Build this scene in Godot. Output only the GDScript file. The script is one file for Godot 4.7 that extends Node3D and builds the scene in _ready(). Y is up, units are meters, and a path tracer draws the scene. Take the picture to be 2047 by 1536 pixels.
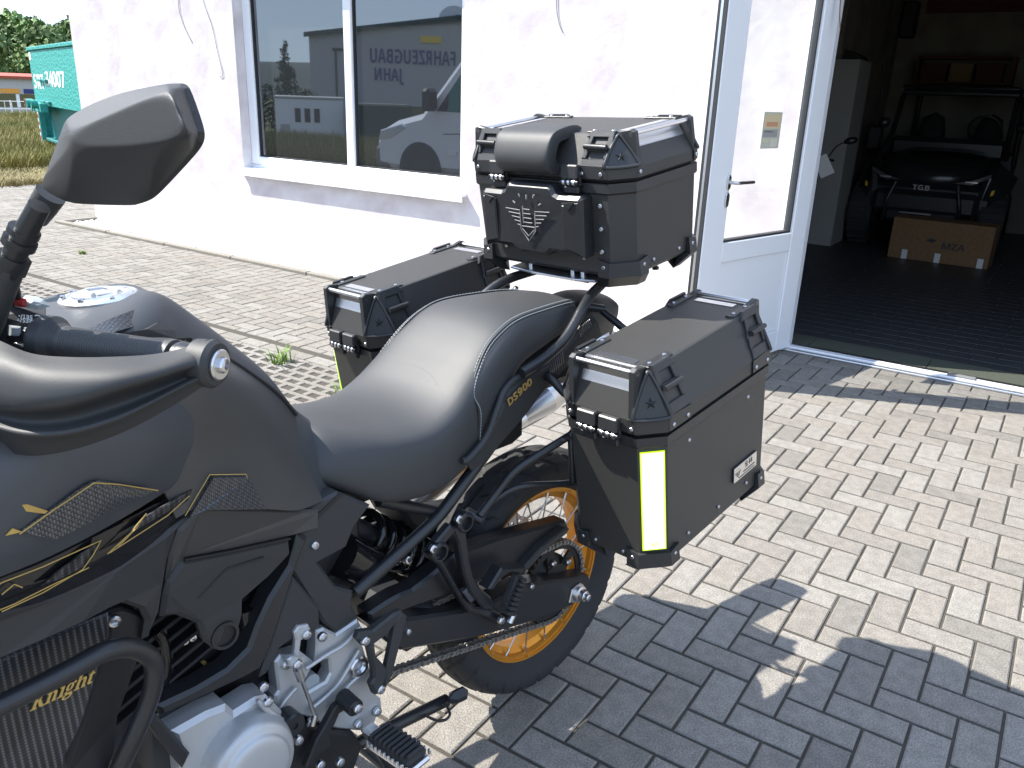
extends Node3D
# A parked adventure motorcycle with three black luggage cases in front of a white workshop.
# x runs along the wall, y up, z out of the wall; metres.

var M := {}
var taken := {}
var rng := RandomNumberGenerator.new()


func _ready():
	var cam := Camera3D.new()
	cam.name = "camera"
	cam.position = Vector3(0, 1.5137, 0)
	cam.rotation = Vector3(-0.34, 0.5845, 0.0358)
	cam.fov = 50.18
	cam.near = 0.02
	cam.far = 900.0
	add_child(cam)
	var env := Environment.new()
	var sky := Sky.new()
	var sm := ProceduralSkyMaterial.new()
	sm.sky_top_color = Color(0.45, 0.51, 0.61)
	sm.sky_horizon_color = Color(0.55, 0.6, 0.625)
	sm.sky_curve = 0.13
	sm.ground_bottom_color = Color(0.3, 0.29, 0.26)
	sm.ground_horizon_color = Color(0.5, 0.52, 0.5)
	sm.sky_energy_multiplier = 1.45
	sky.sky_material = sm
	env.background_mode = Environment.BG_SKY
	env.sky = sky
	env.tonemap_mode = Environment.TONE_MAPPER_LINEAR
	env.tonemap_exposure = 2.35
	env.sdfgi_enabled = true
	env.ssao_enabled = true
	env.ssil_enabled = true
	var we := WorldEnvironment.new()
	we.name = "environment"
	we.environment = env
	add_child(we)
	var sun := DirectionalLight3D.new()
	sun.name = "sun"
	sun.light_energy = 1.5
	sun.light_color = Color(1.0, 0.98, 0.945)
	sun.light_angular_distance = 0.5
	sun.shadow_enabled = true
	add_child(sun)
	sun.look_at_from_position(Vector3.ZERO, Vector3(0.92, -1.19, -0.392), Vector3.UP)
	rng.seed = 7
	materials()
	setting()
	showroom()
	far_side()
	opposite_side()
	motorcycle()
	luggage()
	workshop_things()


# ---------------------------------------------------------------- helpers
func v(x, y, z) -> Vector3:
	return Vector3(x, y, z)


func numbered(called: String, parent: Node) -> String:
	var key = str(parent.get_instance_id()) + called
	var n: int = taken.get(key, 0)
	taken[key] = n + 1
	return called if n == 0 else "%s_%03d" % [called, n]


func thing(called: String, label: String, category: String, at := Vector3.ZERO, turn := 0.0, group := "") -> Node3D:
	var o := Node3D.new()
	o.name = numbered(called, self)
	add_child(o, true)
	o.position = at
	o.rotation.y = turn
	tag(o, label, category, group)
	return o


func tag(o: Node, label: String, category: String, group := ""):
	o.set_meta("label", label)
	o.set_meta("category", category)
	if group:
		o.set_meta("group", group)


func place(called: String, mesh: Mesh, m: Material, parent: Node = null, xf := Transform3D()) -> MeshInstance3D:
	var p: Node = parent if parent else self
	var o := MeshInstance3D.new()
	o.name = numbered(called, p)
	o.mesh = mesh
	if m:
		o.material_override = m
	o.transform = xf
	p.add_child(o, true)
	return o


func obj(called: String, st: SurfaceTool, m: Material, parent: Node = null) -> MeshInstance3D:
	st.generate_normals()
	return place(called, st.commit(), m, parent)


func struct(o: Node, kind := "structure") -> Node:
	o.set_meta("kind", kind)
	return o


var sg := 0


func mb() -> SurfaceTool:
	var st := SurfaceTool.new()
	st.begin(Mesh.PRIMITIVE_TRIANGLES)
	sg = 0
	return st


func tri(st: SurfaceTool, a, b, c, g := -1):
	st.set_smooth_group(g)
	st.add_vertex(a)
	st.set_smooth_group(g)
	st.add_vertex(b)
	st.set_smooth_group(g)
	st.add_vertex(c)


func quad(st: SurfaceTool, a, b, c, d, g := -1):
	tri(st, a, b, c, g)
	tri(st, a, c, d, g)


func quad_uv(st: SurfaceTool, a, b, c, d):
	var uv = [Vector2(0, 0), Vector2(1, 0), Vector2(1, 1), Vector2(0, 1)]
	var p = [a, b, c, d]
	for i in [0, 1, 2, 0, 2, 3]:
		st.set_smooth_group(-1)
		st.set_uv(uv[i])
		st.add_vertex(p[i])


# box with chamfered edges, at a transform
func box(st: SurfaceTool, xf: Transform3D, size: Vector3, bev := 0.0):
	var h := size / 2
	if bev <= 0:
		var c = []
		for i in 8:
			c.append(xf * Vector3(h.x if i & 1 else -h.x, h.y if i & 2 else -h.y, h.z if i & 4 else -h.z))
		for f in [[0, 2, 3, 1], [4, 5, 7, 6], [0, 1, 5, 4], [2, 6, 7, 3], [0, 4, 6, 2], [1, 3, 7, 5]]:
			quad(st, c[f[0]], c[f[3]], c[f[2]], c[f[1]])
		return
	bev = minf(bev, minf(h.x, minf(h.y, h.z)) * 0.95)
	var p := func(sx, sy, sz, ax):
		var q := Vector3(sx * (h.x - bev), sy * (h.y - bev), sz * (h.z - bev))
		q[ax] = [sx, sy, sz][ax] * h[ax]
		return xf * q
	for ax in 3:
		var b := (ax + 1) % 3
		var c := (ax + 2) % 3
		for s in [-1, 1]:
			var r = []
			for k in [[-1, -1], [1, -1], [1, 1], [-1, 1]]:
				var e = [0, 0, 0]
				e[ax] = s
				e[b] = k[0]
				e[c] = k[1]
				r.append(p.call(e[0], e[1], e[2], ax))
			if s > 0:
				quad(st, r[3], r[2], r[1], r[0])
			else:
				quad(st, r[0], r[1], r[2], r[3])
		# the edges along axis ax
		for s1 in [-1, 1]:
			for s2 in [-1, 1]:
				var e0 = [0, 0, 0]
				e0[b] = s1
				e0[c] = s2
				e0[ax] = -1
				var e1 = e0.duplicate()
				e1[ax] = 1
				var a0 = p.call(e0[0], e0[1], e0[2], b)
				var a1 = p.call(e1[0], e1[1], e1[2], b)
				var c1 = p.call(e1[0], e1[1], e1[2], c)
				var c0 = p.call(e0[0], e0[1], e0[2], c)
				if s1 * s2 > 0:
					quad(st, a0, c0, c1, a1)
				else:
					quad(st, a0, a1, c1, c0)
	for sx in [-1, 1]:
		for sy in [-1, 1]:
			for sz in [-1, 1]:
				var a = p.call(sx, sy, sz, 0)
				var b = p.call(sx, sy, sz, 1)
				var c = p.call(sx, sy, sz, 2)
				if sx * sy * sz > 0:
					tri(st, a, c, b)
				else:
					tri(st, a, b, c)


func at(p: Vector3, turn := 0.0) -> Transform3D:
	return Transform3D(Basis(Vector3.UP, turn), p)


func bx(st: SurfaceTool, lo: Vector3, hi: Vector3, bev := 0.0):
	box(st, Transform3D(Basis(), (lo + hi) / 2), (hi - lo).abs(), bev)


func curve(pts: Array, sub := 6, closed := false) -> Array:
	var n := pts.size()
	if n < 3 and not closed:
		return pts
	var out := []
	for i in (n if closed else n - 1):
		var p0 = pts[(i - 1 + n) % n] if closed or i > 0 else pts[0] * 2 - pts[1]
		var p1 = pts[i]
		var p2 = pts[(i + 1) % n]
		var p3 = pts[(i + 2) % n] if closed or i + 2 < n else pts[n - 1] * 2 - pts[n - 2]
		for k in sub:
			var t := float(k) / sub
			out.append(0.5 * (2 * p1 + (p2 - p0) * t + (2 * p0 - 5 * p1 + 4 * p2 - p3) * t * t + (3 * p1 - 3 * p2 + p3 - p0) * t * t * t))
	if not closed:
		out.append(pts[n - 1])
	return out


# corners rounded with short arcs, straight runs kept straight
func rounded(pts: Array, r: float, sub := 5) -> Array:
	var out := [pts[0]]
	for i in range(1, pts.size() - 1):
		var p: Vector3 = pts[i]
		var a: Vector3 = pts[i - 1] - p
		var b: Vector3 = pts[i + 1] - p
		var k := minf(r, minf(a.length(), b.length()) * 0.48)
		var s := p + a.normalized() * k
		var e := p + b.normalized() * k
		for j in sub + 1:
			var t := float(j) / sub
			out.append(s.lerp(p, t).lerp(p.lerp(e, t), t))
	out.append(pts[-1])
	return out


func tube(st: SurfaceTool, pts: Array, r, n := 10, closed := false, flat_y := 1.0):
	sg += 1
	var m := pts.size()
	var rings := []
	var up := Vector3.ZERO
	for i in m:
		var a: Vector3 = pts[i]
		var d: Vector3
		if closed:
			d = (pts[(i + 1) % m] - pts[(i - 1 + m) % m]).normalized()
		else:
			d = (pts[mini(i + 1, m - 1)] - pts[maxi(i - 1, 0)]).normalized()
		if up == Vector3.ZERO:
			up = d.cross(Vector3.UP if absf(d.y) < 0.9 else Vector3.RIGHT).normalized()
		up = (up - d * up.dot(d)).normalized()
		var w := d.cross(up)
		var rr: float = r[i] if r is Array else r
		var ring := []
		for k in n:
			var t := TAU * k / n
			ring.append(a + (up * cos(t) + w * sin(t) * flat_y) * rr)
		rings.append(ring)
	var g := sg
	for i in (m if closed else m - 1):
		var ra = rings[i]
		var rb = rings[(i + 1) % m]
		for k in n:
			quad(st, ra[k], rb[k], rb[(k + 1) % n], ra[(k + 1) % n], g)
	if not closed:
		for k in range(1, n - 1):
			tri(st, rings[0][0], rings[0][k], rings[0][k + 1])
			tri(st, rings[m - 1][0], rings[m - 1][k + 1], rings[m - 1][k])


# profile of (radius, height along axis); one smooth group per band when sharp
func lathe(st: SurfaceTool, o: Vector3, axis: Vector3, prof: Array, n := 20, sharp := true, loop := false):
	var d := axis.normalized()
	var u := d.cross(Vector3.UP if absf(d.y) < 0.9 else Vector3.RIGHT).normalized()
	var w := d.cross(u)
	sg += 1
	var m := prof.size()
	for i in (m if loop else m - 1):
		if sharp:
			sg += 1
		var p: Vector2 = prof[i]
		var q: Vector2 = prof[(i + 1) % m]
		for k in n:
			var t0 := TAU * k / n
			var t1 := TAU * (k + 1) / n
			var e0 := u * cos(t0) + w * sin(t0)
			var e1 := u * cos(t1) + w * sin(t1)
			var a := o + e0 * p.x + d * p.y
			var b := o + e1 * p.x + d * p.y
			var c := o + e1 * q.x + d * q.y
			var f := o + e0 * q.x + d * q.y
			if p.x > 1e-6:
				tri(st, a, c, b, sg)
			if q.x > 1e-6:
				tri(st, a, f, c, sg)


func newell(poly: Array) -> Vector3:
	var s := Vector3.ZERO
	for i in poly.size():
		s += poly[i].cross(poly[(i + 1) % poly.size()])
	return s.normalized()


# a plate whose outer face is poly, with thickness along back and a bevelled rim
func plate(st: SurfaceTool, poly: Array, back: Vector3, bev := 0.0, back_scale := 1.0):
	var nn := newell(poly)
	if nn.dot(back) > 0:
		poly = poly.duplicate()
		poly.reverse()
		nn = -nn
	var ux := nn.cross(Vector3.UP if absf(nn.y) < 0.9 else Vector3.RIGHT).normalized()
	var uy := nn.cross(ux)
	var m := poly.size()
	var flat := PackedVector2Array()
	var front := []
	var mid := []
	var rear := []
	var c := Vector3.ZERO
	for p in poly:
		c += p
	c /= m
	for i in m:
		var p: Vector3 = poly[i]
		var e0: Vector3 = (p - poly[(i - 1 + m) % m]).normalized()
		var e1: Vector3 = (poly[(i + 1) % m] - p).normalized()
		var inn := (nn.cross(e0) + nn.cross(e1))
		var k := 1.0 / maxf(0.5, inn.length_squared() / 2.0)
		front.append(p + inn * bev * k)
		mid.append(p - nn * bev)
		rear.append(c + (p - c) * back_scale + back)
		flat.append(Vector2(front[i].dot(ux), front[i].dot(uy)))
	var idx := Geometry2D.triangulate_polygon(flat)
	if idx.is_empty() and bev > 0:
		flat = PackedVector2Array()
		for i in m:
			front[i] = poly[i]
			flat.append(Vector2(front[i].dot(ux), front[i].dot(uy)))
		idx = Geometry2D.triangulate_polygon(flat)
	if idx.is_empty():
		print("plate not triangulated ", poly[0])
	for i in range(0, idx.size(), 3):
		var a: Vector3 = front[idx[i]]
		var b: Vector3 = front[idx[i + 1]]
		var d: Vector3 = front[idx[i + 2]]
		if (b - a).cross(d - a).dot(nn) > 0:
			tri(st, a, d, b)
		else:
			tri(st, a, b, d)
		a = rear[idx[i]]
		b = rear[idx[i + 1]]
		d = rear[idx[i + 2]]
		if (b - a).cross(d - a).dot(nn) > 0:
			tri(st, a, b, d)
		else:
			tri(st, a, d, b)
	for i in m:
		var j := (i + 1) % m
		if bev > 0:
			quad(st, front[i], front[j], mid[j], mid[i])
		quad(st, mid[i], mid[j], rear[j], rear[i])


# Catmull-Clark smoothing of a closed or open cage: verts, faces (lists of indices)
func smooth_cage(st: SurfaceTool, vs: Array, fs: Array, iters := 2):
	for it in iters:
		var fp := []
		var vf := []
		vf.resize(vs.size())
		for i in vs.size():
			vf[i] = []
		var edges := {}
		for fi in fs.size():
			var f: Array = fs[fi]
			var c := Vector3.ZERO
			for i in f:
				c += vs[i]
				vf[i].append(fi)
			fp.append(c / f.size())
			for k in f.size():
				var a: int = f[k]
				var b: int = f[(k + 1) % f.size()]
				var key := Vector2i(mini(a, b), maxi(a, b))
				if not edges.has(key):
					edges[key] = []
				edges[key].append(fi)
		var nv := []
		var esum := []
		var ecount := []
		var bsum := []
		var bcount := []
		for i in vs.size():
			esum.append(Vector3.ZERO)
			ecount.append(0)
			bsum.append(Vector3.ZERO)
			bcount.append(0)
		for key in edges:
			var mid: Vector3 = (vs[key.x] + vs[key.y]) / 2
			for i in [key.x, key.y]:
				esum[i] += mid
				ecount[i] += 1
				if edges[key].size() == 1:
					bsum[i] += mid
					bcount[i] += 1
		for i in vs.size():
			if bcount[i] > 0:
				nv.append((vs[i] + bsum[i] / bcount[i]) / 2 if bcount[i] == 2 else vs[i])
			elif vf[i].is_empty():
				nv.append(vs[i])
			else:
				var n: float = vf[i].size()
				var q := Vector3.ZERO
				for fi in vf[i]:
					q += fp[fi]
				nv.append((q / n + 2 * esum[i] / ecount[i] + (n - 3) * vs[i]) / n)
		var base := nv.size()
		nv.append_array(fp)
		var ei := {}
		for key in edges:
			var e: Array = edges[key]
			ei[key] = nv.size()
			if e.size() == 2:
				nv.append((vs[key.x] + vs[key.y] + fp[e[0]] + fp[e[1]]) / 4)
			else:
				nv.append((vs[key.x] + vs[key.y]) / 2)
		var nf := []
		for fi in fs.size():
			var f: Array = fs[fi]
			var m := f.size()
			for k in m:
				var a: int = f[(k - 1 + m) % m]
				var b: int = f[k]
				var c: int = f[(k + 1) % m]
				nf.append([b, ei[Vector2i(mini(b, c), maxi(b, c))], base + fi, ei[Vector2i(mini(a, b), maxi(a, b))]])
		vs = nv
		fs = nf
	sg += 1
	for f in fs:
		if f.size() == 4:
			quad(st, vs[f[0]], vs[f[1]], vs[f[2]], vs[f[3]], sg)
		else:
			for k in range(1, f.size() - 1):
				tri(st, vs[f[0]], vs[f[k]], vs[f[k + 1]], sg)


# every face of a cage given a small rim, so that smoothing leaves flat facets and rounded edges
func faceted(vs: Array, fs: Array, k: float) -> Array:
	var nv := vs.duplicate()
	var nf := []
	for f in fs:
		var c := Vector3.ZERO
		for i in f:
			c += vs[i]
		c /= f.size()
		var b: int = nv.size()
		for i in f:
			nv.append(vs[i].lerp(c, k))
		var inner := []
		for j in f.size():
			inner.append(b + j)
			var j2: int = (j + 1) % f.size()
			nf.append([f[j], f[j2], b + j2, b + j])
		nf.append(inner)
	return [nv, nf]


# a grid of points (rows of equal length) drawn as a smooth skin, with a back skin when thick
func skin(st: SurfaceTool, rows: Array, sub_r := 4, sub_c := 4, thick := 0.0, wrap := false):
	var g := []
	for r in rows:
		g.append(curve(r, sub_c, wrap))
	var cols: int = g[0].size()
	var full := []
	for c in cols:
		var line := []
		for r in g:
			line.append(r[c])
		full.append(curve(line, sub_r))
	# full[c][r]
	var nr: int = full[0].size()
	sg += 1
	var s := sg
	sg += 1
	var back := []
	if thick != 0:
		for c in cols:
			var bl := []
			for r in nr:
				var dc: Vector3 = full[mini(c + 1, cols - 1)][r] - full[maxi(c - 1, 0)][r]
				var dr: Vector3 = full[c][mini(r + 1, nr - 1)] - full[c][maxi(r - 1, 0)]
				bl.append(full[c][r] + dc.cross(dr).normalized() * thick)
			back.append(bl)
	var last := cols if wrap else cols - 1
	for c in last:
		var c1 := (c + 1) % cols
		for r in nr - 1:
			quad(st, full[c][r], full[c][r + 1], full[c1][r + 1], full[c1][r], s)
			if thick != 0:
				quad(st, back[c][r], back[c1][r], back[c1][r + 1], back[c][r + 1], sg)
	if thick != 0:
		for c in cols - 1:
			quad(st, full[c][0], full[c + 1][0], back[c + 1][0], back[c][0])
			quad(st, full[c][nr - 1], back[c][nr - 1], back[c + 1][nr - 1], full[c + 1][nr - 1])
		for r in nr - 1:
			quad(st, full[0][r], back[0][r], back[0][r + 1], full[0][r + 1])
			quad(st, full[cols - 1][r], full[cols - 1][r + 1], back[cols - 1][r + 1], back[cols - 1][r])


func mx(pts: Array, s := -1.0) -> Array:
	var o := []
	for p in pts:
		o.append(Vector3(p.x * s, p.y, p.z))
	return o


func shifted(pts: Array, d: Vector3) -> Array:
	var o := []
	for p in pts:
		o.append(p + d)
	return o


func frame_to(z: Vector3, up := Vector3.UP) -> Basis:
	var d := z.normalized()
	var x := (up if absf(d.dot(up)) < 0.95 else Vector3.RIGHT).cross(d).normalized()
	return Basis(x, d.cross(x), d)


var bolt_mesh: Mesh


func bolt(parent: Node, p: Vector3, d: Vector3, r: float, m: Material, called := "bolt") -> MeshInstance3D:
	if bolt_mesh == null:
		var st := mb()
		lathe(st, Vector3.ZERO, Vector3.BACK, [Vector2(1.0, -0.4), Vector2(1.0, 0.35), Vector2(0.82, 0.6), Vector2(0.5, 0.66), Vector2(0.42, 0.2), Vector2(0, 0.2)], 10)
		st.generate_normals()
		bolt_mesh = st.commit()
	return place(called, bolt_mesh, m, parent, Transform3D(frame_to(d).scaled_local(Vector3.ONE * r), p))


func lettering(parent: Node, called: String, text: String, origin: Vector3, xdir: Vector3, ydir: Vector3, height: float, m: Material, font := "Droid Sans", weight := 400, depth := 0.0015, italic := false, squeeze := 1.0) -> MeshInstance3D:
	var t := TextMesh.new()
	var f := SystemFont.new()
	f.font_names = PackedStringArray([font])
	f.font_weight = weight
	f.font_italic = italic
	t.font = f
	t.text = text
	t.font_size = 32
	t.pixel_size = 1.0 / 32.0
	t.depth = depth / height
	t.curve_step = 2.0
	t.horizontal_alignment = HORIZONTAL_ALIGNMENT_LEFT
	t.vertical_alignment = VERTICAL_ALIGNMENT_BOTTOM
	origin -= ydir.normalized() * height * 0.24
	var z := xdir.cross(ydir).normalized()
	var b := Basis(xdir.normalized() * height * squeeze, ydir.normalized() * height, z * height)
	return place(called, t, m, parent, Transform3D(b, origin))


# ---------------------------------------------------------------- materials
func noise_tex(freq: float, size := 256, normal := false, bump := 4.0, lo := 0.0, hi := 1.0, octaves := 3, sd := 1, kind := FastNoiseLite.TYPE_SIMPLEX) -> NoiseTexture2D:
	var t := NoiseTexture2D.new()
	var n := FastNoiseLite.new()
	n.noise_type = kind
	n.frequency = freq
	n.fractal_octaves = octaves
	n.seed = sd
	t.noise = n
	t.width = size
	t.height = size
	t.seamless = true
	t.normalize = true
	if normal:
		t.as_normal_map = true
		t.bump_strength = bump
	else:
		var g := Gradient.new()
		g.set_color(0, Color(lo, lo, lo))
		g.set_color(1, Color(hi, hi, hi))
		t.color_ramp = g
	return t


func mat(key: String, c: Color, rough: float, metal := 0.0) -> StandardMaterial3D:
	var m := StandardMaterial3D.new()
	m.albedo_color = c.linear_to_srgb()
	m.roughness = rough
	m.metallic = metal
	M[key] = m
	return m


func grain(m: StandardMaterial3D, tex: Texture2D, scale: float, depth: float, world := false):
	m.normal_enabled = true
	m.normal_texture = tex
	m.normal_scale = depth
	m.uv1_triplanar = true
	m.uv1_world_triplanar = world
	m.uv1_scale = Vector3.ONE * scale


func materials():
	var fine := noise_tex(0.12, 256, true, 6.0, 0, 1, 2, 3)
	var fine2 := noise_tex(0.05, 256, true, 5.0, 0, 1, 3, 5)
	grain(mat("vinyl", Color(0.038, 0.039, 0.04), 0.52), fine, 34.0, 0.22)
	M.vinyl.rim_enabled = true
	M.vinyl.rim = 0.06
	grain(mat("vinyl_side", Color(0.03, 0.031, 0.033), 0.5), fine, 34.0, 0.22)
	grain(mat("plastic", Color(0.028, 0.029, 0.03), 0.56), fine, 34.0, 0.2)
	grain(mat("plastic_gray", Color(0.05, 0.049, 0.047), 0.48), fine, 34.0, 0.2)
	grain(mat("tank_gray", Color(0.045, 0.048, 0.052), 0.5), fine, 34.0, 0.12)
	grain(mat("metal_paint", Color(0.068, 0.073, 0.082), 0.44, 0.35), fine, 40.0, 0.1)
	mat("satin", Color(0.017, 0.018, 0.02), 0.36)
	mat("gloss", Color(0.008, 0.008, 0.009), 0.1)
	mat("dark", Color(0.01, 0.01, 0.011), 0.6)
	grain(mat("case", Color(0.036, 0.035, 0.033), 0.44), fine, 40.0, 0.25)
	grain(mat("case_plastic", Color(0.026, 0.027, 0.028), 0.38), fine, 34.0, 0.15)
	grain(mat("rubber", Color(0.022, 0.022, 0.023), 0.75), fine2, 12.0, 0.25)
	mat("steel", Color(0.62, 0.62, 0.63), 0.28, 1.0)
	mat("bare_alu", Color(0.82, 0.82, 0.83), 0.3, 1.0)
	grain(mat("silver", Color(0.46, 0.47, 0.475), 0.44, 0.5), fine2, 18.0, 0.12)
	mat("gold", Color(0.7, 0.3, 0.035), 0.36, 0.65)
	mat("gold_line", Color(0.5, 0.34, 0.1), 0.45, 0.4)
	mat("chain", Color(0.3, 0.29, 0.27), 0.5, 0.85)
	mat("white_plastic", Color(0.8, 0.81, 0.82), 0.35)
	mat("print_white", Color(0.7, 0.7, 0.7), 0.6)
	mat("print_dark", Color(0.03, 0.03, 0.035), 0.6)
	mat("red", Color(0.35, 0.02, 0.02), 0.5)
	mat("gray_button", Color(0.3, 0.33, 0.34), 0.5)
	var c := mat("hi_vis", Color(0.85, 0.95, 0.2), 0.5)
	c.emission_enabled = true  # added glow imitates light thrown back by a reflective strip, not a lamp
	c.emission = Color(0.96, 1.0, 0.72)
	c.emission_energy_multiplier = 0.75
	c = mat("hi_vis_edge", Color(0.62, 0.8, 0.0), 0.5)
	c.emission_enabled = true  # same added glow, yellower round the rim of the reflector
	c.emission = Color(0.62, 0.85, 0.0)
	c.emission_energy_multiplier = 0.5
	# woven carbon film: small diagonal weave
	var im := Image.create(64, 64, false, Image.FORMAT_RGB8)
	for y in 64:
		for x in 64:
			var k := (x / 8 + y / 8) % 2
			var e := 0.5 + 0.5 * sin((x if k else y) * TAU / 8.0)
			var b := 0.14 + 0.32 * e * (1.0 if k else 0.55)
			im.set_pixel(x, y, Color(b, b * 1.02, b * 1.05))
	im.generate_mipmaps()
	c = mat("carbon", Color(1, 1, 1), 0.3, 0.35)
	c.albedo_texture = ImageTexture.create_from_image(im)
	c.uv1_triplanar = true
	c.uv1_scale = Vector3.ONE * 38.0
	# fine ribbed film
	im = Image.create(64, 64, false, Image.FORMAT_RGB8)
	for y in 64:
		for x in 64:
			var e := pow(0.5 + 0.5 * sin(x * TAU / 16.0), 2.0)
			var w := 0.75 + 0.25 * sin(y * TAU / 8.0)
			var b := 0.1 + 0.3 * e * w
			im.set_pixel(x, y, Color(b, b, b * 1.03))
	c = mat("ribbed", Color(1, 1, 1), 0.42, 0.2)
	c.albedo_texture = ImageTexture.create_from_image(im)
	c.uv1_triplanar = true
	c.uv1_scale = Vector3.ONE * 30.0
	# ---- place
	var speck := Image.create(1024, 1024, false, Image.FORMAT_RGB8)
	var spr := Image.create(1024, 1024, false, Image.FORMAT_RGB8)
	var n1 := FastNoiseLite.new()
	n1.frequency = 0.16
	n1.seed = 4
	var n2 := FastNoiseLite.new()
	n2.frequency = 0.02
	n2.seed = 9
	var r := RandomNumberGenerator.new()
	r.seed = 11
	for y in 1024:
		for x in 1024:
			var a := n1.get_noise_2d(x, y)
			var b := n2.get_noise_2d(x, y)
			var t := 0.82 + 0.2 * a + 0.08 * b + r.randf_range(-0.06, 0.06)
			var q := r.randf()
			if q < 0.012:
				t *= 0.6
			elif q > 0.99:
				t = minf(1.0, t * 1.25)
			speck.set_pixel(x, y, Color(t, t * 0.985, t * 0.965))
			var h := 0.5 + 0.4 * a + r.randf_range(-0.12, 0.12)
			spr.set_pixel(x, y, Color(h, h, h))
	spr.bump_map_to_normal_map(3.0)
	var speck_t := ImageTexture.create_from_image(speck)
	var speck_n := ImageTexture.create_from_image(spr)
	for i in 5:
		var k: float = [1.0, 0.9, 1.08, 0.8, 0.96][i]
		var w: float = [0.0, 0.01, -0.01, 0.0, 0.015][i]
		c = mat("paver%d" % i, Color(0.335 * k + w * 0.3, 0.32 * k, 0.295 * k - w * 0.3), 0.9)
		c.albedo_texture = speck_t
		grain(c, speck_n, 0.9, 0.9, true)
	c = mat("joint", Color(0.1, 0.092, 0.078), 0.95)
	c.albedo_texture = speck_t
	grain(c, speck_n, 3.0, 1.0, true)
	c = mat("concrete", Color(0.36, 0.34, 0.3), 0.9)
	c.albedo_texture = speck_t
	grain(c, speck_n, 1.4, 0.7, true)
	var wall_n := noise_tex(0.03, 512, true, 5.0, 0, 1, 5, 21)
	var wall_c := NoiseTexture2D.new()
	var wn := FastNoiseLite.new()
	wn.frequency = 0.006
	wn.fractal_octaves = 5
	wn.seed = 31
	wall_c.noise = wn
	wall_c.width = 512
	wall_c.height = 512
	wall_c.seamless = true
	var gr := Gradient.new()
	gr.set_color(0, Color(0.87, 0.84, 0.85))
	gr.set_color(1, Color(1, 1, 1))
	wall_c.color_ramp = gr
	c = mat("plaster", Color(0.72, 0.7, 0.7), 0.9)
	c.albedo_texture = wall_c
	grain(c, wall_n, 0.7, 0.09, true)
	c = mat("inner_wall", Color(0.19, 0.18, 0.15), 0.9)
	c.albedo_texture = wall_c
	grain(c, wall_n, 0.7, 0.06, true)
	c = mat("floor_tile", Color(0.07, 0.075, 0.085), 0.45)
	c.albedo_texture = speck_t
	grain(c, speck_n, 2.0, 0.25, true)
	c = mat("step_tile", Color(0.15, 0.17, 0.14), 0.4)
	c.albedo_texture = speck_t
	grain(c, speck_n, 2.0, 0.2, true)
	mat("pvc", Color(0.82, 0.83, 0.85), 0.3)
	mat("pvc_shade", Color(0.5, 0.51, 0.54), 0.35)
	mat("gasket", Color(0.02, 0.022, 0.025), 0.6)
	c = mat("mirror_glass", Color(0.2, 0.215, 0.235), 0.015, 0.9)
	c = mat("clear_glass", Color(0.9, 0.95, 0.95), 0.02)
	c.transparency = BaseMaterial3D.TRANSPARENCY_ALPHA
	c.albedo_color = Color(0.9, 0.95, 0.95, 0.06)
	c = mat("grass", Color(1, 1, 1), 0.85)
	c.vertex_color_use_as_albedo = true
	c.backlight_enabled = true
	c.backlight = Color(0.1, 0.13, 0.02)
	c = mat("leaf", Color(1, 1, 1), 0.8)
	c.vertex_color_use_as_albedo = true
	mat("bark", Color(0.06, 0.045, 0.035), 0.9)
	c = mat("soil", Color(0.2, 0.17, 0.08), 0.95)
	c.albedo_texture = speck_t
	grain(c, speck_n, 0.3, 1.0, true)
	c = mat("meadow", Color(0.14, 0.14, 0.03), 0.95)
	c.albedo_texture = speck_t
	grain(c, speck_n, 0.6, 1.0, true)
	# a printed sheet: a picture over lines of text and small frames
	im = Image.create(64, 96, false, Image.FORMAT_RGB8)
	im.fill(Color(0.74, 0.73, 0.68))
	im.fill_rect(Rect2i(4, 5, 56, 38), Color(0.82, 0.75, 0.6))
	im.fill_rect(Rect2i(12, 26, 40, 12), Color(0.78, 0.58, 0.45))
	im.fill_rect(Rect2i(4, 46, 50, 20), Color(0.6, 0.6, 0.58))
	im.fill_rect(Rect2i(8, 50, 30, 3), Color(0.4, 0.4, 0.4))
	im.fill_rect(Rect2i(5, 70, 24, 10), Color(0.8, 0.78, 0.66))
	im.fill_rect(Rect2i(33, 70, 24, 22), Color(0.82, 0.8, 0.72))
	im.fill_rect(Rect2i(5, 83, 24, 9), Color(0.76, 0.76, 0.7))
	c = mat("notice", Color(1, 1, 1), 0.6)
	c.albedo_texture = ImageTexture.create_from_image(im)
	mat("stone", Color(0.78, 0.77, 0.74), 0.9)
	mat("gravel_bed", Color(0.62, 0.61, 0.58), 0.95)
	mat("stone_dark", Color(0.2, 0.2, 0.2), 0.85)
	mat("hill", Color(0.02, 0.036, 0.03), 0.95)
	grain(mat("skip_green", Color(0.03, 0.3, 0.27), 0.5), fine2, 0.8, 0.6)
	mat("skip_dark", Color(0.02, 0.2, 0.19), 0.5)
	mat("rust", Color(0.18, 0.07, 0.04), 0.7)
	grain(mat("clad", Color(0.42, 0.41, 0.4), 0.6), fine2, 1.0, 0.2)
	mat("roof_red", Color(0.35, 0.07, 0.04), 0.7)
	mat("roof_dark", Color(0.03, 0.055, 0.04), 0.6)
	mat("van_white", Color(0.75, 0.76, 0.77), 0.25)
	mat("letter_blue", Color(0.02, 0.03, 0.16), 0.5)
	mat("letter_orange", Color(0.7, 0.3, 0.04), 0.5)
	mat("yellow", Color(0.75, 0.5, 0.03), 0.5)
	mat("stripe_red", Color(0.55, 0.02, 0.03), 0.4)
	c = mat("card", Color(0.33, 0.2, 0.1), 0.85)
	c.albedo_texture = speck_t
	c.uv1_triplanar = true
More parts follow.
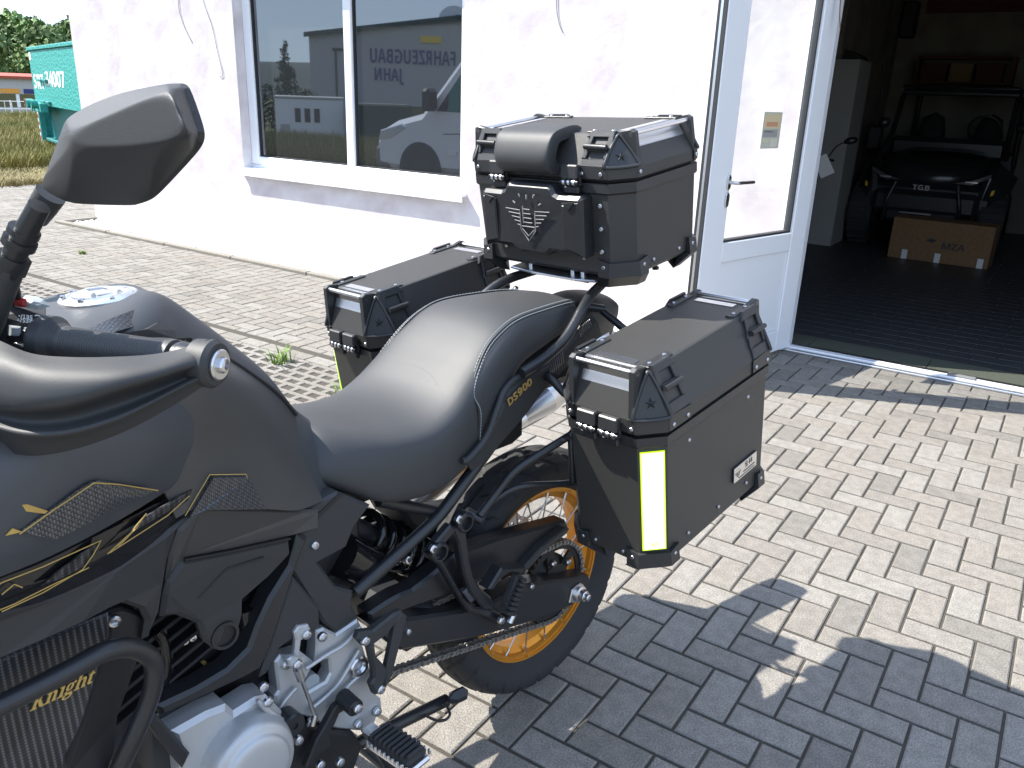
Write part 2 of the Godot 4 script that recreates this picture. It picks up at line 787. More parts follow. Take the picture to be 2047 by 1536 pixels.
	mat("dark_paint", Color(0.018, 0.02, 0.022), 0.22)
	mat("red_board", Color(0.085, 0.026, 0.016), 0.8)
	mat("blue_paint", Color(0.02, 0.03, 0.3), 0.25)
	c = mat("amber_lamp", Color(0.8, 0.3, 0.02), 0.3)
	mat("lamp_clear", Color(0.8, 0.82, 0.85), 0.1, 0.5)
	mat("lamp_dark", Color(0.12, 0.12, 0.13), 0.12, 0.4)
	mat("pillar_gray", Color(0.3, 0.3, 0.29), 0.6)


# ---------------------------------------------------------------- ground and paving
func ground_height(x: float, z: float) -> float:
	return -2.3 * smoothstep(36.0, 58.0, -x) * (1.0 - smoothstep(2.0, 9.0, z)) - 1.6 * smoothstep(5.0, 15.0, z)


func paver_mesh(w: float, l: float) -> Mesh:
	var st := mb()
	var h := 0.07
	var b := 0.004
	var x := w / 2
	var z := l / 2
	var t = [v(-x + b, 0, -z + b), v(x - b, 0, -z + b), v(x - b, 0, z - b), v(-x + b, 0, z - b)]
	var m = [v(-x, -b * 0.8, -z), v(x, -b * 0.8, -z), v(x, -b * 0.8, z), v(-x, -b * 0.8, z)]
	var d = [v(-x, -h, -z), v(x, -h, -z), v(x, -h, z), v(-x, -h, z)]
	quad(st, t[0], t[1], t[2], t[3])
	for i in 4:
		var j := (i + 1) % 4
		quad(st, t[j], t[i], m[i], m[j])
		quad(st, m[j], m[i], d[i], d[j])
	st.generate_normals()
	return st.commit()


func copies(called: String, mesh: Mesh, m: Material, xf: Array, parent: Node = null, cols := []) -> MultiMeshInstance3D:
	var mm := MultiMesh.new()
	mm.transform_format = MultiMesh.TRANSFORM_3D
	mm.use_colors = not cols.is_empty()
	mm.mesh = mesh
	mm.instance_count = xf.size()
	for i in xf.size():
		mm.set_instance_transform(i, xf[i])
		if cols:
			mm.set_instance_color(i, cols[i])
	var o := MultiMeshInstance3D.new()
	var p: Node = parent if parent else self
	o.name = numbered(called, p)
	o.multimesh = mm
	o.material_override = m
	p.add_child(o, true)
	o.set_meta("kind", "stuff")
	return o


func setting():
	# the land: one sheet with gentle falls, out to the horizon
	var st := mb()
	var xs = [-700, -300, -150, -90, -68, -50, -40, -32, -26, -22, -18, -15, -12.7, -9, -4, 0, 4, 10, 30, 80, 300, 700]
	var zs = [-700, -300, -120, -60, -30, -20, -12, -6, 0, 3, 6, 10, 15, 22, 30, 40, 56, 80, 150, 400, 700]
	for i in xs.size() - 1:
		for j in zs.size() - 1:
			var p := func(a, b): return Vector3(a, ground_height(a, b) - 0.09, b)
			quad(st, p.call(xs[i], zs[j]), p.call(xs[i + 1], zs[j]), p.call(xs[i + 1], zs[j + 1]), p.call(xs[i], zs[j + 1]), 1)
	struct(obj("ground", st, M.meadow))
	# bedding sand of the paved yard
	st = mb()
	bx(st, v(-13.0, -0.06, -4.79), v(9, -0.0065, 1.6))
	bx(st, v(-10.2, -0.06, 1.6), v(9, -0.0065, 5.4))
	bx(st, v(-13.0, -0.06, -12), v(-9.27, -0.0065, -4.79))
	bx(st, v(-1.95, -0.06, -5.2), v(9, -0.0065, -4.79))
	var yard := Node3D.new()
	yard.name = "paving"
	add_child(yard)
	struct(yard)
	obj("joint_sand", st, M.joint, yard)
	# herringbone pavers, 10 x 20 cm
	var tall := paver_mesh(0.092, 0.189)
	var wide := paver_mesh(0.192, 0.089)
	var ox := -0.663
	var oz := -3.046
	var spots := []
	var r := RandomNumberGenerator.new()
	r.seed = 3
	for i in range(-130, 100):
		for j in range(-45, 60):
			for flat in 2:
				var p: Vector3
				if flat:
					p = Vector3(ox + 0.1 * (i + 1), 0, oz + 0.1 * (-i + 2.5) + 0.4 * j)
				else:
					p = Vector3(ox + 0.1 * (i + 0.5), 0, oz + 0.1 * (-i + 1) + 0.4 * j)
				var h := 0.05 if not flat else 0.1
				var hz := 0.1 if not flat else 0.05
				var lo := Vector2(p.x - h, p.z - hz)
				var hi := Vector2(p.x + h, p.z + hz)
				if hi.y > 5.3 or hi.x > 8.5 or lo.x < -12.95 or (hi.y > 1.55 and p.x < -10.1) or (p.x <= -9.27 and p.z < -11.8):
					continue
				# cut to the kerb, the threshold and the border of the grid stones
				if p.x > -9.28:
					lo.y = maxf(lo.y, -4.752 if p.x < -1.95 else -5.235)
				if p.x < -2.25 and p.z > -3.29 and p.z < 1.6:
					hi.y = minf(hi.y, -3.2905)
				elif lo.x < -2.25 and p.z > -3.24 and p.z < 1.6:
					lo.x = -2.248
				elif p.x < -2.25 and hi.y > -3.29 and p.z < 0:
					hi.y = -3.2905
				if hi.y - lo.y < 0.025 or hi.x - lo.x < 0.025:
					continue
				var sc := Vector3((hi.x - lo.x) / (2 * h), 1, (hi.y - lo.y) / (2 * hz))
				p = Vector3((lo.x + hi.x) / 2, 0, (lo.y + hi.y) / 2)
				var y := r.randf_range(-0.0015, 0.001)
				var b := Basis.from_euler(Vector3(r.randf_range(-0.006, 0.006), r.randf_range(-0.004, 0.004), r.randf_range(-0.006, 0.006)))
				var tone := 0
				var q := r.randf()
				if q < 0.2: tone = 1
				elif q < 0.42: tone = 2
				elif q < 0.5: tone = 3
				elif q < 0.75: tone = 4
				var d := Vector2(p.x - 0.25, p.z + 0.1).length()
				if p.x < -1.35 or p.z > -0.5 or p.z < -5.2 or p.x > 0.45 - p.z * 0.12:
					d += 50
				spots.append([d, Transform3D(b.scaled_local(sc), Vector3(p.x, y, p.z)), flat, tone])
	spots.sort_custom(func(a, b): return a[0] < b[0])
	var rest := [[], [], [], [], [], [], [], [], [], []]
	for i in spots.size():
		var s = spots[i]
		if i < 300:
			place("paver", wide if s[2] else tall, M["paver%d" % s[3]], yard, s[1])
		else:
			rest[s[3] * 2 + s[2]].append(s[1])
	for k in 10:
		copies("more_pavers", wide if k % 2 else tall, M["paver%d" % (k / 2)], rest[k], yard)
	grid_paving()
	# edging stones along the wall, with chippings behind them
	var kerb := Node3D.new()
	kerb.name = "kerb"
	add_child(kerb)
	struct(kerb)
	var x := -9.29
	while x < -1.95:
		st = mb()
		bx(st, v(x + 0.002, -0.1, -4.82), v(minf(x + 0.996, -1.95), 0.022 + r.randf_range(-0.003, 0.003), -4.755), 0.006)
		obj("kerb_stone", st, M.concrete, kerb)
		x += 1.0
	st = mb()
	bx(st, v(-9.29, -0.1, -5.213), v(-9.226, 0.022, -4.822), 0.006)
	obj("kerb_stone", st, M.concrete, kerb)
	st = mb()
	bx(st, v(-9.225, -0.05, -5.215), v(-1.95, -0.012, -4.82))
	struct(obj("gravel_bed", st, M.gravel_bed))
	var xf := []
	for i in 2600:
		var p := Vector3(r.randf_range(-9.22, -1.97), r.randf_range(-0.012, 0.006), r.randf_range(-5.2, -4.83))
		var s := r.randf_range(0.006, 0.016)
		xf.append(Transform3D(Basis.from_euler(Vector3(r.randf() * 6, r.randf() * 6, r.randf() * 6)).scaled(Vector3(s, s * 0.45, s * 1.2)), p))
	var chip := pebble()
	struct(copies("gravel", chip, M.stone, xf), "stuff")


func pebble() -> Mesh:
	var st := mb()
	var t := (1.0 + sqrt(5.0)) / 2.0
	var p := []
	for q in [[-1, t, 0], [1, t, 0], [-1, -t, 0], [1, -t, 0], [0, -1, t], [0, 1, t], [0, -1, -t], [0, 1, -t], [t, 0, -1], [t, 0, 1], [-t, 0, -1], [-t, 0, 1]]:
		p.append(Vector3(q[0], q[1], q[2]).normalized() * rng.randf_range(0.75, 1.1))
	for f in [[0, 11, 5], [0, 5, 1], [0, 1, 7], [0, 7, 10], [0, 10, 11], [1, 5, 9], [5, 11, 4], [11, 10, 2], [10, 7, 6], [7, 1, 8], [3, 9, 4], [3, 4, 2], [3, 2, 6], [3, 6, 8], [3, 8, 9], [4, 9, 5], [2, 4, 11], [6, 2, 10], [8, 6, 7], [9, 8, 1]]:
		tri(st, p[f[0]], p[f[2]], p[f[1]])
	st.generate_normals()
	return st.commit()


# openwork turf-stone slabs: diagonal bars with gravel-filled cells
func grid_paving():
	var lot := Node3D.new()
	lot.name = "grid_paving"
	add_child(lot)
	struct(lot)
	var st := mb()
	# straight border course
	var x := -12.85
	var k := 0
	while x < -2.35:
		place("border_paver", paver_mesh(0.1915, 0.0915), M["paver%d" % (k % 3)], lot, Transform3D(Basis(), Vector3(x, 0, -3.19)))
		x += 0.2
		k += 1
	st = mb()
	bx(st, v(-12.9, -0.08, -3.14), v(-2.26, -0.028, 1.5))
	obj("gravel_fill", st, M.joint, lot)
	# one slab, 60 x 40 cm, with eight rectangular cells in staggered rows
	var slab := grid_slab()
	var n := 0
	var rest := []
	for j in range(0, 12):
		for i in range(0, 20):
			var p := Vector3(-2.58 - 0.6 * i, 0, -2.94 + 0.4 * j)
			if p.x < -12.6 or p.z > 1.4:
				continue
			var xf := Transform3D(Basis(), p)
			if n < 120 and j < 6 and i < 12:
				place("grid_stone", slab, M["paver%d" % ((i * 7 + j * 3) % 3)], lot, xf)
				n += 1
			else:
				rest.append(xf)
	copies("more_grid_stones", slab, M.paver0, rest, lot)
	var r := RandomNumberGenerator.new()
	r.seed = 5
	var xf := []
	for i in 14000:
		var p := Vector3(r.randf_range(-8.5, -2.3), -0.026 + r.randf_range(0, 0.008), r.randf_range(-3.12, -0.6))
		var s := r.randf_range(0.004, 0.009)
		xf.append(Transform3D(Basis.from_euler(Vector3(r.randf() * 6, r.randf() * 6, r.randf() * 6)).scaled(Vector3.ONE * s), p))
	struct(copies("grit", pebble(), M.stone_dark, xf), "stuff")
	# weeds in the cells
	for w in [[v(-3.62, 0, -3.02), 0.11, "small green weed in a grid stone cell beside the paver border"], [v(-2.87, 0, -2.8), 0.13, "bushy grass tuft growing beside the far pannier corner"], [v(-7.4, 0, -4.0), 0.05, "tiny sprout in the herringbone paving before the wall"]]:
		st = mb()
		for b in 46:
			var a := r.randf() * TAU
			var h: float = w[1] * r.randf_range(0.5, 1.2)
			var o = Vector3(r.randf_range(-0.05, 0.05), -0.03, r.randf_range(-0.05, 0.05)) * (w[1] / 0.11)
			var tip = o + Vector3(cos(a) * h * 0.8, h, sin(a) * h * 0.8)
			var md = o + Vector3(cos(a) * h * 0.3, h * 0.65, sin(a) * h * 0.3)
			var wd := Vector3(-sin(a), 0, cos(a)) * 0.004
			var c := Color(0.12, 0.2, 0.03) * r.randf_range(0.7, 1.5)
			for t in [[o - wd, o + wd, md + wd], [o - wd, md + wd, md - wd], [md - wd, md + wd, tip]]:
				for q in t:
					st.set_smooth_group(-1)
					st.set_color(c)
					st.add_vertex(q)
		var o := obj("weed", st, M.grass)
		o.position = w[0]
		tag(o, w[2], "weed")


func grid_slab() -> Mesh:
	# five staggered rows of small open cells
	var st := mb()
	var d := -0.075
	for row in 5:
		var z0 := -0.198 + row * 0.0792
		bx(st, v(-0.298, d, z0 + (0.002 if row == 0 else 0.0)), v(0.298, 0.0, z0 + 0.029), 0.004)
		for c in 7:
			var x0 := -0.298 + c * 0.0993 - (0.0497 if row % 2 == 0 else 0.0)
			var a := maxf(x0, -0.298)
			var b := minf(x0 + 0.038, 0.298)
			if b - a > 0.006:
				bx(st, v(a, d, z0 + 0.0295), v(b, -0.0005, z0 + 0.0787), 0.004)
	st.generate_normals()
	return st.commit()


# ---------------------------------------------------------------- the white workshop
func slab(called: String, m: Material, parent: Node, lo: Vector3, hi: Vector3, bev := 0.0) -> MeshInstance3D:
	var st := mb()
	bx(st, lo, hi, bev)
	return obj(called, st, m, parent)


func showroom():
	var b := thing("workshop_building", "white rendered workshop with a large window and a glazed door standing open", "building")
	var zf := -5.215
	var zb := -5.5
	# front wall in butted pieces round the window and the doorway
	var st := mb()
	bx(st, v(-9.26, -0.1, zb), v(-6.585, 5.2, zf))
	bx(st, v(-6.585, -0.1, zb), v(-3.985, 0.765, zf))
	bx(st, v(-6.585, 2.4, zb), v(-3.985, 5.2, zf))
	bx(st, v(-3.985, -0.1, zb), v(-1.43, 5.2, zf))
	bx(st, v(-1.43, 2.62, zb), v(1.75, 5.2, zf))
	bx(st, v(1.75, -0.1, zb), v(6.5, 5.2, zf))
	bx(st, v(-9.26, -0.1, -13), v(-8.96, 5.2, zb))
	bx(st, v(6.2, -0.1, -13), v(6.5, 5.2, zb))
	obj("wall", st, M.plaster, b)
	st = mb()
	bx(st, v(-8.96, -0.1, -13), v(6.2, 5.2, -12.7))
	bx(st, v(-2.57, -0.02, -12.7), v(-2.42, 3.3, -9.9))
	bx(st, v(-3.6, -0.02, -9.9), v(-2.42, 3.3, -9.85))
	bx(st, v(-3.75, -0.02, -9.9), v(-3.6, 3.3, zb))
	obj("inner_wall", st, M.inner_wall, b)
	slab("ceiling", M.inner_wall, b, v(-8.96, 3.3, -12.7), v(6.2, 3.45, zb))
	slab("roof", M.roof_dark, b, v(-9.5, 5.2, -13.2), v(6.8, 5.4, -4.9))
	window(b)
	doorway(b)


func window(b: Node3D):
	var w := Node3D.new()
	w.name = "window"
	b.add_child(w)
	var z0 := -5.375
	var z1 := -5.315
	var l := -6.584
	var r := -3.986
	slab("frame_stile", M.pvc, w, v(l, 0.8, z0), v(l + 0.1, 2.399, z1), 0.006)
	slab("frame_stile", M.pvc, w, v(r - 0.1, 0.8, z0), v(r, 2.399, z1), 0.006)
	slab("frame_rail", M.pvc, w, v(l + 0.1, 0.798, z0), v(r - 0.1, 0.872, z1), 0.006)
	slab("frame_rail", M.pvc, w, v(l + 0.1, 2.31, z0), v(r - 0.1, 2.399, z1), 0.006)
	slab("mullion", M.pvc, w, v(-5.322, 0.872, z0), v(-5.232, 2.31, z1 + 0.004), 0.008)
	for s in [[l + 0.1, -5.322], [-5.232, r - 0.1]]:
		var st := mb()
		for e in [[v(s[0], 0.872, 0), v(s[0] + 0.014, 2.31, 0)], [v(s[1] - 0.014, 0.872, 0), v(s[1], 2.31, 0)], [v(s[0] + 0.014, 0.872, 0), v(s[1] - 0.014, 0.884, 0)], [v(s[0] + 0.014, 2.298, 0), v(s[1] - 0.014, 2.31, 0)]]:
			bx(st, e[0] + v(0, 0, -5.365), e[1] + v(0, 0, -5.335))
		obj("glazing_seal", st, M.gasket, w)
		slab("pane", M.mirror_glass, w, v(s[0] + 0.004, 0.876, -5.36), v(s[1] - 0.004, 2.306, -5.35))
	var sl := mb()
	bx(sl, v(-6.63, 0.742, -5.315), v(-3.94, 0.767, -5.155), 0.004)
	bx(sl, v(-6.63, 0.702, -5.165), v(-3.94, 0.7415, -5.155), 0.002)
	bx(sl, v(l, 0.7665, -5.375), v(r, 0.798, -5.318))
	obj("sill", sl, M.pvc, w)
	slab("board_backing", M.gasket, w, v(l, 0.8, -5.44), v(r, 2.399, -5.42))


func doorway(b: Node3D):
	# frame of the doorway
	slab("door_frame", M.pvc, b, v(-1.429, 0.0, -5.44), v(-1.365, 2.615, -5.23), 0.006)
	slab("door_frame", M.pvc, b, v(1.68, 0.0, -5.44), v(1.749, 2.615, -5.23), 0.006)
	slab("door_frame", M.pvc, b, v(-1.365, 2.54, -5.44), v(1.68, 2.615, -5.23), 0.006)
	var th := Node3D.new()
	th.name = "threshold"
	b.add_child(th)
	slab("sill_bar", M.bare_alu, th, v(-1.365, -0.06, -5.295), v(1.68, 0.012, -5.24), 0.004)
	slab("sill_bar", M.pvc, th, v(-1.365, -0.06, -5.355), v(1.68, 0.02, -5.297), 0.004)
	slab("sill_bar", M.bare_alu, th, v(-1.365, -0.06, -5.42), v(1.68, 0.014, -5.357), 0.004)
	slab("floor_latch", M.stone_dark, th, v(-0.41, 0.02, -5.345), v(-0.26, 0.032, -5.305), 0.003)
	# step slabs and the dark floor behind
	var fl := Node3D.new()
	fl.name = "workshop_floor"
	add_child(fl)
	struct(fl)
	slab("bedding", M.joint, fl, v(-3.6, -0.1, -12.7), v(6.2, -0.004, -5.422))
	for i in 5:
		slab("step_tile", M.step_tile, fl, v(-1.78 + i * 0.72 - 0.2, -0.04, -5.69), v(-1.78 + (i + 1) * 0.72 - 0.204, 0.008, -5.423), 0.002)
	var st := mb()
	bx(st, v(-0.146, -0.04, -0.071), v(0.146, 0.004, 0.071), 0.0025)
	st.generate_normals()
	var tile := st.commit()
	var cl = M.floor_tile
	var rest := []
	var n := 0
	for j in 48:
		for i in 26:
			var p := Vector3(-2.45 + i * 0.3 + (0.15 if j % 2 else 0.0), 0, -5.766 - j * 0.146)
			if p.x > 5.9:
				continue
			if n < 260 and p.z > -8.6 and p.x < 1.2 and p.x > -2.1:
				place("floor_tile", tile, cl, fl, Transform3D(Basis(), p))
				n += 1
			else:
				rest.append(Transform3D(Basis(), p))
	copies("more_floor_tiles", tile, cl, rest, fl)
	# the leaf, swung outwards past a right angle
	var door := Node3D.new()
	door.name = "door"
	b.add_child(door)
	door.position = v(-1.375, 0, -5.28)
	door.rotation.y = -deg_to_rad(104)
	door.set_meta("label", "white framed glazed door leaf swung open")
	# local x from the hinge to the handle, z through the leaf (+z was the outside)
	var w := 1.08
	slab("door_stile", M.pvc, door, v(0.0, 0.02, -0.036), v(0.165, 2.5, 0.036), 0.005)
	slab("door_stile", M.pvc, door, v(0.885, 0.02, -0.036), v(w, 2.5, 0.036), 0.005)
	slab("door_rail", M.pvc, door, v(0.165, 0.02, -0.0355), v(0.885, 0.16, 0.0355), 0.004)
	slab("door_rail", M.pvc, door, v(0.165, 0.665, -0.0355), v(0.885, 0.775, 0.0355), 0.004)
	slab("door_rail", M.pvc, door, v(0.165, 2.38, -0.0355), v(0.885, 2.5, 0.0355), 0.004)
	slab("door_panel", M.pvc, door, v(0.168, 0.163, -0.024), v(0.882, 0.662, 0.024))
	var seal := mb()
	for e in [[v(0.165, 0.775, 0), v(0.179, 2.38, 0)], [v(0.873, 0.775, 0), v(0.885, 2.38, 0)], [v(0.179, 0.775, 0), v(0.873, 0.787, 0)], [v(0.179, 2.368, 0), v(0.873, 2.38, 0)]]:
		bx(seal, e[0] + v(0, 0, -0.02), e[1] + v(0, 0, 0.02))
	bx(seal, v(w, 0.02, -0.03), v(w + 0.006, 2.49, -0.006))
	bx(seal, v(w, 0.02, 0.012), v(w + 0.006, 2.49, 0.026))
	obj("door_seal", seal, M.gasket, door)
	slab("edge_fitting", M.bare_alu, door, v(w, 0.02, -0.005), v(w + 0.004, 2.49, 0.011))
	slab("door_pane", M.clear_glass, door, v(0.172, 0.781, -0.006), v(0.879, 2.374, 0.006))
	var h := Node3D.new()
	h.name = "handle"
	door.add_child(h)
	for s in [-1]:
		var st2 := mb()
		var zz: float = s * 0.036
		var oval := []
		for y0 in [1.105, 1.012]:
			oval = []
			for k in 20:
				var a := TAU * k / 20
				oval.append(v(0.91 + cos(a) * 0.017, y0 + sin(a) * 0.022 + signf(sin(a)) * 0.018, zz + s * 0.01))
			plate(st2, oval, v(0, 0, -s * 0.0095), 0.003)
		obj("rosette", st2, M.steel, h)
		st2 = mb()
		tube(st2, rounded([v(0.91, 1.105, zz + s * 0.008), v(0.91, 1.105, zz + s * 0.055), v(0.75, 1.105, zz + s * 0.055)], 0.02), 0.0095, 10)
		obj("lever", st2, M.steel, h)
		st2 = mb()
		lathe(st2, v(0.91, 1.014, zz + s * 0.0095), v(0, 0, s), [Vector2(0.009, 0), Vector2(0.009, 0.004), Vector2(0, 0.004)], 14)
		obj("lock_cylinder", st2, M.gasket, h)
	for y in [0.35, 1.25, 2.2]:
		var st3 := mb()
		lathe(st3, v(-0.012, y, 0.03), v(0, 1, 0), [Vector2(0, 0), Vector2(0.011, 0), Vector2(0.011, 0.1), Vector2(0, 0.1)], 12)
		obj("hinge", st3, M.pvc, door)
	# a printed notice taped to the glass
	var no := Node3D.new()
	no.name = "notice"
	door.add_child(no)
	var ps := mb()
	quad_uv(ps, v(0.599, 1.467, -0.0085), v(0.413, 1.467, -0.0085), v(0.413, 1.272, -0.0085), v(0.599, 1.272, -0.0085))
	obj("paper", ps, M.notice, no)
	slab("paper_back", M.print_white, no, v(0.413, 1.272, -0.0082), v(0.599, 1.467, -0.0066))
	# slack cables on the render and at the door frame
	for c in [[[v(-7.3447,2.3221,-5.209), v(-7.3453,2.1619,-5.209), v(-7.3207,2.0732,-5.209), v(-7.2713,1.9764,-5.209), v(-7.1865,1.857,-5.209)], "thin loose wire hanging on the white wall left of the window, the left one"], [[v(-7.0166,2.3113,-5.209), v(-6.9427,2.1386,-5.209), v(-6.8768,1.9941,-5.209), v(-6.8307,1.7906,-5.209), v(-6.7821,1.5996,-5.209), v(-6.8236,1.5662,-5.209)], "thin loose wire with a knotted end hanging nearest the window"], [[v(-3.2024,2.1839,-5.209), v(-3.1909,2.0602,-5.209), v(-3.1656,1.9725,-5.209), v(-3.1343,1.9157,-5.209)], "short thin wire on the white wall between window and door"]]:
		var st4 := mb()
		tube(st4, curve(c[0], 5), 0.0025, 6)
		tag(obj("wall_wire", st4, M.stone_dark), c[1], "wire", "loose wires on the render")
	var st5 := mb()
	tube(st5, curve([v(-1.325, 2.5, -5.2), v(-1.33, 2.2, -5.19), v(-1.32, 2.02, -5.185), v(-1.3, 1.92, -5.18)], 5), 0.008, 6, false, 0.3)
	tag(obj("strap", st5, M.card), "pale strap hanging from the top of the door frame", "strap")


# ---------------------------------------------------------------- the motorcycle
# local axes: x to the rider's left, y up, z forwards; the rear axle stands over the origin
var bike: Node3D
const PITCH_BOX := 0.1379


func motorcycle():
	bike = thing("motorcycle", "matt black adventure motorcycle with golden spoked wheel standing before the workshop", "motorcycle", v(-0.966, 0, -1.571))
	bike.rotation = Vector3(0, deg_to_rad(-9.2), deg_to_rad(2.0))
	rear_wheel()
	swingarm()
	frame_and_engine()
	bodywork()
	seat_and_tail()
	cockpit(1.0)
	cockpit(-1.0)
	front_end()


func spoked_wheel(called: String, c: Vector3, r: float, width: float, rim_r: float, label := "") -> Node3D:
	var w := Node3D.new()
	w.name = called
	bike.add_child(w)
	w.position = c
	# tyre: a fine grid with grooves sunk into the tread
	var st := mb()
	var na := 300
	var half := width / 2
	var prof := [[rim_r - 0.004, half * 0.62], [rim_r + 0.012, half * 0.78], [rim_r + 0.034, half * 0.95], [rim_r + 0.056, half], [r - 0.03, half * 0.95]]
	var tread := 22
	for k in tread + 1:
		var t := lerpf(0.92, -0.92, float(k) / tread)
		prof.append([r - 0.026 * pow(absf(t), 2.3), half * t])
	for k in range(4, -1, -1):
		prof.append([prof[k][0], -prof[k][1]])
	var rows := []
	for i in na:
		var a := TAU * i / na
		var ring := []
		for k in prof.size():
			var rr: float = prof[k][0]
			var x: float = prof[k][1]
			if k > 3 and k < prof.size() - 4:
				var f := fposmod(i * 26.0 / na + absf(x) * 13.0 + (0.5 if x > 0 else 0.0), 1.0)
				var e := absf(x) / half
				if (f < 0.13 and e > 0.2 and e < 0.99) or (e < 0.06 and fposmod(i * 13.0 / na, 1.0) < 0.75) or (absf(e - 0.5) < 0.05 and fposmod(i * 26.0 / na, 1.0) > 0.45):
					rr -= 0.007
			ring.append(v(x, cos(a) * rr, sin(a) * rr))
		rows.append(ring)
	for i in na:
		var j := (i + 1) % na
		for k in prof.size() - 1:
			quad(st, rows[i][k], rows[j][k], rows[j][k + 1], rows[i][k + 1], 5)
	obj("tyre", st, M.rubber, w)
	# rim with a deep well
	st = mb()
	var h := half * 0.66
	lathe(st, Vector3.ZERO, Vector3.RIGHT, [Vector2(rim_r, h), Vector2(rim_r, h - 0.004), Vector2(rim_r - 0.012, h - 0.006), Vector2(rim_r - 0.016, h - 0.018), Vector2(rim_r - 0.032, h * 0.5), Vector2(rim_r - 0.036, 0), Vector2(rim_r - 0.032, -h * 0.5), Vector2(rim_r - 0.016, -h + 0.018), Vector2(rim_r - 0.012, -h + 0.006), Vector2(rim_r, -h + 0.004), Vector2(rim_r, -h), Vector2(rim_r - 0.006, -h + 0.001), Vector2(rim_r - 0.006, h - 0.001)], 72, true, true)
	obj("rim", st, M.gold, w)
	# spokes laced crosswise to the flanges
	for s in [-1, 1]:
		for i in 18:
			var a := TAU * (i + (0.5 if s > 0 else 0.0)) / 18
			var b := a + (0.42 if i % 2 else -0.42)
			st = mb()
			var p0 := v(s * 0.045, cos(b) * 0.05, sin(b) * 0.05)
			var p1 := v(s * (h - 0.013), cos(a) * (rim_r - 0.015), sin(a) * (rim_r - 0.015))
			tube(st, [p0, p1], 0.0021, 6)
			tube(st, [p1.lerp(p0, 0.09), p1 + (p1 - p0).normalized() * 0.003], 0.0036, 6)
			obj("spoke", st, M.steel, w)
			if s > 0 and i % 2 == 0:
				bolt(w, v(h + 0.0005, cos(a) * (rim_r - 0.0075), sin(a) * (rim_r - 0.0075)), Vector3.RIGHT, 0.0032, M.gold_line, "nipple")
	st = mb()
	lathe(st, Vector3.ZERO, Vector3.RIGHT, [Vector2(0.02, 0.075), Vector2(0.034, 0.07), Vector2(0.034, 0.055), Vector2(0.056, 0.05), Vector2(0.056, 0.042), Vector2(0.032, 0.034), Vector2(0.03, -0.034), Vector2(0.056, -0.042), Vector2(0.056, -0.05), Vector2(0.034, -0.055), Vector2(0.034, -0.07), Vector2(0.02, -0.075)], 28)
	obj("hub", st, M.satin, w)
	return w


func drilled_disc(st: SurfaceTool, x: float, r0: float, r1: float):
	var n := 96
	var m := 7
	for i in n:
		for k in m:
			if (k == 2 and i % 8 < 2) or (k == 4 and (i + 4) % 8 < 2):
				continue
			var p := []
			for q in [[i, k], [i + 1, k], [i + 1, k + 1], [i, k + 1]]:
				var a: float = TAU * q[0] / n
				var rr: float = lerpf(r0, r1, float(q[1]) / m) + (0.004 * sin(a * 12) if q[1] == m else 0.0)
				p.append(v(x, cos(a) * rr, sin(a) * rr))
			quad(st, p[0], p[1], p[2], p[3])
			var d := v(-0.0045, 0, 0)
			quad(st, p[3] + d, p[2] + d, p[1] + d, p[0] + d)
			if k == m - 1:
				quad(st, p[3], p[2], p[2] + d, p[3] + d)
			if k == 0:
				quad(st, p[1], p[0], p[0] + d, p[1] + d)


func rear_wheel():
	var c := v(0, 0.353, 0)
	var w := spoked_wheel("rear_wheel", c, 0.327, 0.152, 0.234)
	var st := mb()
	drilled_disc(st, -0.085, 0.075, 0.122)
	for i in 5:
		var a := TAU * i / 5
		tube(st, [v(-0.087, cos(a) * 0.035, sin(a) * 0.035), v(-0.087, cos(a + 0.2) * 0.08, sin(a + 0.2) * 0.08)], 0.006, 6)
	obj("brake_disc", st, M.steel, w)
	# sprocket and its carrier
	st = mb()
	var ring := []
	var n := 42
	for i in n * 2:
		var a := TAU * i / (n * 2)
		var rr := 0.111 if i % 2 == 0 else 0.103
		ring.append([v(0.098, cos(a) * rr, sin(a) * rr), v(0.098, cos(a) * 0.088, sin(a) * 0.088)])
	for i in ring.size():
		var j := (i + 1) % ring.size()
		var d := v(-0.006, 0, 0)
		quad(st, ring[i][0], ring[i][1], ring[j][1], ring[j][0])
		quad(st, ring[i][0] + d, ring[j][0] + d, ring[j][1] + d, ring[i][1] + d)
		quad(st, ring[i][0], ring[j][0], ring[j][0] + d, ring[i][0] + d)
		quad(st, ring[i][1], ring[i][1] + d, ring[j][1] + d, ring[j][1])
	for i in 6:
		var a := TAU * i / 6 + 0.2
		var u := v(0, cos(a), sin(a))
		var t := v(0, -sin(a), cos(a))
		plate(st, [v(0.098, 0, 0) + u * 0.045 + t * 0.016, v(0.098, 0, 0) + u * 0.09 + t * 0.012, v(0.098, 0, 0) + u * 0.09 - t * 0.012, v(0.098, 0, 0) + u * 0.045 - t * 0.016], v(-0.006, 0, 0))
	lathe(st, v(0.06, 0, 0), Vector3.RIGHT, [Vector2(0.07, 0), Vector2(0.07, 0.018), Vector2(0.05, 0.034), Vector2(0.05, 0.04), Vector2(0.02, 0.042)], 24)
	obj("sprocket", st, M.dark, w)
	for i in 6:
		var a := TAU * i / 6 + 0.2
		bolt(w, v(0.104, cos(a) * 0.062, sin(a) * 0.062), Vector3.RIGHT, 0.0085, M.steel, "sprocket_nut")


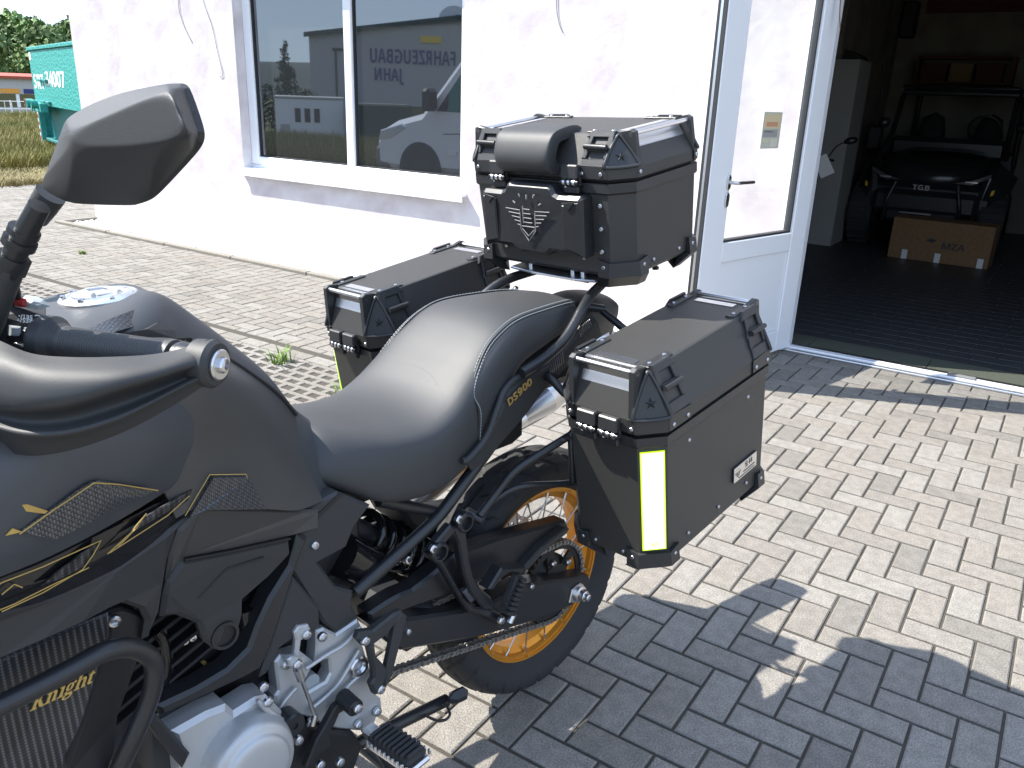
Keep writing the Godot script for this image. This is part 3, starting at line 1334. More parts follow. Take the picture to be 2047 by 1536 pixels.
func swingarm():
	var s := Node3D.new()
	s.name = "swingarm"
	bike.add_child(s)
	var st := mb()
	plate(st, [v(0.145,0.5433,0.5978), v(0.145,0.538,0.5585), v(0.145,0.5291,0.5277), v(0.145,0.5145,0.5043), v(0.145,0.4622,0.3591), v(0.145,0.4408,0.2636), v(0.145,0.441,0.1657), v(0.145,0.3852,0.0108), v(0.145,0.3557,-0.0841), v(0.145,0.3395,-0.0928), v(0.145,0.313,-0.0802), v(0.145,0.2954,-0.0191), v(0.145,0.32,0.1247), v(0.145,0.3696,0.308), v(0.145,0.4492,0.5272), v(0.145,0.4858,0.561)], v(-0.05, 0, 0), 0.006)
	plate(st, [v(0.13,0.559,0.5911), v(0.13,0.5653,0.5452), v(0.13,0.5667,0.5138), v(0.13,0.5636,0.4817), v(0.13,0.5768,0.4228), v(0.13,0.5949,0.3611), v(0.13,0.5817,0.2389), v(0.13,0.5385,-0.0003), v(0.13,0.5089,-0.0166), v(0.13,0.5041,0.0041), v(0.13,0.5021,0.0792), v(0.13,0.4689,0.1445), v(0.13,0.4964,0.2183), v(0.13,0.5016,0.3116), v(0.13,0.5039,0.3808), v(0.13,0.5201,0.4834), v(0.13,0.5272,0.5471), v(0.13,0.5308,0.587)], v(-0.04, 0, 0), 0.006)
	obj("arm", st, M.satin, s)
	st = mb()
	plate(st, mx([v(0.145,0.5433,0.5978), v(0.145,0.538,0.5585), v(0.145,0.5291,0.5277), v(0.145,0.5145,0.5043), v(0.145,0.4622,0.3591), v(0.145,0.4408,0.2636), v(0.145,0.441,0.1657), v(0.145,0.3852,0.0108), v(0.145,0.3557,-0.0841), v(0.145,0.3395,-0.0928), v(0.145,0.313,-0.0802), v(0.145,0.2954,-0.0191), v(0.145,0.32,0.1247), v(0.145,0.3696,0.308), v(0.145,0.4492,0.5272), v(0.145,0.4858,0.561)]), v(0.05, 0, 0), 0.006)
	plate(st, mx([v(0.13,0.559,0.5911), v(0.13,0.5653,0.5452), v(0.13,0.5667,0.5138), v(0.13,0.5636,0.4817), v(0.13,0.5768,0.4228), v(0.13,0.5949,0.3611), v(0.13,0.5817,0.2389), v(0.13,0.5385,-0.0003), v(0.13,0.5089,-0.0166), v(0.13,0.5021,0.0792), v(0.13,0.4689,0.1445), v(0.13,0.4964,0.2183), v(0.13,0.5016,0.3116), v(0.13,0.5039,0.3808), v(0.13,0.5201,0.4834), v(0.13,0.5272,0.5471)]), v(0.04, 0, 0), 0.006)
	tube(st, [v(-0.13, 0.47, 0.64), v(0.13, 0.47, 0.64)], 0.035, 12)
	bx(st, v(-0.12, 0.4, 0.4), v(0.12, 0.5, 0.5), 0.02)
	obj("arm", st, M.satin, s)
	# chain guard strip over the upper run
	st = mb()
	plate(st, [v(0.152,0.4878,0.1768), v(0.152,0.4946,0.1691), v(0.152,0.5202,0.1131), v(0.152,0.5355,0.026), v(0.152,0.5277,0.011), v(0.152,0.5174,0.0222), v(0.152,0.5042,0.0988), v(0.152,0.4777,0.1581)], v(-0.03, 0, 0), 0.003)
	obj("chain_guard", st, M.plastic, s)
	st = mb()
	plate(st, [v(0.152,0.318,0.0028), v(0.152,0.3517,-0.0066), v(0.152,0.3553,-0.0404), v(0.152,0.344,-0.0536), v(0.152,0.3015,-0.0669), v(0.152,0.3038,-0.0276)], v(-0.006, 0, 0), 0.002)
	obj("axle_plate", st, M.steel, s)
	st = mb()
	var c := v(0.152,0.328,-0.035)
	lathe(st, c, Vector3.RIGHT, [Vector2(0.021, 0), Vector2(0.021, 0.006), Vector2(0.016, 0.008), Vector2(0.013, 0.008)], 20)
	lathe(st, c, Vector3.RIGHT, [Vector2(0.0155, 0.008), Vector2(0.0155, 0.02), Vector2(0.013, 0.022), Vector2(0.009, 0.022)], 6)
	lathe(st, c, Vector3.RIGHT, [Vector2(0.009, 0.02), Vector2(0.009, 0.03), Vector2(0.006, 0.032), Vector2(0.006, 0.026), Vector2(0, 0.026)], 14)
	obj("axle_nut", st, M.steel, s)
	for p in [v(0.146,0.4243,0.1394), v(0.147,0.4875,0.5111)]:
		bolt(s, p, Vector3.RIGHT, 0.007, M.steel)
	# drive chain as alternating link plates round both sprockets
	st = mb()
	var path := []
	var cr := Vector2(0.353, 0.0)
	var cf := Vector2(0.447, 0.665)
	var rr := 0.107
	var rf := 0.042
	var dl := (cf - cr)
	var ang := dl.angle()
	var off := acos((rr - rf) / dl.length())
	for k in 25:
		var a := ang + off + (TAU - 2 * off) * k / 24.0
		path.append(cr + Vector2(cos(a), sin(a)) * rr)
	for k in 11:
		var a := ang - off + 2 * off * k / 10.0
		path.append(cf + Vector2(cos(a), sin(a)) * rf)
	path.append(path[0])
	var pitch := 0.0145
	var acc := 0.0
	var pins := []
	for i in path.size() - 1:
		var a: Vector2 = path[i]
		var b: Vector2 = path[i + 1]
		var l := a.distance_to(b)
		while acc < l:
			pins.append(a.lerp(b, acc / l))
			acc += pitch
		acc -= l
	for i in pins.size():
		var a: Vector2 = pins[i]
		var b: Vector2 = pins[(i + 1) % pins.size()]
		var d := (b - a).normalized()
		var nn := Vector2(-d.y, d.x)
		var outer := i % 2 == 0
		for sx in [0.095 + (0.009 if outer else 0.0065), 0.095 - (0.009 if outer else 0.0065)]:
			var poly := []
			for q in [[-0.005, 0.0], [-0.0025, 0.0062], [0.0025, 0.0062], [0.0072, 0.0045], [0.012, 0.0062], [0.017, 0.0062], [0.0195, 0.0], [0.017, -0.0062], [0.012, -0.0062], [0.0072, -0.0045], [0.0025, -0.0062], [-0.0025, -0.0062]]:
				var p: Vector2 = a + d * q[0] + nn * q[1]
				poly.append(v(sx, p.x, p.y))
			plate(st, poly, v(-0.002, 0, 0))
		tube(st, [v(0.107, a.x, a.y), v(0.083, a.x, a.y)], 0.0042, 7)
	obj("chain", st, M.chain, s)


func bar_plate(called: String, pts: Array, m: Material, depth: float, bev := 0.004, parent: Node = null) -> MeshInstance3D:
	var st := mb()
	plate(st, pts, v(-depth, 0, 0), bev)
	return obj(called, st, m, parent if parent else bike)


func pipe(called: String, pts: Array, r, m: Material, round := 0.04, parent: Node = null, n := 12) -> MeshInstance3D:
	var st := mb()
	tube(st, rounded(pts, round) if round > 0 else pts, r, n)
	return obj(called, st, m, parent if parent else bike)


func frame_and_engine():
	# dark heart of the engine
	var e := Node3D.new()
	e.name = "engine"
	bike.add_child(e)
	var st := mb()
	bx(st, v(-0.17, 0.3, 0.66), v(0.12, 0.56, 1.06), 0.05)
	bx(st, v(-0.13, 0.5, 0.72), v(0.11, 0.72, 0.98), 0.03)
	box(st, Transform3D(Basis(Vector3.RIGHT, 0.35), v(-0.01, 0.72, 1.02)), v(0.25, 0.3, 0.22), 0.03)
	bx(st, v(-0.12, 0.55, 0.55), v(0.09, 0.9, 0.74), 0.03)
	for i in 9:
		box(st, Transform3D(Basis(Vector3.RIGHT, 0.35), v(0.0, 0.62 + i * 0.022, 0.98 + i * 0.004)), v(0.27, 0.006, 0.25), 0.002)
	obj("crankcase", st, M.dark, e)
	st = mb()
	for q in [[v(0.12,0.7137,0.9695), v(0.12,0.6566,0.9642), v(0.12,0.6084,0.9727), v(0.12,0.5722,0.9924)], [v(0.1,0.6968,0.937), v(0.1,0.653,0.9318), v(0.1,0.6426,0.9118), v(0.1,0.6545,0.8996)], [v(0.09,0.6541,0.9607), v(0.09,0.6372,0.9342), v(0.09,0.641,0.9124), v(0.09,0.5999,0.8868)], [v(0.08,0.6806,0.7943), v(0.08,0.6795,0.7638), v(0.08,0.6325,0.7588), v(0.08,0.6053,0.7895), v(0.08,0.5864,0.8097)], [v(0.02,0.6553,0.4534), v(0.02,0.6442,0.3947), v(0.02,0.6307,0.3689), v(0.02,0.6025,0.3246)]]:
		tube(st, curve(q, 6), 0.006, 8)
	obj("hose", st, M.gloss, e)
	st = mb()
	for q in [[v(0.1,0.6842,0.8099), v(0.1,0.6787,0.779)], [v(0.1,0.6734,0.8066), v(0.1,0.6642,0.7834)]]:
		tube(st, q, 0.007, 8)
	bx(st, v(0.08,0.6683,0.8015) - v(0.01, 0.03, 0.01), v(0.1,0.6778,0.779))
	obj("injector", st, M.gloss, e)
	for p in [v(0.12,0.6733,0.9404), v(0.12,0.6725,0.9275), v(0.1,0.6723,0.7704), v(0.11,0.627,0.8169), v(0.13,0.5992,0.7675)]:
		bolt(e, p, v(1, 0.2, 0.1), 0.007, M.steel)
	st = mb()
	plate(st, [v(0.12,0.6202,0.9185), v(0.12,0.6205,0.9123), v(0.12,0.615,0.9089), v(0.12,0.61,0.9135)], v(-0.004, 0, 0))
	obj("yellow_clip", st, M.gold_line, e)
	# coolant pipe behind the lower panel
	pipe("frame_tube", [v(0.13,0.7182,0.9857), v(0.13,0.6966,0.9763), v(0.13,0.6567,0.9764), v(0.13,0.6213,0.9858)], 0.009, M.gloss, 0.02, e)
	# clutch cover in pale cast metal
	var cover := Node3D.new()
	cover.name = "clutch_cover"
	bike.add_child(cover)
	bar_plate("cover_flange", [v(0.19,0.5768,1.0045), v(0.19,0.5791,0.9489), v(0.19,0.5739,0.9152), v(0.19,0.5534,0.9039), v(0.19,0.5576,0.8644), v(0.19,0.5508,0.8448), v(0.19,0.5262,0.8324), v(0.19,0.5026,0.8196), v(0.19,0.4762,0.8189), v(0.19,0.4427,0.8126), v(0.19,0.4101,0.8139), v(0.19,0.3724,0.8281), v(0.19,0.3903,0.9153), v(0.19,0.4527,1.0022), v(0.19,0.5286,0.9981)], M.silver, 0.05, 0.008, cover)
	st = mb()
	var rows := []
	for q in [[255.0, 270.0, 0.19], [245.0, 262.0, 0.21], [225.0, 245.0, 0.226], [190.0, 205.0, 0.232], [165.0, 180.0, 0.24], [90.0, 100.0, 0.243], [4.0, 4.0, 0.244]]:
		var ring := []
		for k in 24:
			var a := TAU * k / 24
			ring.append(v(q[2], 0.462 - sin(a) * q[1] * 0.00031, 0.896 - cos(a) * q[0] * 0.00031))
		rows.append(ring)
	skin(st, rows, 3, 2, 0.0, true)
	obj("cover_dome", st, M.silver, cover)
	for q in [[[v(0.2,0.5632,0.8696), v(0.2,0.5268,0.8502), v(0.2,0.4982,0.8292)], 0.007]]:
		st = mb()
		tube(st, q[0], [q[1] * 0.5, q[1], q[1] * 0.6] if q[0].size() == 3 else q[1], 8)
		obj("cover_rib", st, M.silver, cover)
	for p in [v(0.205,0.5529,0.8536), v(0.19,0.5732,0.8514), v(0.2,0.4404,0.8021), v(0.2,0.4198,0.8264), v(0.2,0.3617,0.7634), v(0.2,0.3403,0.7227)]:
		bolt(cover, p, Vector3.RIGHT, 0.0085, M.steel)
	# radiator-side casing below the frame
	bar_plate("lower_case", [v(0.15,0.6013,1.017), v(0.15,0.5447,0.9896), v(0.15,0.4619,0.9712), v(0.15,0.4239,0.946), v(0.15,0.4836,1.0323)], M.plastic, 0.05, 0.004, e)
	bar_plate("side_case", [v(0.17,0.4576,0.8081), v(0.17,0.4275,0.7596), v(0.17,0.3862,0.7156), v(0.17,0.3528,0.6683), v(0.17,0.3074,0.649), v(0.17,0.2521,0.6783), v(0.17,0.3485,0.8177)], M.dark, 0.08, 0.006, e)
	# pivot plate, pale cast alloy, with its window
	var pp := Node3D.new()
	pp.name = "pivot_plate"
	bike.add_child(pp)
	bar_plate("casting", [v(0.16,0.5835,0.6377), v(0.16,0.5562,0.6268), v(0.16,0.547,0.6424), v(0.16,0.5189,0.629), v(0.16,0.4797,0.6196), v(0.16,0.4323,0.6111), v(0.16,0.4134,0.6159), v(0.16,0.3804,0.5938), v(0.16,0.3525,0.5925), v(0.16,0.3439,0.6072), v(0.16,0.3306,0.6129), v(0.16,0.3327,0.64), v(0.16,0.3598,0.6786), v(0.16,0.375,0.6989), v(0.16,0.402,0.7281), v(0.16,0.4416,0.7616), v(0.16,0.4867,0.8178), v(0.16,0.5175,0.8165), v(0.16,0.5239,0.8092), v(0.16,0.5827,0.8105), v(0.16,0.5918,0.7991), v(0.16,0.5822,0.7847), v(0.16,0.5775,0.7601), v(0.16,0.5414,0.7341), v(0.16,0.5392,0.7359), v(0.16,0.5115,0.7576), v(0.16,0.4882,0.753), v(0.16,0.4897,0.7141), v(0.16,0.5019,0.7045), v(0.16,0.5321,0.7043), v(0.16,0.5417,0.7338), v(0.16,0.5682,0.7288), v(0.16,0.6026,0.7261), v(0.16,0.6009,0.7099), v(0.16,0.5763,0.6856)], M.silver, 0.03, 0.004, pp)
	st = mb()
	for q in [[v(0.168,0.5728,0.639), v(0.168,0.5542,0.675), v(0.168,0.5508,0.7191), v(0.168,0.5458,0.7584)], [v(0.168,0.5253,0.6454), v(0.168,0.4813,0.6903), v(0.168,0.4681,0.7152), v(0.168,0.458,0.7558)], [v(0.168,0.4757,0.6303), v(0.168,0.4632,0.6706), v(0.168,0.4453,0.6997), v(0.168,0.4318,0.7178)], [v(0.168,0.5186,0.7797), v(0.168,0.5057,0.8026), v(0.168,0.4954,0.8127)]]:
		tube(st, curve(q, 5), 0.0038, 8)
	obj("rib", st, M.silver, pp)
	st = mb()
	var c := v(0.16,0.4893,0.647)
	lathe(st, c, Vector3.RIGHT, [Vector2(0.0, -0.01), Vector2(0.021, -0.01), Vector2(0.021, 0.009), Vector2(0.018, 0.012), Vector2(0.013, 0.012), Vector2(0.009, 0.006), Vector2(0.0085, -0.005), Vector2(0, -0.005)], 22)
	obj("pivot_bolt", st, M.steel, pp)
	for p in [v(0.164,0.589,0.7178), v(0.164,0.5714,0.7927), v(0.166,0.3648,0.6096), v(0.2,0.5654,0.6528), v(0.2,0.4435,0.6237), v(0.166,0.4286,0.7568), v(0.166,0.3614,0.6539)]:
		bolt(pp, p, Vector3.RIGHT, 0.009, M.steel)
	st = mb()
	lathe(st, v(0.13,0.4958,0.7376), Vector3.RIGHT, [Vector2(0, 0.02), Vector2(0.016, 0.02), Vector2(0.016, 0)], 16)
	obj("sensor_plug", st, M.gray_button, pp)
	bar_plate("window_back", [v(0.12,0.611,0.7943), v(0.12,0.5901,0.7002), v(0.12,0.5311,0.6634), v(0.12,0.416,0.6715), v(0.12,0.425,0.7469), v(0.12,0.4809,0.8065)], M.dark, 0.02, 0.0, pp)
	# gear linkage
	var lk := Node3D.new()
	lk.name = "gear_linkage"
	bike.add_child(lk)
	bar_plate("arm", [v(0.176,0.6336,0.7787), v(0.176,0.6415,0.7698), v(0.176,0.6356,0.7501), v(0.176,0.6251,0.7462), v(0.176,0.61,0.7506), v(0.176,0.6116,0.7661), v(0.176,0.5889,0.7711), v(0.176,0.569,0.7696), v(0.176,0.5778,0.7859), v(0.176,0.5996,0.7795), v(0.176,0.6169,0.7765)], M.silver, 0.01, 0.003, lk)
	bar_plate("eye", [v(0.186,0.596,0.8013), v(0.186,0.5981,0.7936), v(0.186,0.5888,0.7791), v(0.186,0.5738,0.7748), v(0.186,0.5653,0.7795), v(0.186,0.5686,0.7885), v(0.186,0.5802,0.7982)], M.silver, 0.012, 0.003, lk)
	bolt(lk, v(0.178,0.6207,0.7573), Vector3.RIGHT, 0.0085, M.steel)
	bolt(lk, v(0.187,0.5789,0.7843), Vector3.RIGHT, 0.009, M.steel)
	pipe("rod_end", [v(0.186,0.5701,0.7853), v(0.186,0.5461,0.7796)], 0.0075, M.steel, 0.0, lk)
	pipe("rod", [v(0.186,0.5477,0.7794), v(0.186,0.4465,0.7556)], 0.0035, M.steel, 0.0, lk)
	pipe("rod_end", [v(0.186,0.458,0.758), v(0.186,0.44,0.7643)], 0.0055, M.steel, 0.0, lk)
	# round black sprocket-side plug and the shift lever hub
	st = mb()
	lathe(st, v(0.205,0.4804,0.8112), Vector3.RIGHT, [Vector2(0.02, -0.03), Vector2(0.021, 0.0), Vector2(0.019, 0.004), Vector2(0.006, 0.004), Vector2(0.006, 0.001), Vector2(0, 0.001)], 24)
	obj("oil_plug", st, M.satin, e)
	bar_plate("shift_lever", [v(0.2,0.4659,0.7039), v(0.2,0.4206,0.6684), v(0.2,0.4167,0.6793), v(0.2,0.4422,0.6986), v(0.2,0.4423,0.7157), v(0.2,0.4252,0.727), v(0.2,0.4168,0.741), v(0.2,0.3864,0.7365), v(0.2,0.3832,0.7634), v(0.2,0.3677,0.7842), v(0.2,0.374,0.7933), v(0.2,0.4165,0.7674), v(0.2,0.4371,0.7462), v(0.2,0.4611,0.7245)], M.dark, 0.015, 0.003)
	st = mb()
	var l0 := v(0.2,0.4682,0.7021)
	tube(st, [l0 + v(-0.01, 0, 0), l0 + v(0.03, -0.004, 0)], 0.016, 12)
	obj("shift_stub", st, M.satin, bike)
	bolt(bike, v(0.235,0.4668,0.7014), Vector3.RIGHT, 0.009, M.steel)
	# main frame beams and cover plates
	bar_plate("frame_beam", [v(0.172,0.8085,0.7538), v(0.172,0.7953,0.7349), v(0.172,0.7395,0.7656), v(0.172,0.7265,0.7718), v(0.172,0.6541,0.8046), v(0.172,0.6163,0.8256), v(0.172,0.592,0.8426), v(0.172,0.5917,0.8735), v(0.172,0.5968,0.9715), v(0.172,0.5991,1.0105), v(0.172,0.6203,1.0141), v(0.172,0.6184,0.9522), v(0.172,0.6239,0.8993), v(0.172,0.6429,0.8609), v(0.172,0.677,0.8426), v(0.172,0.7153,0.8163), v(0.172,0.7587,0.7738)], M.satin, 0.04, 0.006)
	pipe("frame_tube", [v(0.13,0.5765,1.0138), v(0.13,0.5836,0.9526), v(0.13,0.5873,0.8879), v(0.13,0.6088,0.8519), v(0.13,0.6497,0.8363), v(0.13,0.6914,0.8396)], 0.0175, M.gloss, 0.05)
	bar_plate("frame_gusset", [v(0.168,0.7334,0.7663), v(0.168,0.6505,0.7207), v(0.168,0.6109,0.7216), v(0.168,0.619,0.763), v(0.168,0.6092,0.8043), v(0.168,0.5741,0.8311), v(0.168,0.5734,0.8447), v(0.168,0.6209,0.8228), v(0.168,0.6742,0.8004)], M.plastic, 0.03, 0.005)
	bar_plate("frame_cover", [v(0.16,0.8453,0.7453), v(0.16,0.8438,0.7212), v(0.16,0.8516,0.664), v(0.16,0.8016,0.5949), v(0.16,0.772,0.6328), v(0.16,0.739,0.6518), v(0.16,0.7325,0.7112), v(0.16,0.6711,0.6792), v(0.16,0.6449,0.6425), v(0.16,0.6192,0.6493), v(0.16,0.5859,0.6353), v(0.16,0.5791,0.6856), v(0.16,0.6112,0.7107), v(0.16,0.7069,0.7508), v(0.16,0.7478,0.7686)], M.plastic, 0.03, 0.005)
	bar_plate("frame_cover_seam", [v(0.1615,0.8485,0.6621), v(0.1615,0.8437,0.6543), v(0.1615,0.7992,0.7411), v(0.1615,0.8055,0.7496)], M.dark, 0.002, 0.0)
	bolt(bike, v(0.162,0.7712,0.7184), Vector3.RIGHT, 0.0075, M.steel)
	# heel guard with its cut-out, as three bars
	var hg := Node3D.new()
	hg.name = "heel_guard"
	bike.add_child(hg)
	bar_plate("guard_bar", [v(0.2,0.5757,0.6694), v(0.2,0.5875,0.6635), v(0.2,0.5769,0.6327), v(0.2,0.5887,0.585), v(0.2,0.5865,0.5665), v(0.2,0.5733,0.5708), v(0.2,0.5512,0.6015), v(0.2,0.5458,0.6308), v(0.2,0.5465,0.645), v(0.2,0.5568,0.6584)], M.plastic, 0.015, 0.004, hg)
	bar_plate("guard_bar", [v(0.2,0.5465,0.645), v(0.2,0.5458,0.6308), v(0.2,0.5176,0.6287), v(0.2,0.487,0.6102), v(0.2,0.4738,0.6053), v(0.2,0.4306,0.6223), v(0.2,0.4372,0.6367), v(0.2,0.4642,0.6443), v(0.2,0.4737,0.6365), v(0.2,0.4981,0.637)], M.plastic, 0.015, 0.004, hg)
	bar_plate("guard_bar", [v(0.199,0.5857,0.5657), v(0.199,0.5668,0.5513), v(0.199,0.5083,0.5728), v(0.199,0.453,0.5943), v(0.199,0.4286,0.6198), v(0.199,0.4656,0.6105), v(0.199,0.5039,0.5975), v(0.199,0.543,0.5863), v(0.199,0.5679,0.5814)], M.plastic, 0.015, 0.004, hg)
	for p in [v(0.201,0.5655,0.6517), v(0.201,0.4446,0.6242)]:
		bolt(hg, p, Vector3.RIGHT, 0.0075, M.steel)
	# foot peg: alloy tray and ridged rubber
	var fp := Node3D.new()
	fp.name = "foot_peg"
	bike.add_child(fp)
	var base := v(0.2,0.3611,0.641)
	var xf := Transform3D(Basis(Vector3.UP, 0.08), base)
	st = mb()
	for i in 9:
		box(st, xf * Transform3D(Basis(), v(0.014 + i * 0.0115, 0.004, 0.0)), v(0.008, 0.02, 0.05 if i < 8 else 0.04), 0.003)
	box(st, xf * Transform3D(Basis(), v(0.058, -0.002, 0)), v(0.112, 0.014, 0.052), 0.006)
	obj("rubber", st, M.rubber, fp)
	st = mb()
	box(st, xf * Transform3D(Basis(), v(0.06, -0.016, 0)), v(0.12, 0.012, 0.056), 0.004)
	for i in 10:
		for s in [-1, 1]:
			box(st, xf * Transform3D(Basis(Vector3.RIGHT, 0), v(0.01 + i * 0.0115, -0.006, s * 0.029)), v(0.006, 0.012, 0.004), 0.001)
	box(st, xf * Transform3D(Basis(), v(-0.01, -0.01, 0)), v(0.03, 0.022, 0.03), 0.006)
	obj("tray", st, M.bare_alu, fp)
	# side stand, folded back
	var ss := Node3D.new()
	ss.name = "side_stand"
	bike.add_child(ss)
	pipe("leg", [v(0.14,0.3027,0.6935), v(0.14,0.2926,0.6463), v(0.14,0.2791,0.5491), v(0.14,0.2574,0.4067)], 0.0135, M.satin, 0.0, ss, 14)
	st = mb()
	var f := v(0.172,0.2836,0.4012)
	box(st, Transform3D(frame_to(v(0.172,0.2836,0.4012) - v(0.155,0.2951,0.5605)), f), v(0.03, 0.034, 0.05), 0.012)
	obj("foot", st, M.satin, ss)
	pipe("loop", [v(0.165,0.2834,0.4903), v(0.165,0.2653,0.4736), v(0.165,0.2441,0.4522), v(0.165,0.2345,0.43), v(0.165,0.2398,0.4185), v(0.165,0.262,0.4248), v(0.165,0.2805,0.4357)], 0.0032, M.satin, 0.006, ss, 6)
	# main stand, planted
	st = mb()
	for s in [-1.0, 1.0]:
		tube(st, rounded([v(s * 0.1, 0.3, 0.6), v(s * 0.14, 0.15, 0.55), v(s * 0.17, 0.012, 0.5), v(s * 0.2, 0.01, 0.46)], 0.02), 0.014, 10)
	tube(st, [v(-0.14, 0.15, 0.55), v(0.14, 0.15, 0.55)], 0.012, 10)
	obj("main_stand", st, M.satin, bike)
	# shock absorber
	var sh := Node3D.new()
	sh.name = "shock_absorber"
	bike.add_child(sh)
	st = mb()
	var a0 := v(0.05,0.6941,0.5492)
	var a1 := v(0.03,0.542,0.3671)
	var ax := (a1 - a0).normalized()
	var u := ax.cross(Vector3.RIGHT).normalized()
	var w2 := ax.cross(u)
	var pts := []
	for i in 121:
		var t := i / 120.0
		var an := t * TAU * 6.5
		pts.append(a0.lerp(a1, t) + (u * cos(an) + w2 * sin(an)) * 0.041)
	tube(st, pts, 0.0088, 9)
	obj("spring", st, M.gloss, sh)
	pipe("damper", [a0 - ax * 0.06, a1 + ax * 0.05], 0.022, M.satin, 0.0, sh)
	pipe("preload_adjuster", [v(0.09,0.6857,0.6208), v(0.09,0.6283,0.5567)], [0.042, 0.042], M.gloss, 0.0, sh, 20)
	st = mb()
	bx(st, v(0.1,0.6465,0.6738), v(0.06,0.6559,0.6105))
	obj("adjuster_bracket", st, M.dark, sh)
	bolt(sh, v(0.08,0.5982,0.453), v(1, 0.3, 0), 0.01, M.steel)
	# rear subframe tubes
	pipe("subframe_tube", [v(0.135,0.6226,0.6238), v(0.135,0.7009,0.4154), v(0.135,0.7923,0.2914), v(0.135,0.8382,0.2308)], 0.0135, M.satin, 0.03)
	pipe("subframe_tube", [v(0.12,0.7803,0.549), v(0.12,0.7412,0.4745), v(0.12,0.7016,0.3956)], 0.0115, M.satin, 0.02)
	for q in [[v(0.135,0.6226,0.6238), v(0.135,0.7009,0.4154), v(0.135,0.7923,0.2914), v(0.135,0.8382,0.2308)], [v(0.12,0.7803,0.549), v(0.12,0.7412,0.4745), v(0.12,0.7016,0.3956)]]:
		pipe("subframe_tube", mx(q), 0.0125, M.satin, 0.03)
	bar_plate("tail_carrier", [v(0.06,0.6996,0.4467), v(0.06,0.6997,0.4176), v(0.06,0.657,0.3452), v(0.06,0.6275,0.3414), v(0.06,0.604,0.3778), v(0.06,0.6602,0.4275)], M.dark, 0.12, 0.01)
	# pillion peg bracket and the folded peg
	var pb := Node3D.new()
	pb.name = "pillion_bracket"
	bike.add_child(pb)
	bar_plate("bracket_arm", [v(0.17,0.6898,0.4074), v(0.17,0.6794,0.371), v(0.17,0.5962,0.3609), v(0.17,0.5546,0.35), v(0.17,0.5183,0.3318), v(0.17,0.4772,0.2964), v(0.17,0.4423,0.289), v(0.17,0.4541,0.3179), v(0.17,0.5176,0.3594), v(0.17,0.5663,0.3769), v(0.17,0.6447,0.3911)], M.satin, 0.02, 0.004, pb)
	bar_plate("bracket_arm", [v(0.17,0.6579,0.4754), v(0.17,0.6398,0.44), v(0.17,0.5905,0.4157), v(0.17,0.5128,0.3776), v(0.17,0.4782,0.3483), v(0.17,0.4466,0.2939), v(0.17,0.3993,0.2414), v(0.17,0.3854,0.2464), v(0.17,0.3954,0.2666), v(0.17,0.4307,0.306), v(0.17,0.4744,0.3644), v(0.17,0.5113,0.3865), v(0.17,0.6154,0.4406)], M.satin, 0.02, 0.004, pb)
	bar_plate("bracket_arm", [v(0.17,0.6727,0.4523), v(0.17,0.6965,0.4115), v(0.17,0.6797,0.3948), v(0.17,0.652,0.4397)], M.satin, 0.018, 0.004, pb)
	bar_plate("bracket_web", [v(0.163,0.5217,0.3753), v(0.163,0.5311,0.3503), v(0.163,0.4928,0.3203), v(0.163,0.4849,0.353)], M.metal_paint, 0.01, 0.002, pb)
	for p in [v(0.15,0.6481,0.4435), v(0.15,0.6877,0.3729)]:
		st = mb()
		lathe(st, p, Vector3.RIGHT, [Vector2(0.022, 0), Vector2(0.022, 0.022), Vector2(0.018, 0.026), Vector2(0.0145, 0.026), Vector2(0.0135, 0.014), Vector2(0, 0.014)], 22)
		obj("boss", st, M.satin, pb)
	st = mb()
	lathe(st, v(0.165,0.4027,0.2615), Vector3.RIGHT, [Vector2(0.016, 0), Vector2(0.016, 0.02), Vector2(0.0, 0.02)], 18)
	obj("boss", st, M.satin, pb)
	for p in [v(0.168,0.6615,0.459), v(0.168,0.7004,0.3896), v(0.186,0.4224,0.2833)]:
		bolt(pb, p, Vector3.RIGHT, 0.0095, M.steel)
	bar_plate("peg_frame", [v(0.19,0.5188,0.326), v(0.19,0.5541,0.2859), v(0.19,0.5239,0.2086), v(0.19,0.5062,0.2149), v(0.19,0.5292,0.2589), v(0.19,0.5274,0.2857), v(0.19,0.5105,0.3119)], M.satin, 0.03, 0.004, pb)
	st = mb()
	var r0 := v(0.2,0.5181,0.2371)
	var r1 := v(0.2,0.4424,0.2808)
	for i in 8:
		var t := (i + 0.5) / 8.0
		box(st, Transform3D(frame_to(r1 - r0), r0.lerp(r1, t)), v(0.03, 0.018 + 0.012 * t, 0.0085), 0.002)
	box(st, Transform3D(frame_to(r1 - r0), (r0 + r1) / 2 - v(0.008, 0, 0)), v(0.02, 0.026, (r1 - r0).length()), 0.004)
	obj("peg_rubber", st, M.rubber, pb)
	pipe("peg_pivot", [v(0.2,0.4157,0.2707), v(0.2,0.4336,0.2584)], 0.007, M.steel, 0.0, pb)


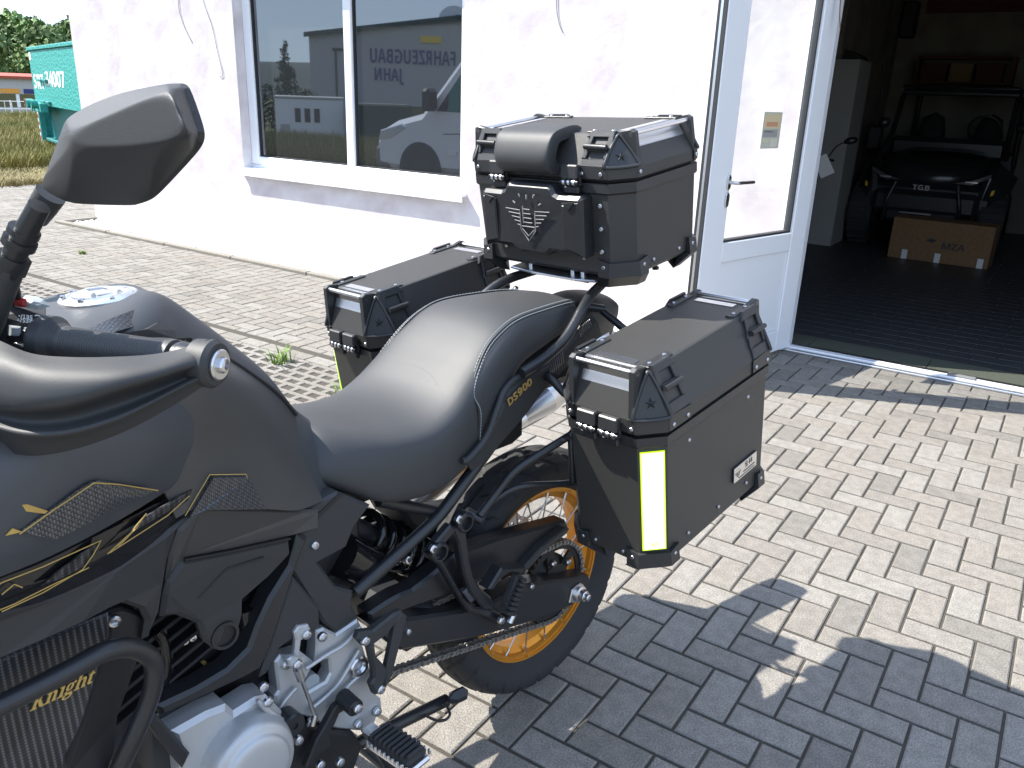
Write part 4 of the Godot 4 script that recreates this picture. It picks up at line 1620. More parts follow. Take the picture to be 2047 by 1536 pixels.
func bodywork():
	# tank shell: cross sections from the seat nose to the steering head
	var st := mb()
	var rows := []
	for q in [[0.62, 0.93, 0.04, 0.93, 0.09, 0.9, 0.11, 0.84], [0.665, 0.976, 0.045, 0.974, 0.105, 0.92, 0.14, 0.84], [0.71, 1.048, 0.048, 1.044, 0.112, 0.975, 0.17, 0.86], [0.77, 1.112, 0.05, 1.108, 0.12, 1.03, 0.19, 0.9], [0.83, 1.171, 0.055, 1.166, 0.125, 1.085, 0.2, 0.95], [0.875, 1.209, 0.066, 1.204, 0.13, 1.125, 0.2, 1.0], [0.91, 1.217, 0.085, 1.21, 0.145, 1.15, 0.2, 1.03], [0.97, 1.21, 0.112, 1.201, 0.165, 1.155, 0.2, 1.04], [1.05, 1.2, 0.12, 1.19, 0.17, 1.14, 0.2, 1.04], [1.13, 1.18, 0.11, 1.165, 0.16, 1.12, 0.18, 1.03], [1.2, 1.14, 0.09, 1.13, 0.13, 1.1, 0.14, 1.03]]:
		var z: float = q[0]
		rows.append([v(q[6], q[7], z + 0.02), v(q[4], q[5], z + 0.008), v(q[2], q[3], z), v(0, q[1], z), v(-q[2], q[3], z), v(-q[4], q[5], z + 0.008), v(-q[6], q[7], z + 0.02)])
	skin(st, rows, 4, 4, -0.004)
	obj("tank", st, M.tank_gray, bike)
	st = mb()
	skin(st, [[v(0.136,1.1987,1.0168), v(0.122,1.2052,0.9823), v(0.098,1.2071,0.9382), v(0.068,1.2043,0.8973)], [v(0.165,1.1913,1.021), v(0.15,1.1938,0.987), v(0.125,1.1909,0.9476), v(0.092,1.1871,0.9064)]], 3, 4, 0.006)
	obj("tank_grip_pad", st, M.carbon, bike)
	var cap := Node3D.new()
	cap.name = "filler_cap"
	bike.add_child(cap)
	st = mb()
	var cc := v(0.0, 1.21, 0.948)
	var up := v(0, 1, 0.06)
	lathe(st, cc, up, [Vector2(0, 0.009), Vector2(0.036, 0.009), Vector2(0.037, 0.006), Vector2(0.041, 0.006), Vector2(0.042, 0.008), Vector2(0.052, 0.006), Vector2(0.055, 0.003), Vector2(0.055, -0.012)], 40)
	obj("cap_ring", st, M.bare_alu, cap)
	st = mb()
	tube(st, rounded([cc + v(0.03, 0.011, -0.018), cc + v(-0.012, 0.011, -0.018), cc + v(-0.012, 0.011, 0.018), cc + v(0.03, 0.011, 0.018)], 0.012), 0.004, 8)
	bx(st, cc + v(-0.008, 0.008, -0.012), cc + v(0.026, 0.011, 0.012), 0.002)
	obj("cap_flap", st, M.silver, cap)
	for i in 7:
		var a := TAU * i / 7
		bolt(cap, cc + v(cos(a) * 0.047, 0.007, sin(a) * 0.047), up, 0.004, M.steel)
	# flanks between tank and seat
	for s in [1.0, -1.0]:
		st = mb()
		skin(st, [mx([v(0.17,1.1951,1.0028), v(0.15,1.1846,0.9549), v(0.14,1.1631,0.8978), v(0.135,1.1272,0.8345), v(0.125,1.0757,0.774), v(0.115,1.0313,0.7299), v(0.11,0.9931,0.7034)], s), mx([v(0.26,1.1896,1.0394), v(0.26,1.1721,0.9846), v(0.25,1.15,0.9309), v(0.22,1.1083,0.8749), v(0.185,1.0538,0.8137), v(0.155,0.9958,0.7606), v(0.13,0.9391,0.7118)], s), mx([v(0.27,1.0881,1.0197), v(0.265,1.0635,0.9762), v(0.255,1.0406,0.9462), v(0.235,1.0106,0.9053), v(0.205,0.9724,0.8437), v(0.175,0.9284,0.7677), v(0.15,0.8822,0.702)], s), mx([v(0.26,0.957,0.9857), v(0.255,0.9582,0.96), v(0.245,0.9435,0.9203), v(0.23,0.921,0.8727), v(0.21,0.8941,0.8224), v(0.185,0.8601,0.7578), v(0.158,0.8446,0.693)], s)], 5, 4, 0.004 * s)
		obj("flank", st, M.plastic_gray, bike)
		# upper fairing in dark metallic
		st = mb()
		skin(st, [mx([v(0.26,1.2567,1.3211), v(0.29,1.2518,1.2665), v(0.31,1.2201,1.1933), v(0.3,1.1787,1.0946), v(0.265,1.1608,0.9963), v(0.235,1.125,0.9227)], s), mx([v(0.33,1.1922,1.3427), v(0.345,1.1953,1.2871), v(0.355,1.1675,1.214), v(0.345,1.1428,1.1162), v(0.305,1.1191,1.0195), v(0.25,1.0899,0.9323)], s), mx([v(0.355,1.1193,1.3606), v(0.365,1.122,1.3046), v(0.375,1.1091,1.2293), v(0.36,1.1001,1.1431), v(0.315,1.0748,1.0357), v(0.255,1.051,0.947)], s), mx([v(0.345,1.0357,1.3765), v(0.36,1.0422,1.319), v(0.37,1.0448,1.2391), v(0.352,1.0379,1.1549), v(0.312,1.0328,1.055), v(0.255,1.015,0.9617)], s), mx([v(0.325,0.9967,1.3821), v(0.34,1.0021,1.3231), v(0.352,1.0064,1.241), v(0.338,1.0039,1.1605), v(0.302,1.0028,1.0669), v(0.25,1.0033,0.9621)], s)], 5, 5, 0.004 * s)
		obj("side_fairing", st, M.metal_paint, bike)
		# glossy lower band
		st = mb()
		skin(st, [mx([v(0.325,0.9762,1.3038), v(0.335,0.9886,1.2592), v(0.335,0.9959,1.2104), v(0.322,0.9912,1.1661), v(0.3,0.9905,1.0974), v(0.275,0.989,1.0296), v(0.25,0.9913,0.958)], s), mx([v(0.325,0.9561,1.3075), v(0.335,0.9681,1.2629), v(0.335,0.9774,1.2134), v(0.322,0.9677,1.1697), v(0.3,0.962,1.1015), v(0.275,0.9596,1.0335), v(0.25,0.9686,0.968)], s), mx([v(0.315,0.9255,1.3112), v(0.325,0.9417,1.2651), v(0.325,0.9516,1.2149), v(0.312,0.9388,1.171), v(0.29,0.9309,1.0997), v(0.265,0.9286,1.0332), v(0.243,0.9428,0.9765)], s)], 3, 5, 0.004 * s)
		obj("trim_band", st, M.gloss, bike)
		# lower fairing
		st = mb()
		plate(st, mx([v(0.31,0.925,1.3103), v(0.32,0.9424,1.2638), v(0.32,0.9501,1.2137), v(0.307,0.9378,1.1518), v(0.285,0.931,1.0778), v(0.26,0.9393,1.002), v(0.24,0.9523,0.9428), v(0.243,0.9284,0.9777), v(0.24,0.8924,0.9923), v(0.235,0.8553,1.001), v(0.235,0.8146,1.0126), v(0.24,0.7864,1.0346), v(0.245,0.7872,1.0444), v(0.25,0.8169,1.0379), v(0.255,0.8407,1.0445), v(0.265,0.866,1.0683), v(0.275,0.8709,1.0903), v(0.29,0.8755,1.1271), v(0.3,0.8793,1.1764), v(0.305,0.8812,1.2208), v(0.305,0.8797,1.2712), v(0.3,0.8723,1.3182)], s), v(-0.02 * s, 0, 0), 0.006)
		obj("lower_fairing", st, M.plastic, bike)
		# flank panels under the seat
		st = mb()
		plate(st, mx([v(0.235,0.9486,0.9398), v(0.2,0.8975,0.8338), v(0.172,0.8492,0.7425), v(0.165,0.8329,0.7044), v(0.165,0.7985,0.7095), v(0.172,0.8093,0.7694), v(0.2,0.8447,0.8908), v(0.215,0.867,0.9633), v(0.222,0.8561,0.9854), v(0.225,0.8486,0.9955), v(0.23,0.8861,0.9884), v(0.236,0.9242,0.9736)], s), v(-0.02 * s, 0, 0), 0.005)
		obj("flank_panel", st, M.plastic_gray, bike)
		st = mb()
		plate(st, mx([v(0.222,0.8694,0.967), v(0.207,0.8468,0.8944), v(0.18,0.8117,0.7735), v(0.178,0.7819,0.7725), v(0.185,0.761,0.8199), v(0.192,0.7468,0.869), v(0.192,0.7203,0.8724), v(0.193,0.6878,0.8863), v(0.195,0.677,0.9026), v(0.198,0.6861,0.9256), v(0.2,0.7103,0.9417), v(0.205,0.7486,0.9496), v(0.213,0.7822,0.9818), v(0.222,0.7959,1.0084), v(0.226,0.8318,1.0013), v(0.226,0.8484,0.9942)], s), v(-0.02 * s, 0, 0), 0.006)
		obj("flank_panel", st, M.plastic, bike)
		# side plate behind the crash bar, ribbed film
		st = mb()
		plate(st, mx([v(0.26,0.85,1.3162), v(0.27,0.8611,1.2262), v(0.27,0.8622,1.2139), v(0.262,0.8611,1.0868), v(0.262,0.8268,1.0914), v(0.265,0.7973,1.107), v(0.27,0.7352,1.1384), v(0.272,0.7115,1.154), v(0.272,0.6931,1.1681), v(0.272,0.6641,1.1746), v(0.27,0.6919,1.2671), v(0.26,0.7359,1.3375)], s), v(-0.02 * s, 0, 0), 0.003)
		obj("side_plate", st, M.ribbed, bike)
		st = mb()
		plate(st, mx([v(0.245,0.8521,1.0821), v(0.24,0.8465,1.062), v(0.235,0.8267,1.0423), v(0.232,0.8057,1.0306), v(0.232,0.7851,1.0385), v(0.235,0.7521,1.0522), v(0.24,0.6863,1.0902), v(0.245,0.6481,1.0991), v(0.25,0.6057,1.1226), v(0.252,0.6358,1.1639), v(0.252,0.6477,1.1701), v(0.252,0.6773,1.1634), v(0.25,0.6936,1.1488), v(0.25,0.7203,1.1332), v(0.247,0.7851,1.1017), v(0.245,0.8159,1.0864)], s), v(-0.02 * s, 0, 0), 0.004)
		obj("inner_panel", st, M.dark, bike)
		# crash bar
		pipe("crash_bar", mx([v(0.24,0.7784,1.3472), v(0.3,0.8199,1.2871), v(0.305,0.8268,1.2298), v(0.305,0.8314,1.1666), v(0.305,0.8393,1.1112), v(0.3,0.8247,1.078), v(0.295,0.7911,1.0529), v(0.29,0.7523,1.0541), v(0.285,0.7161,1.0676), v(0.28,0.6656,1.0956), v(0.26,0.6084,1.1169), v(0.2,0.5153,1.1479)], s), 0.0128, M.satin, 0.035, null, 16)
		st = mb()
		plate(st, mx([v(0.2,0.6193,1.0394), v(0.2,0.6308,1.0275), v(0.2,0.5314,0.9862), v(0.2,0.512,1.0008), v(0.2,0.5686,1.023)], s), v(-0.03 * s, 0, 0), 0.004)
		obj("engine_mount", st, M.satin, bike)
		# carbon prints with golden edges
		var pr := Node3D.new()
		pr.name = numbered("side_print", bike)
		bike.add_child(pr)
		st = mb()
		skin(st, [mx([v(0.368,1.0569,1.1929), v(0.363,1.0693,1.157), v(0.352,1.0811,1.1099), v(0.338,1.065,1.0807), v(0.306,1.0275,1.0248)], s), mx([v(0.366,1.0455,1.1759), v(0.36,1.0521,1.1441), v(0.35,1.0523,1.1055), v(0.338,1.0464,1.0785), v(0.312,1.0282,1.0356)], s), mx([v(0.362,1.0326,1.1578), v(0.354,1.0327,1.132), v(0.345,1.0337,1.1062), v(0.332,1.0339,1.073), v(0.316,1.0285,1.0424)], s)], 3, 4, 0.003 * s)
		obj("carbon_print", st, M.carbon, pr)
		st = mb()
		plate(st, shifted(mx([v(0.2435,0.9503,0.9685), v(0.24,0.9953,0.9263), v(0.227,0.9726,0.867), v(0.211,0.9051,0.8374), v(0.2425,0.9536,0.9439)], s), v(0.016 * s, 0, 0)), v(-0.02 * s, 0, 0), 0.0)
		obj("carbon_print", st, M.carbon, pr)
		st = mb()
		plate(st, mx([v(0.3262,0.9684,1.1731), v(0.3195,0.9775,1.1456), v(0.305,0.9873,1.0986), v(0.306,0.9732,1.1093), v(0.308,0.9628,1.1221), v(0.316,0.963,1.1466)], s), v(-0.003 * s, 0, 0))
		plate(st, mx([v(0.2925,0.9754,1.0647), v(0.281,0.986,1.0353), v(0.2545,0.99,0.9589), v(0.254,0.9755,0.9662), v(0.269,0.9762,1.0043)], s), v(-0.003 * s, 0, 0))
		obj("carbon_print", st, M.ribbed, pr).position.x = 0.004 * s
		st = mb()
		for q in [[v(0.37,1.058,1.1937), v(0.365,1.0706,1.1575), v(0.354,1.0827,1.1105), v(0.34,1.0666,1.0812), v(0.308,1.0288,1.025)], [v(0.2535,0.9555,0.9727), v(0.2525,1.0023,0.932), v(0.2395,0.9798,0.873), v(0.2235,0.9113,0.8435)], [v(0.338,0.9816,1.252), v(0.338,0.9951,1.2114), v(0.3265,0.991,1.1675), v(0.312,0.989,1.1186), v(0.306,0.9881,1.0982), v(0.307,0.9738,1.1096), v(0.309,0.9612,1.1239), v(0.321,0.9572,1.1711), v(0.332,0.9586,1.2157)], [v(0.3,0.9649,1.0914), v(0.289,0.9759,1.0581), v(0.28,0.9903,1.0322), v(0.287,0.9789,1.0492), v(0.296,0.9675,1.0772)], [v(0.299,0.9648,1.0886), v(0.279,0.9687,1.034), v(0.268,0.9719,1.0016), v(0.254,0.9824,0.964)], [v(0.333,0.9613,1.2352), v(0.329,0.9606,1.2024), v(0.319,0.9616,1.1589), v(0.307,0.9599,1.1163)], [v(0.337,0.9809,1.2134), v(0.335,0.9867,1.1999), v(0.333,0.9786,1.1925)]]:
			tube(st, shifted(mx(q, s), v(0.005 * s, 0, 0)), 0.0008, 5)
		obj("gold_outline", st, M.gold_line, pr)
		st = mb()
		plate(st, mx([v(0.3695,1.0862,1.1853), v(0.369,1.0851,1.1805), v(0.3635,1.0684,1.1614), v(0.364,1.0666,1.1649), v(0.368,1.0773,1.1824)], s), v(-0.003 * s, 0, 0))
		plate(st, mx([v(0.371,1.059,1.2055), v(0.3705,1.0645,1.1978), v(0.3695,1.0571,1.19)], s), v(-0.003 * s, 0, 0))
		obj("arrow_print", st, M.gold_line, pr)
	pipe("panel_seam", curve([v(0.1445,1.1597,0.8934), v(0.139,1.1277,0.8366), v(0.129,1.0761,0.7763), v(0.119,1.0312,0.7324), v(0.114,0.9922,0.7046)], 5), 0.0028, M.dark, 0.0)
	st = mb()
	plate(st, [v(0.172,1.1959,0.9896), v(0.15,1.1921,0.9476), v(0.12,1.1907,0.9191), v(0.118,1.1743,0.8929), v(0.125,1.1569,0.8701), v(0.14,1.164,0.9023), v(0.165,1.1863,0.9549)], v(-0.02, -0.01, 0), 0.003)
	obj("tank_recess", st, M.dark, bike)
	lettering(bike, "side_lettering", "Knight", v(0.2735,0.7801,1.1975), v(0.2735,0.781,1.1273) - v(0.2735,0.7801,1.1975), v(0.2735,0.7997,1.1872) - v(0.2735,0.7801,1.1975), 0.0265, M.gold_line, "Droid Serif", 700, 0.0012, true, 0.82)
	bolt(bike, v(0.255,0.8425,1.0807), v(1, 0, 0.2), 0.0085, M.steel)
	st = mb()
	lathe(st, v(0.2,0.7074,0.9107), Vector3.RIGHT, [Vector2(0.0225, -0.006), Vector2(0.0225, 0.003), Vector2(0.0175, 0.003), Vector2(0.0165, -0.004)], 26)
	obj("frame_plug", st, M.satin, bike)
	st = mb()
	lathe(st, v(0.2,0.7074,0.9107), Vector3.RIGHT, [Vector2(0.017, -0.002), Vector2(0, -0.002)], 26)
	obj("plug_recess", st, M.dark, bike)
	# grooves pressed into the lower flank panel
	for q in [[v(0.2235,0.8713,0.9669), v(0.208,0.8481,0.8948), v(0.181,0.8133,0.7747)], [v(0.211,0.7961,0.9494), v(0.205,0.8208,0.8978), v(0.193,0.8066,0.8313)]]:
		pipe("panel_groove", q, 0.002, M.dark, 0.0)


func seat_and_tail():
	var st := mb()
	var rows := []
	for q in [[0.672, 0.94, 0.06, 0.932, 0.095, 0.9, 0.1, 0.872, 0.03], [0.64, 0.945, 0.085, 0.936, 0.118, 0.9, 0.122, 0.862, 0.03], [0.58, 0.936, 0.112, 0.922, 0.142, 0.885, 0.142, 0.828, 0.03], [0.52, 0.925, 0.128, 0.91, 0.158, 0.872, 0.155, 0.795, 0.025], [0.45, 0.925, 0.135, 0.91, 0.167, 0.87, 0.16, 0.782, 0.01], [0.39, 0.945, 0.14, 0.932, 0.17, 0.885, 0.158, 0.79, 0.0], [0.335, 0.986, 0.136, 0.973, 0.164, 0.92, 0.155, 0.83, -0.01], [0.28, 1.03, 0.131, 1.018, 0.158, 0.965, 0.15, 0.885, -0.01], [0.225, 1.064, 0.125, 1.052, 0.15, 1.003, 0.143, 0.935, -0.005], [0.165, 1.08, 0.12, 1.068, 0.14, 1.028, 0.133, 0.975, 0.0], [0.06, 1.083, 0.106, 1.07, 0.128, 1.042, 0.12, 1.0, 0.0], [-0.03, 1.078, 0.088, 1.066, 0.108, 1.04, 0.102, 1.01, 0.0], [-0.085, 1.062, 0.06, 1.053, 0.076, 1.033, 0.072, 1.012, 0.0], [-0.105, 1.04, 0.03, 1.038, 0.04, 1.025, 0.04, 1.015, 0.0]]:
		var z: float = q[0]
		rows.append([v(q[6] - 0.03, q[7] - 0.015, z + q[8]), v(q[6], q[7], z + q[8]), v(q[4], q[5], z + q[8] * 0.5), v(q[2], q[3], z), v(0, q[1], z), v(-q[2], q[3], z), v(-q[4], q[5], z + q[8] * 0.5), v(-q[6], q[7], z + q[8]), v(-q[6] + 0.03, q[7] - 0.015, z + q[8])])
	skin(st, rows, 5, 5, 0.006)
	var seat := obj("seat", st, M.vinyl, bike)
	# twin rows of stitching along the pillion edge
	var seam := [rows[6][1] + v(0.002, 0, 0), rows[6][2] + v(0.003, -0.005, 0.0), rows[6][2].lerp(rows[6][3], 0.6) + v(0.004, 0.004, 0)]
	for k in range(7, 14):
		seam.append(rows[k][3] + v(0.001, 0.0018, 0))
	seam.append(rows[13][4] + v(0, 0.002, -0.001))
	var full := curve(seam, 12)
	var mirror := mx(full)
	mirror.reverse()
	full.append_array(mirror.slice(1))
	st = mb()
	tube(st, full, 0.0026, 6)
	obj("piping", st, M.vinyl_side, seat)
	st = mb()
	for i in range(0, full.size() - 1):
		var a: Vector3 = full[i]
		var b: Vector3 = full[i + 1]
		for k in 2:
			var o := v(-0.005 * signf(a.x), 0.0035, 0) if k else v(0.0055 * signf(a.x), -0.001, 0)
			tube(st, [a.lerp(b, 0.1) + o, a.lerp(b, 0.75) + o], 0.0011, 4)
	struct(obj("stitching", st, M.gray_button, seat), "stuff")
	st = mb()
	bx(st, v(-0.1, 0.76, 0.1), v(0.1, 0.86, 0.6), 0.03)
	bx(st, v(-0.09, 0.86, -0.15), v(0.09, 0.98, 0.3), 0.03)
	obj("under_tray", st, M.dark, bike)
	st = mb()
	plate(st, [v(0.12,0.7854,0.3998), v(0.12,0.7906,0.3892), v(0.12,0.7886,0.3722), v(0.12,0.7786,0.3789), v(0.12,0.7783,0.3916)], v(-0.01, 0, 0))
	obj("blue_clip", st, M.blue_paint, bike)
	# tail side panels with vents and the model lettering
	for s in [1.0, -1.0]:
		var tp := Node3D.new()
		tp.name = numbered("tail_panel", bike)
		bike.add_child(tp)
		st = mb()
		skin(st, [mx([v(0.166,0.8225,0.3791), v(0.163,0.8604,0.3109), v(0.158,0.9057,0.2721), v(0.152,0.9371,0.2446), v(0.147,0.9543,0.1999), v(0.142,0.9573,0.1299), v(0.132,0.9741,0.0607), v(0.12,1.0031,-0.0241), v(0.1,1.0234,-0.1077)], s), mx([v(0.168,0.8131,0.3652), v(0.17,0.8496,0.3054), v(0.168,0.8948,0.2631), v(0.163,0.9234,0.2298), v(0.158,0.9383,0.1752), v(0.152,0.9468,0.1171), v(0.142,0.9666,0.0472), v(0.128,0.9921,-0.0361), v(0.105,1.0071,-0.1249)], s), mx([v(0.165,0.7902,0.3463), v(0.165,0.8062,0.3046), v(0.16,0.8417,0.2301), v(0.155,0.8706,0.1705), v(0.15,0.8955,0.1277), v(0.145,0.9165,0.0787), v(0.135,0.9373,0.0119), v(0.12,0.956,-0.0698), v(0.1,0.969,-0.1511)], s)], 4, 4, 0.005 * s)
		obj("panel", st, M.plastic, tp)
		st = mb()
		tube(st, curve(mx([v(0.172,0.8267,0.3827), v(0.174,0.8264,0.3667), v(0.172,0.8563,0.3157), v(0.168,0.9056,0.2802), v(0.162,0.9382,0.2529), v(0.156,0.9548,0.2073), v(0.15,0.9571,0.1389)], s), 5), 0.0075, 8)
		obj("panel_rib", st, M.plastic, tp)
		st = mb()
		for i in 8:
			var t := i / 7.0
			var p0 := v(0.15,0.956,0.1007).lerp(v(0.143,0.9773,0.0488), t)
			var p1 := v(0.149,0.9343,0.0939).lerp(v(0.141,0.948,0.0401), t)
			tube(st, mx([p0, p1], s), 0.0012, 5)
			p0 = v(0.136,1.0176,-0.0168).lerp(v(0.128,1.0269,-0.0636), t)
			p1 = v(0.134,0.9951,-0.0258).lerp(v(0.126,1.0106,-0.0754), t)
			tube(st, mx([p0, p1], s), 0.0012, 5)
		obj("vent_rib", st, M.bare_alu, tp)
	lettering(bike, "model_lettering", "DS900", v(0.1685,0.9029,0.2472), v(0.1615,0.9379,0.156) - v(0.1685,0.9029,0.2472), v(0.172,0.9222,0.2545) - v(0.1665,0.9018,0.242), 0.03, M.gold_line, "Droid Sans", 700, 0.001, false, 1.0)
	# grab rails
	for s in [1.0, -1.0]:
		pipe("grab_rail", mx([v(0.165,0.9652,0.2051), v(0.165,0.9831,0.1284), v(0.16,1.0083,0.063), v(0.155,1.0323,0.028), v(0.145,1.0648,-0.0161), v(0.13,1.0868,-0.0655), v(0.11,1.0998,-0.1346)] + [v(0.085, 1.112, -0.2), v(0.05, 1.105, -0.22)], s), 0.0118, M.satin, 0.05, null, 14)
	# rack plate under the top case
	var tilt := Basis(Vector3.RIGHT, PITCH_BOX)
	var rk := Node3D.new()
	rk.name = "luggage_rack"
	bike.add_child(rk)
	rk.transform = Transform3D(tilt, v(0, 1.13, -0.05))
	st = mb()
	plate(st, [v(-0.11, -0.008, 0.0), v(-0.03, -0.008, 0.012), v(0.1, -0.008, 0.012), v(0.15, -0.008, 0.0), v(0.12, -0.008, -0.22), v(-0.1, -0.008, -0.22)], v(0, -0.005, 0), 0.0015)
	obj("rack_plate", st, M.bare_alu, rk)
	for x in [-0.06, 0.07, 0.1]:
		st = mb()
		tube(st, [v(x, 0.005, -0.02), v(x, -0.022, -0.02)], 0.006, 8)
		obj("rack_stud", st, M.steel, rk)
	st = mb()
	bx(st, v(-0.09, -0.04, -0.2), v(0.09, -0.0135, -0.05), 0.008)
	obj("rack_base", st, M.satin, rk)
	# tail cover behind the seat
	st = mb()
	rows = []
	for q in [[-0.09, 1.035, 0.085, 1.0], [-0.13, 1.045, 0.088, 1.0], [-0.18, 1.055, 0.085, 1.01], [-0.235, 1.05, 0.075, 1.015], [-0.27, 1.03, 0.06, 1.01], [-0.285, 1.0, 0.05, 0.995]]:
		var z: float = q[0]
		rows.append([v(q[2] * 0.9, q[3] - 0.06, z + 0.02), v(q[2], q[3], z), v(q[2] * 0.75, q[1] - 0.008, z), v(0, q[1], z), v(-q[2] * 0.75, q[1] - 0.008, z), v(-q[2], q[3], z), v(-q[2] * 0.9, q[3] - 0.06, z + 0.02)])
	skin(st, rows, 5, 4, 0.005)
	obj("tail_cover", st, M.plastic_gray, bike)
	# pannier carriers
	for s in [1.0, -1.0]:
		var pc := Node3D.new()
		pc.name = numbered("pannier_carrier", bike)
		bike.add_child(pc)
		pipe("carrier_tube", mx([v(0.235,0.8254,0.1243), v(0.22,0.8123,0.1284), v(0.185,0.7661,0.2466), v(0.17,0.7234,0.2807), v(0.165,0.6845,0.3274)], s), 0.0085, M.satin, 0.03, pc)
		pipe("carrier_tube", mx([v(0.23,0.706,0.1024), v(0.22,0.707,0.1239), v(0.2,0.7286,0.2167), v(0.18,0.7238,0.2557), v(0.16,0.6975,0.2938)], s), 0.007, M.satin, 0.03, pc)
		pipe("carrier_tube", mx([v(0.1,1.0363,-0.1387), v(0.2,0.9969,-0.1228), v(0.22,0.9708,-0.156)], s), 0.009, M.satin, 0.0, pc)
		pipe("carrier_tube", mx([v(0.16,0.9398,0.1156), v(0.21,0.9135,0.1203), v(0.23,0.8935,0.0983)], s), 0.009, M.satin, 0.0, pc)
		pipe("carrier_stub", mx([v(0.14,0.69,0.3426), v(0.15,0.6788,0.3298), v(0.17,0.6727,0.3211)], s), 0.0112, M.satin, 0.0, pc)
		pipe("carrier_stub", mx([v(0.08,1.049,-0.0818), v(0.11,1.0359,-0.1391)], s), 0.011, M.satin, 0.0, pc)
		pipe("carrier_stub", mx([v(0.13,0.9328,0.1062), v(0.175,0.9364,0.1096)], s), 0.0105, M.satin, 0.0, pc)
		pipe("carrier_tube", mx([v(0.22,0.9708,-0.156), v(0.235,0.8254,0.1243), v(0.23,0.706,0.1024)], s), 0.008, M.satin, 0.0, pc)
	st = mb()
	var m0 := v(-0.24,0.8052,-0.648)
	var m1 := m0 + v(0.02, -0.17, 0.5)
	lathe(st, m0, m1 - m0, [Vector2(0.02, 0.02), Vector2(0.034, 0.0), Vector2(0.05, 0.012), Vector2(0.056, 0.06), Vector2(0.056, 0.36), Vector2(0.03, 0.46), Vector2(0.026, 0.52)], 24)
	obj("muffler", st, M.steel, bike)
	pipe("exhaust_pipe", [m1, v(-0.2, 0.42, 0.55), v(-0.16, 0.3, 0.7), v(-0.1, 0.28, 1.0)], 0.026, M.steel, 0.1)
	bolt(bike, v(-0.11,1.0614,-0.0685), v(-0.5, 0.5, 0.5), 0.01, M.steel)


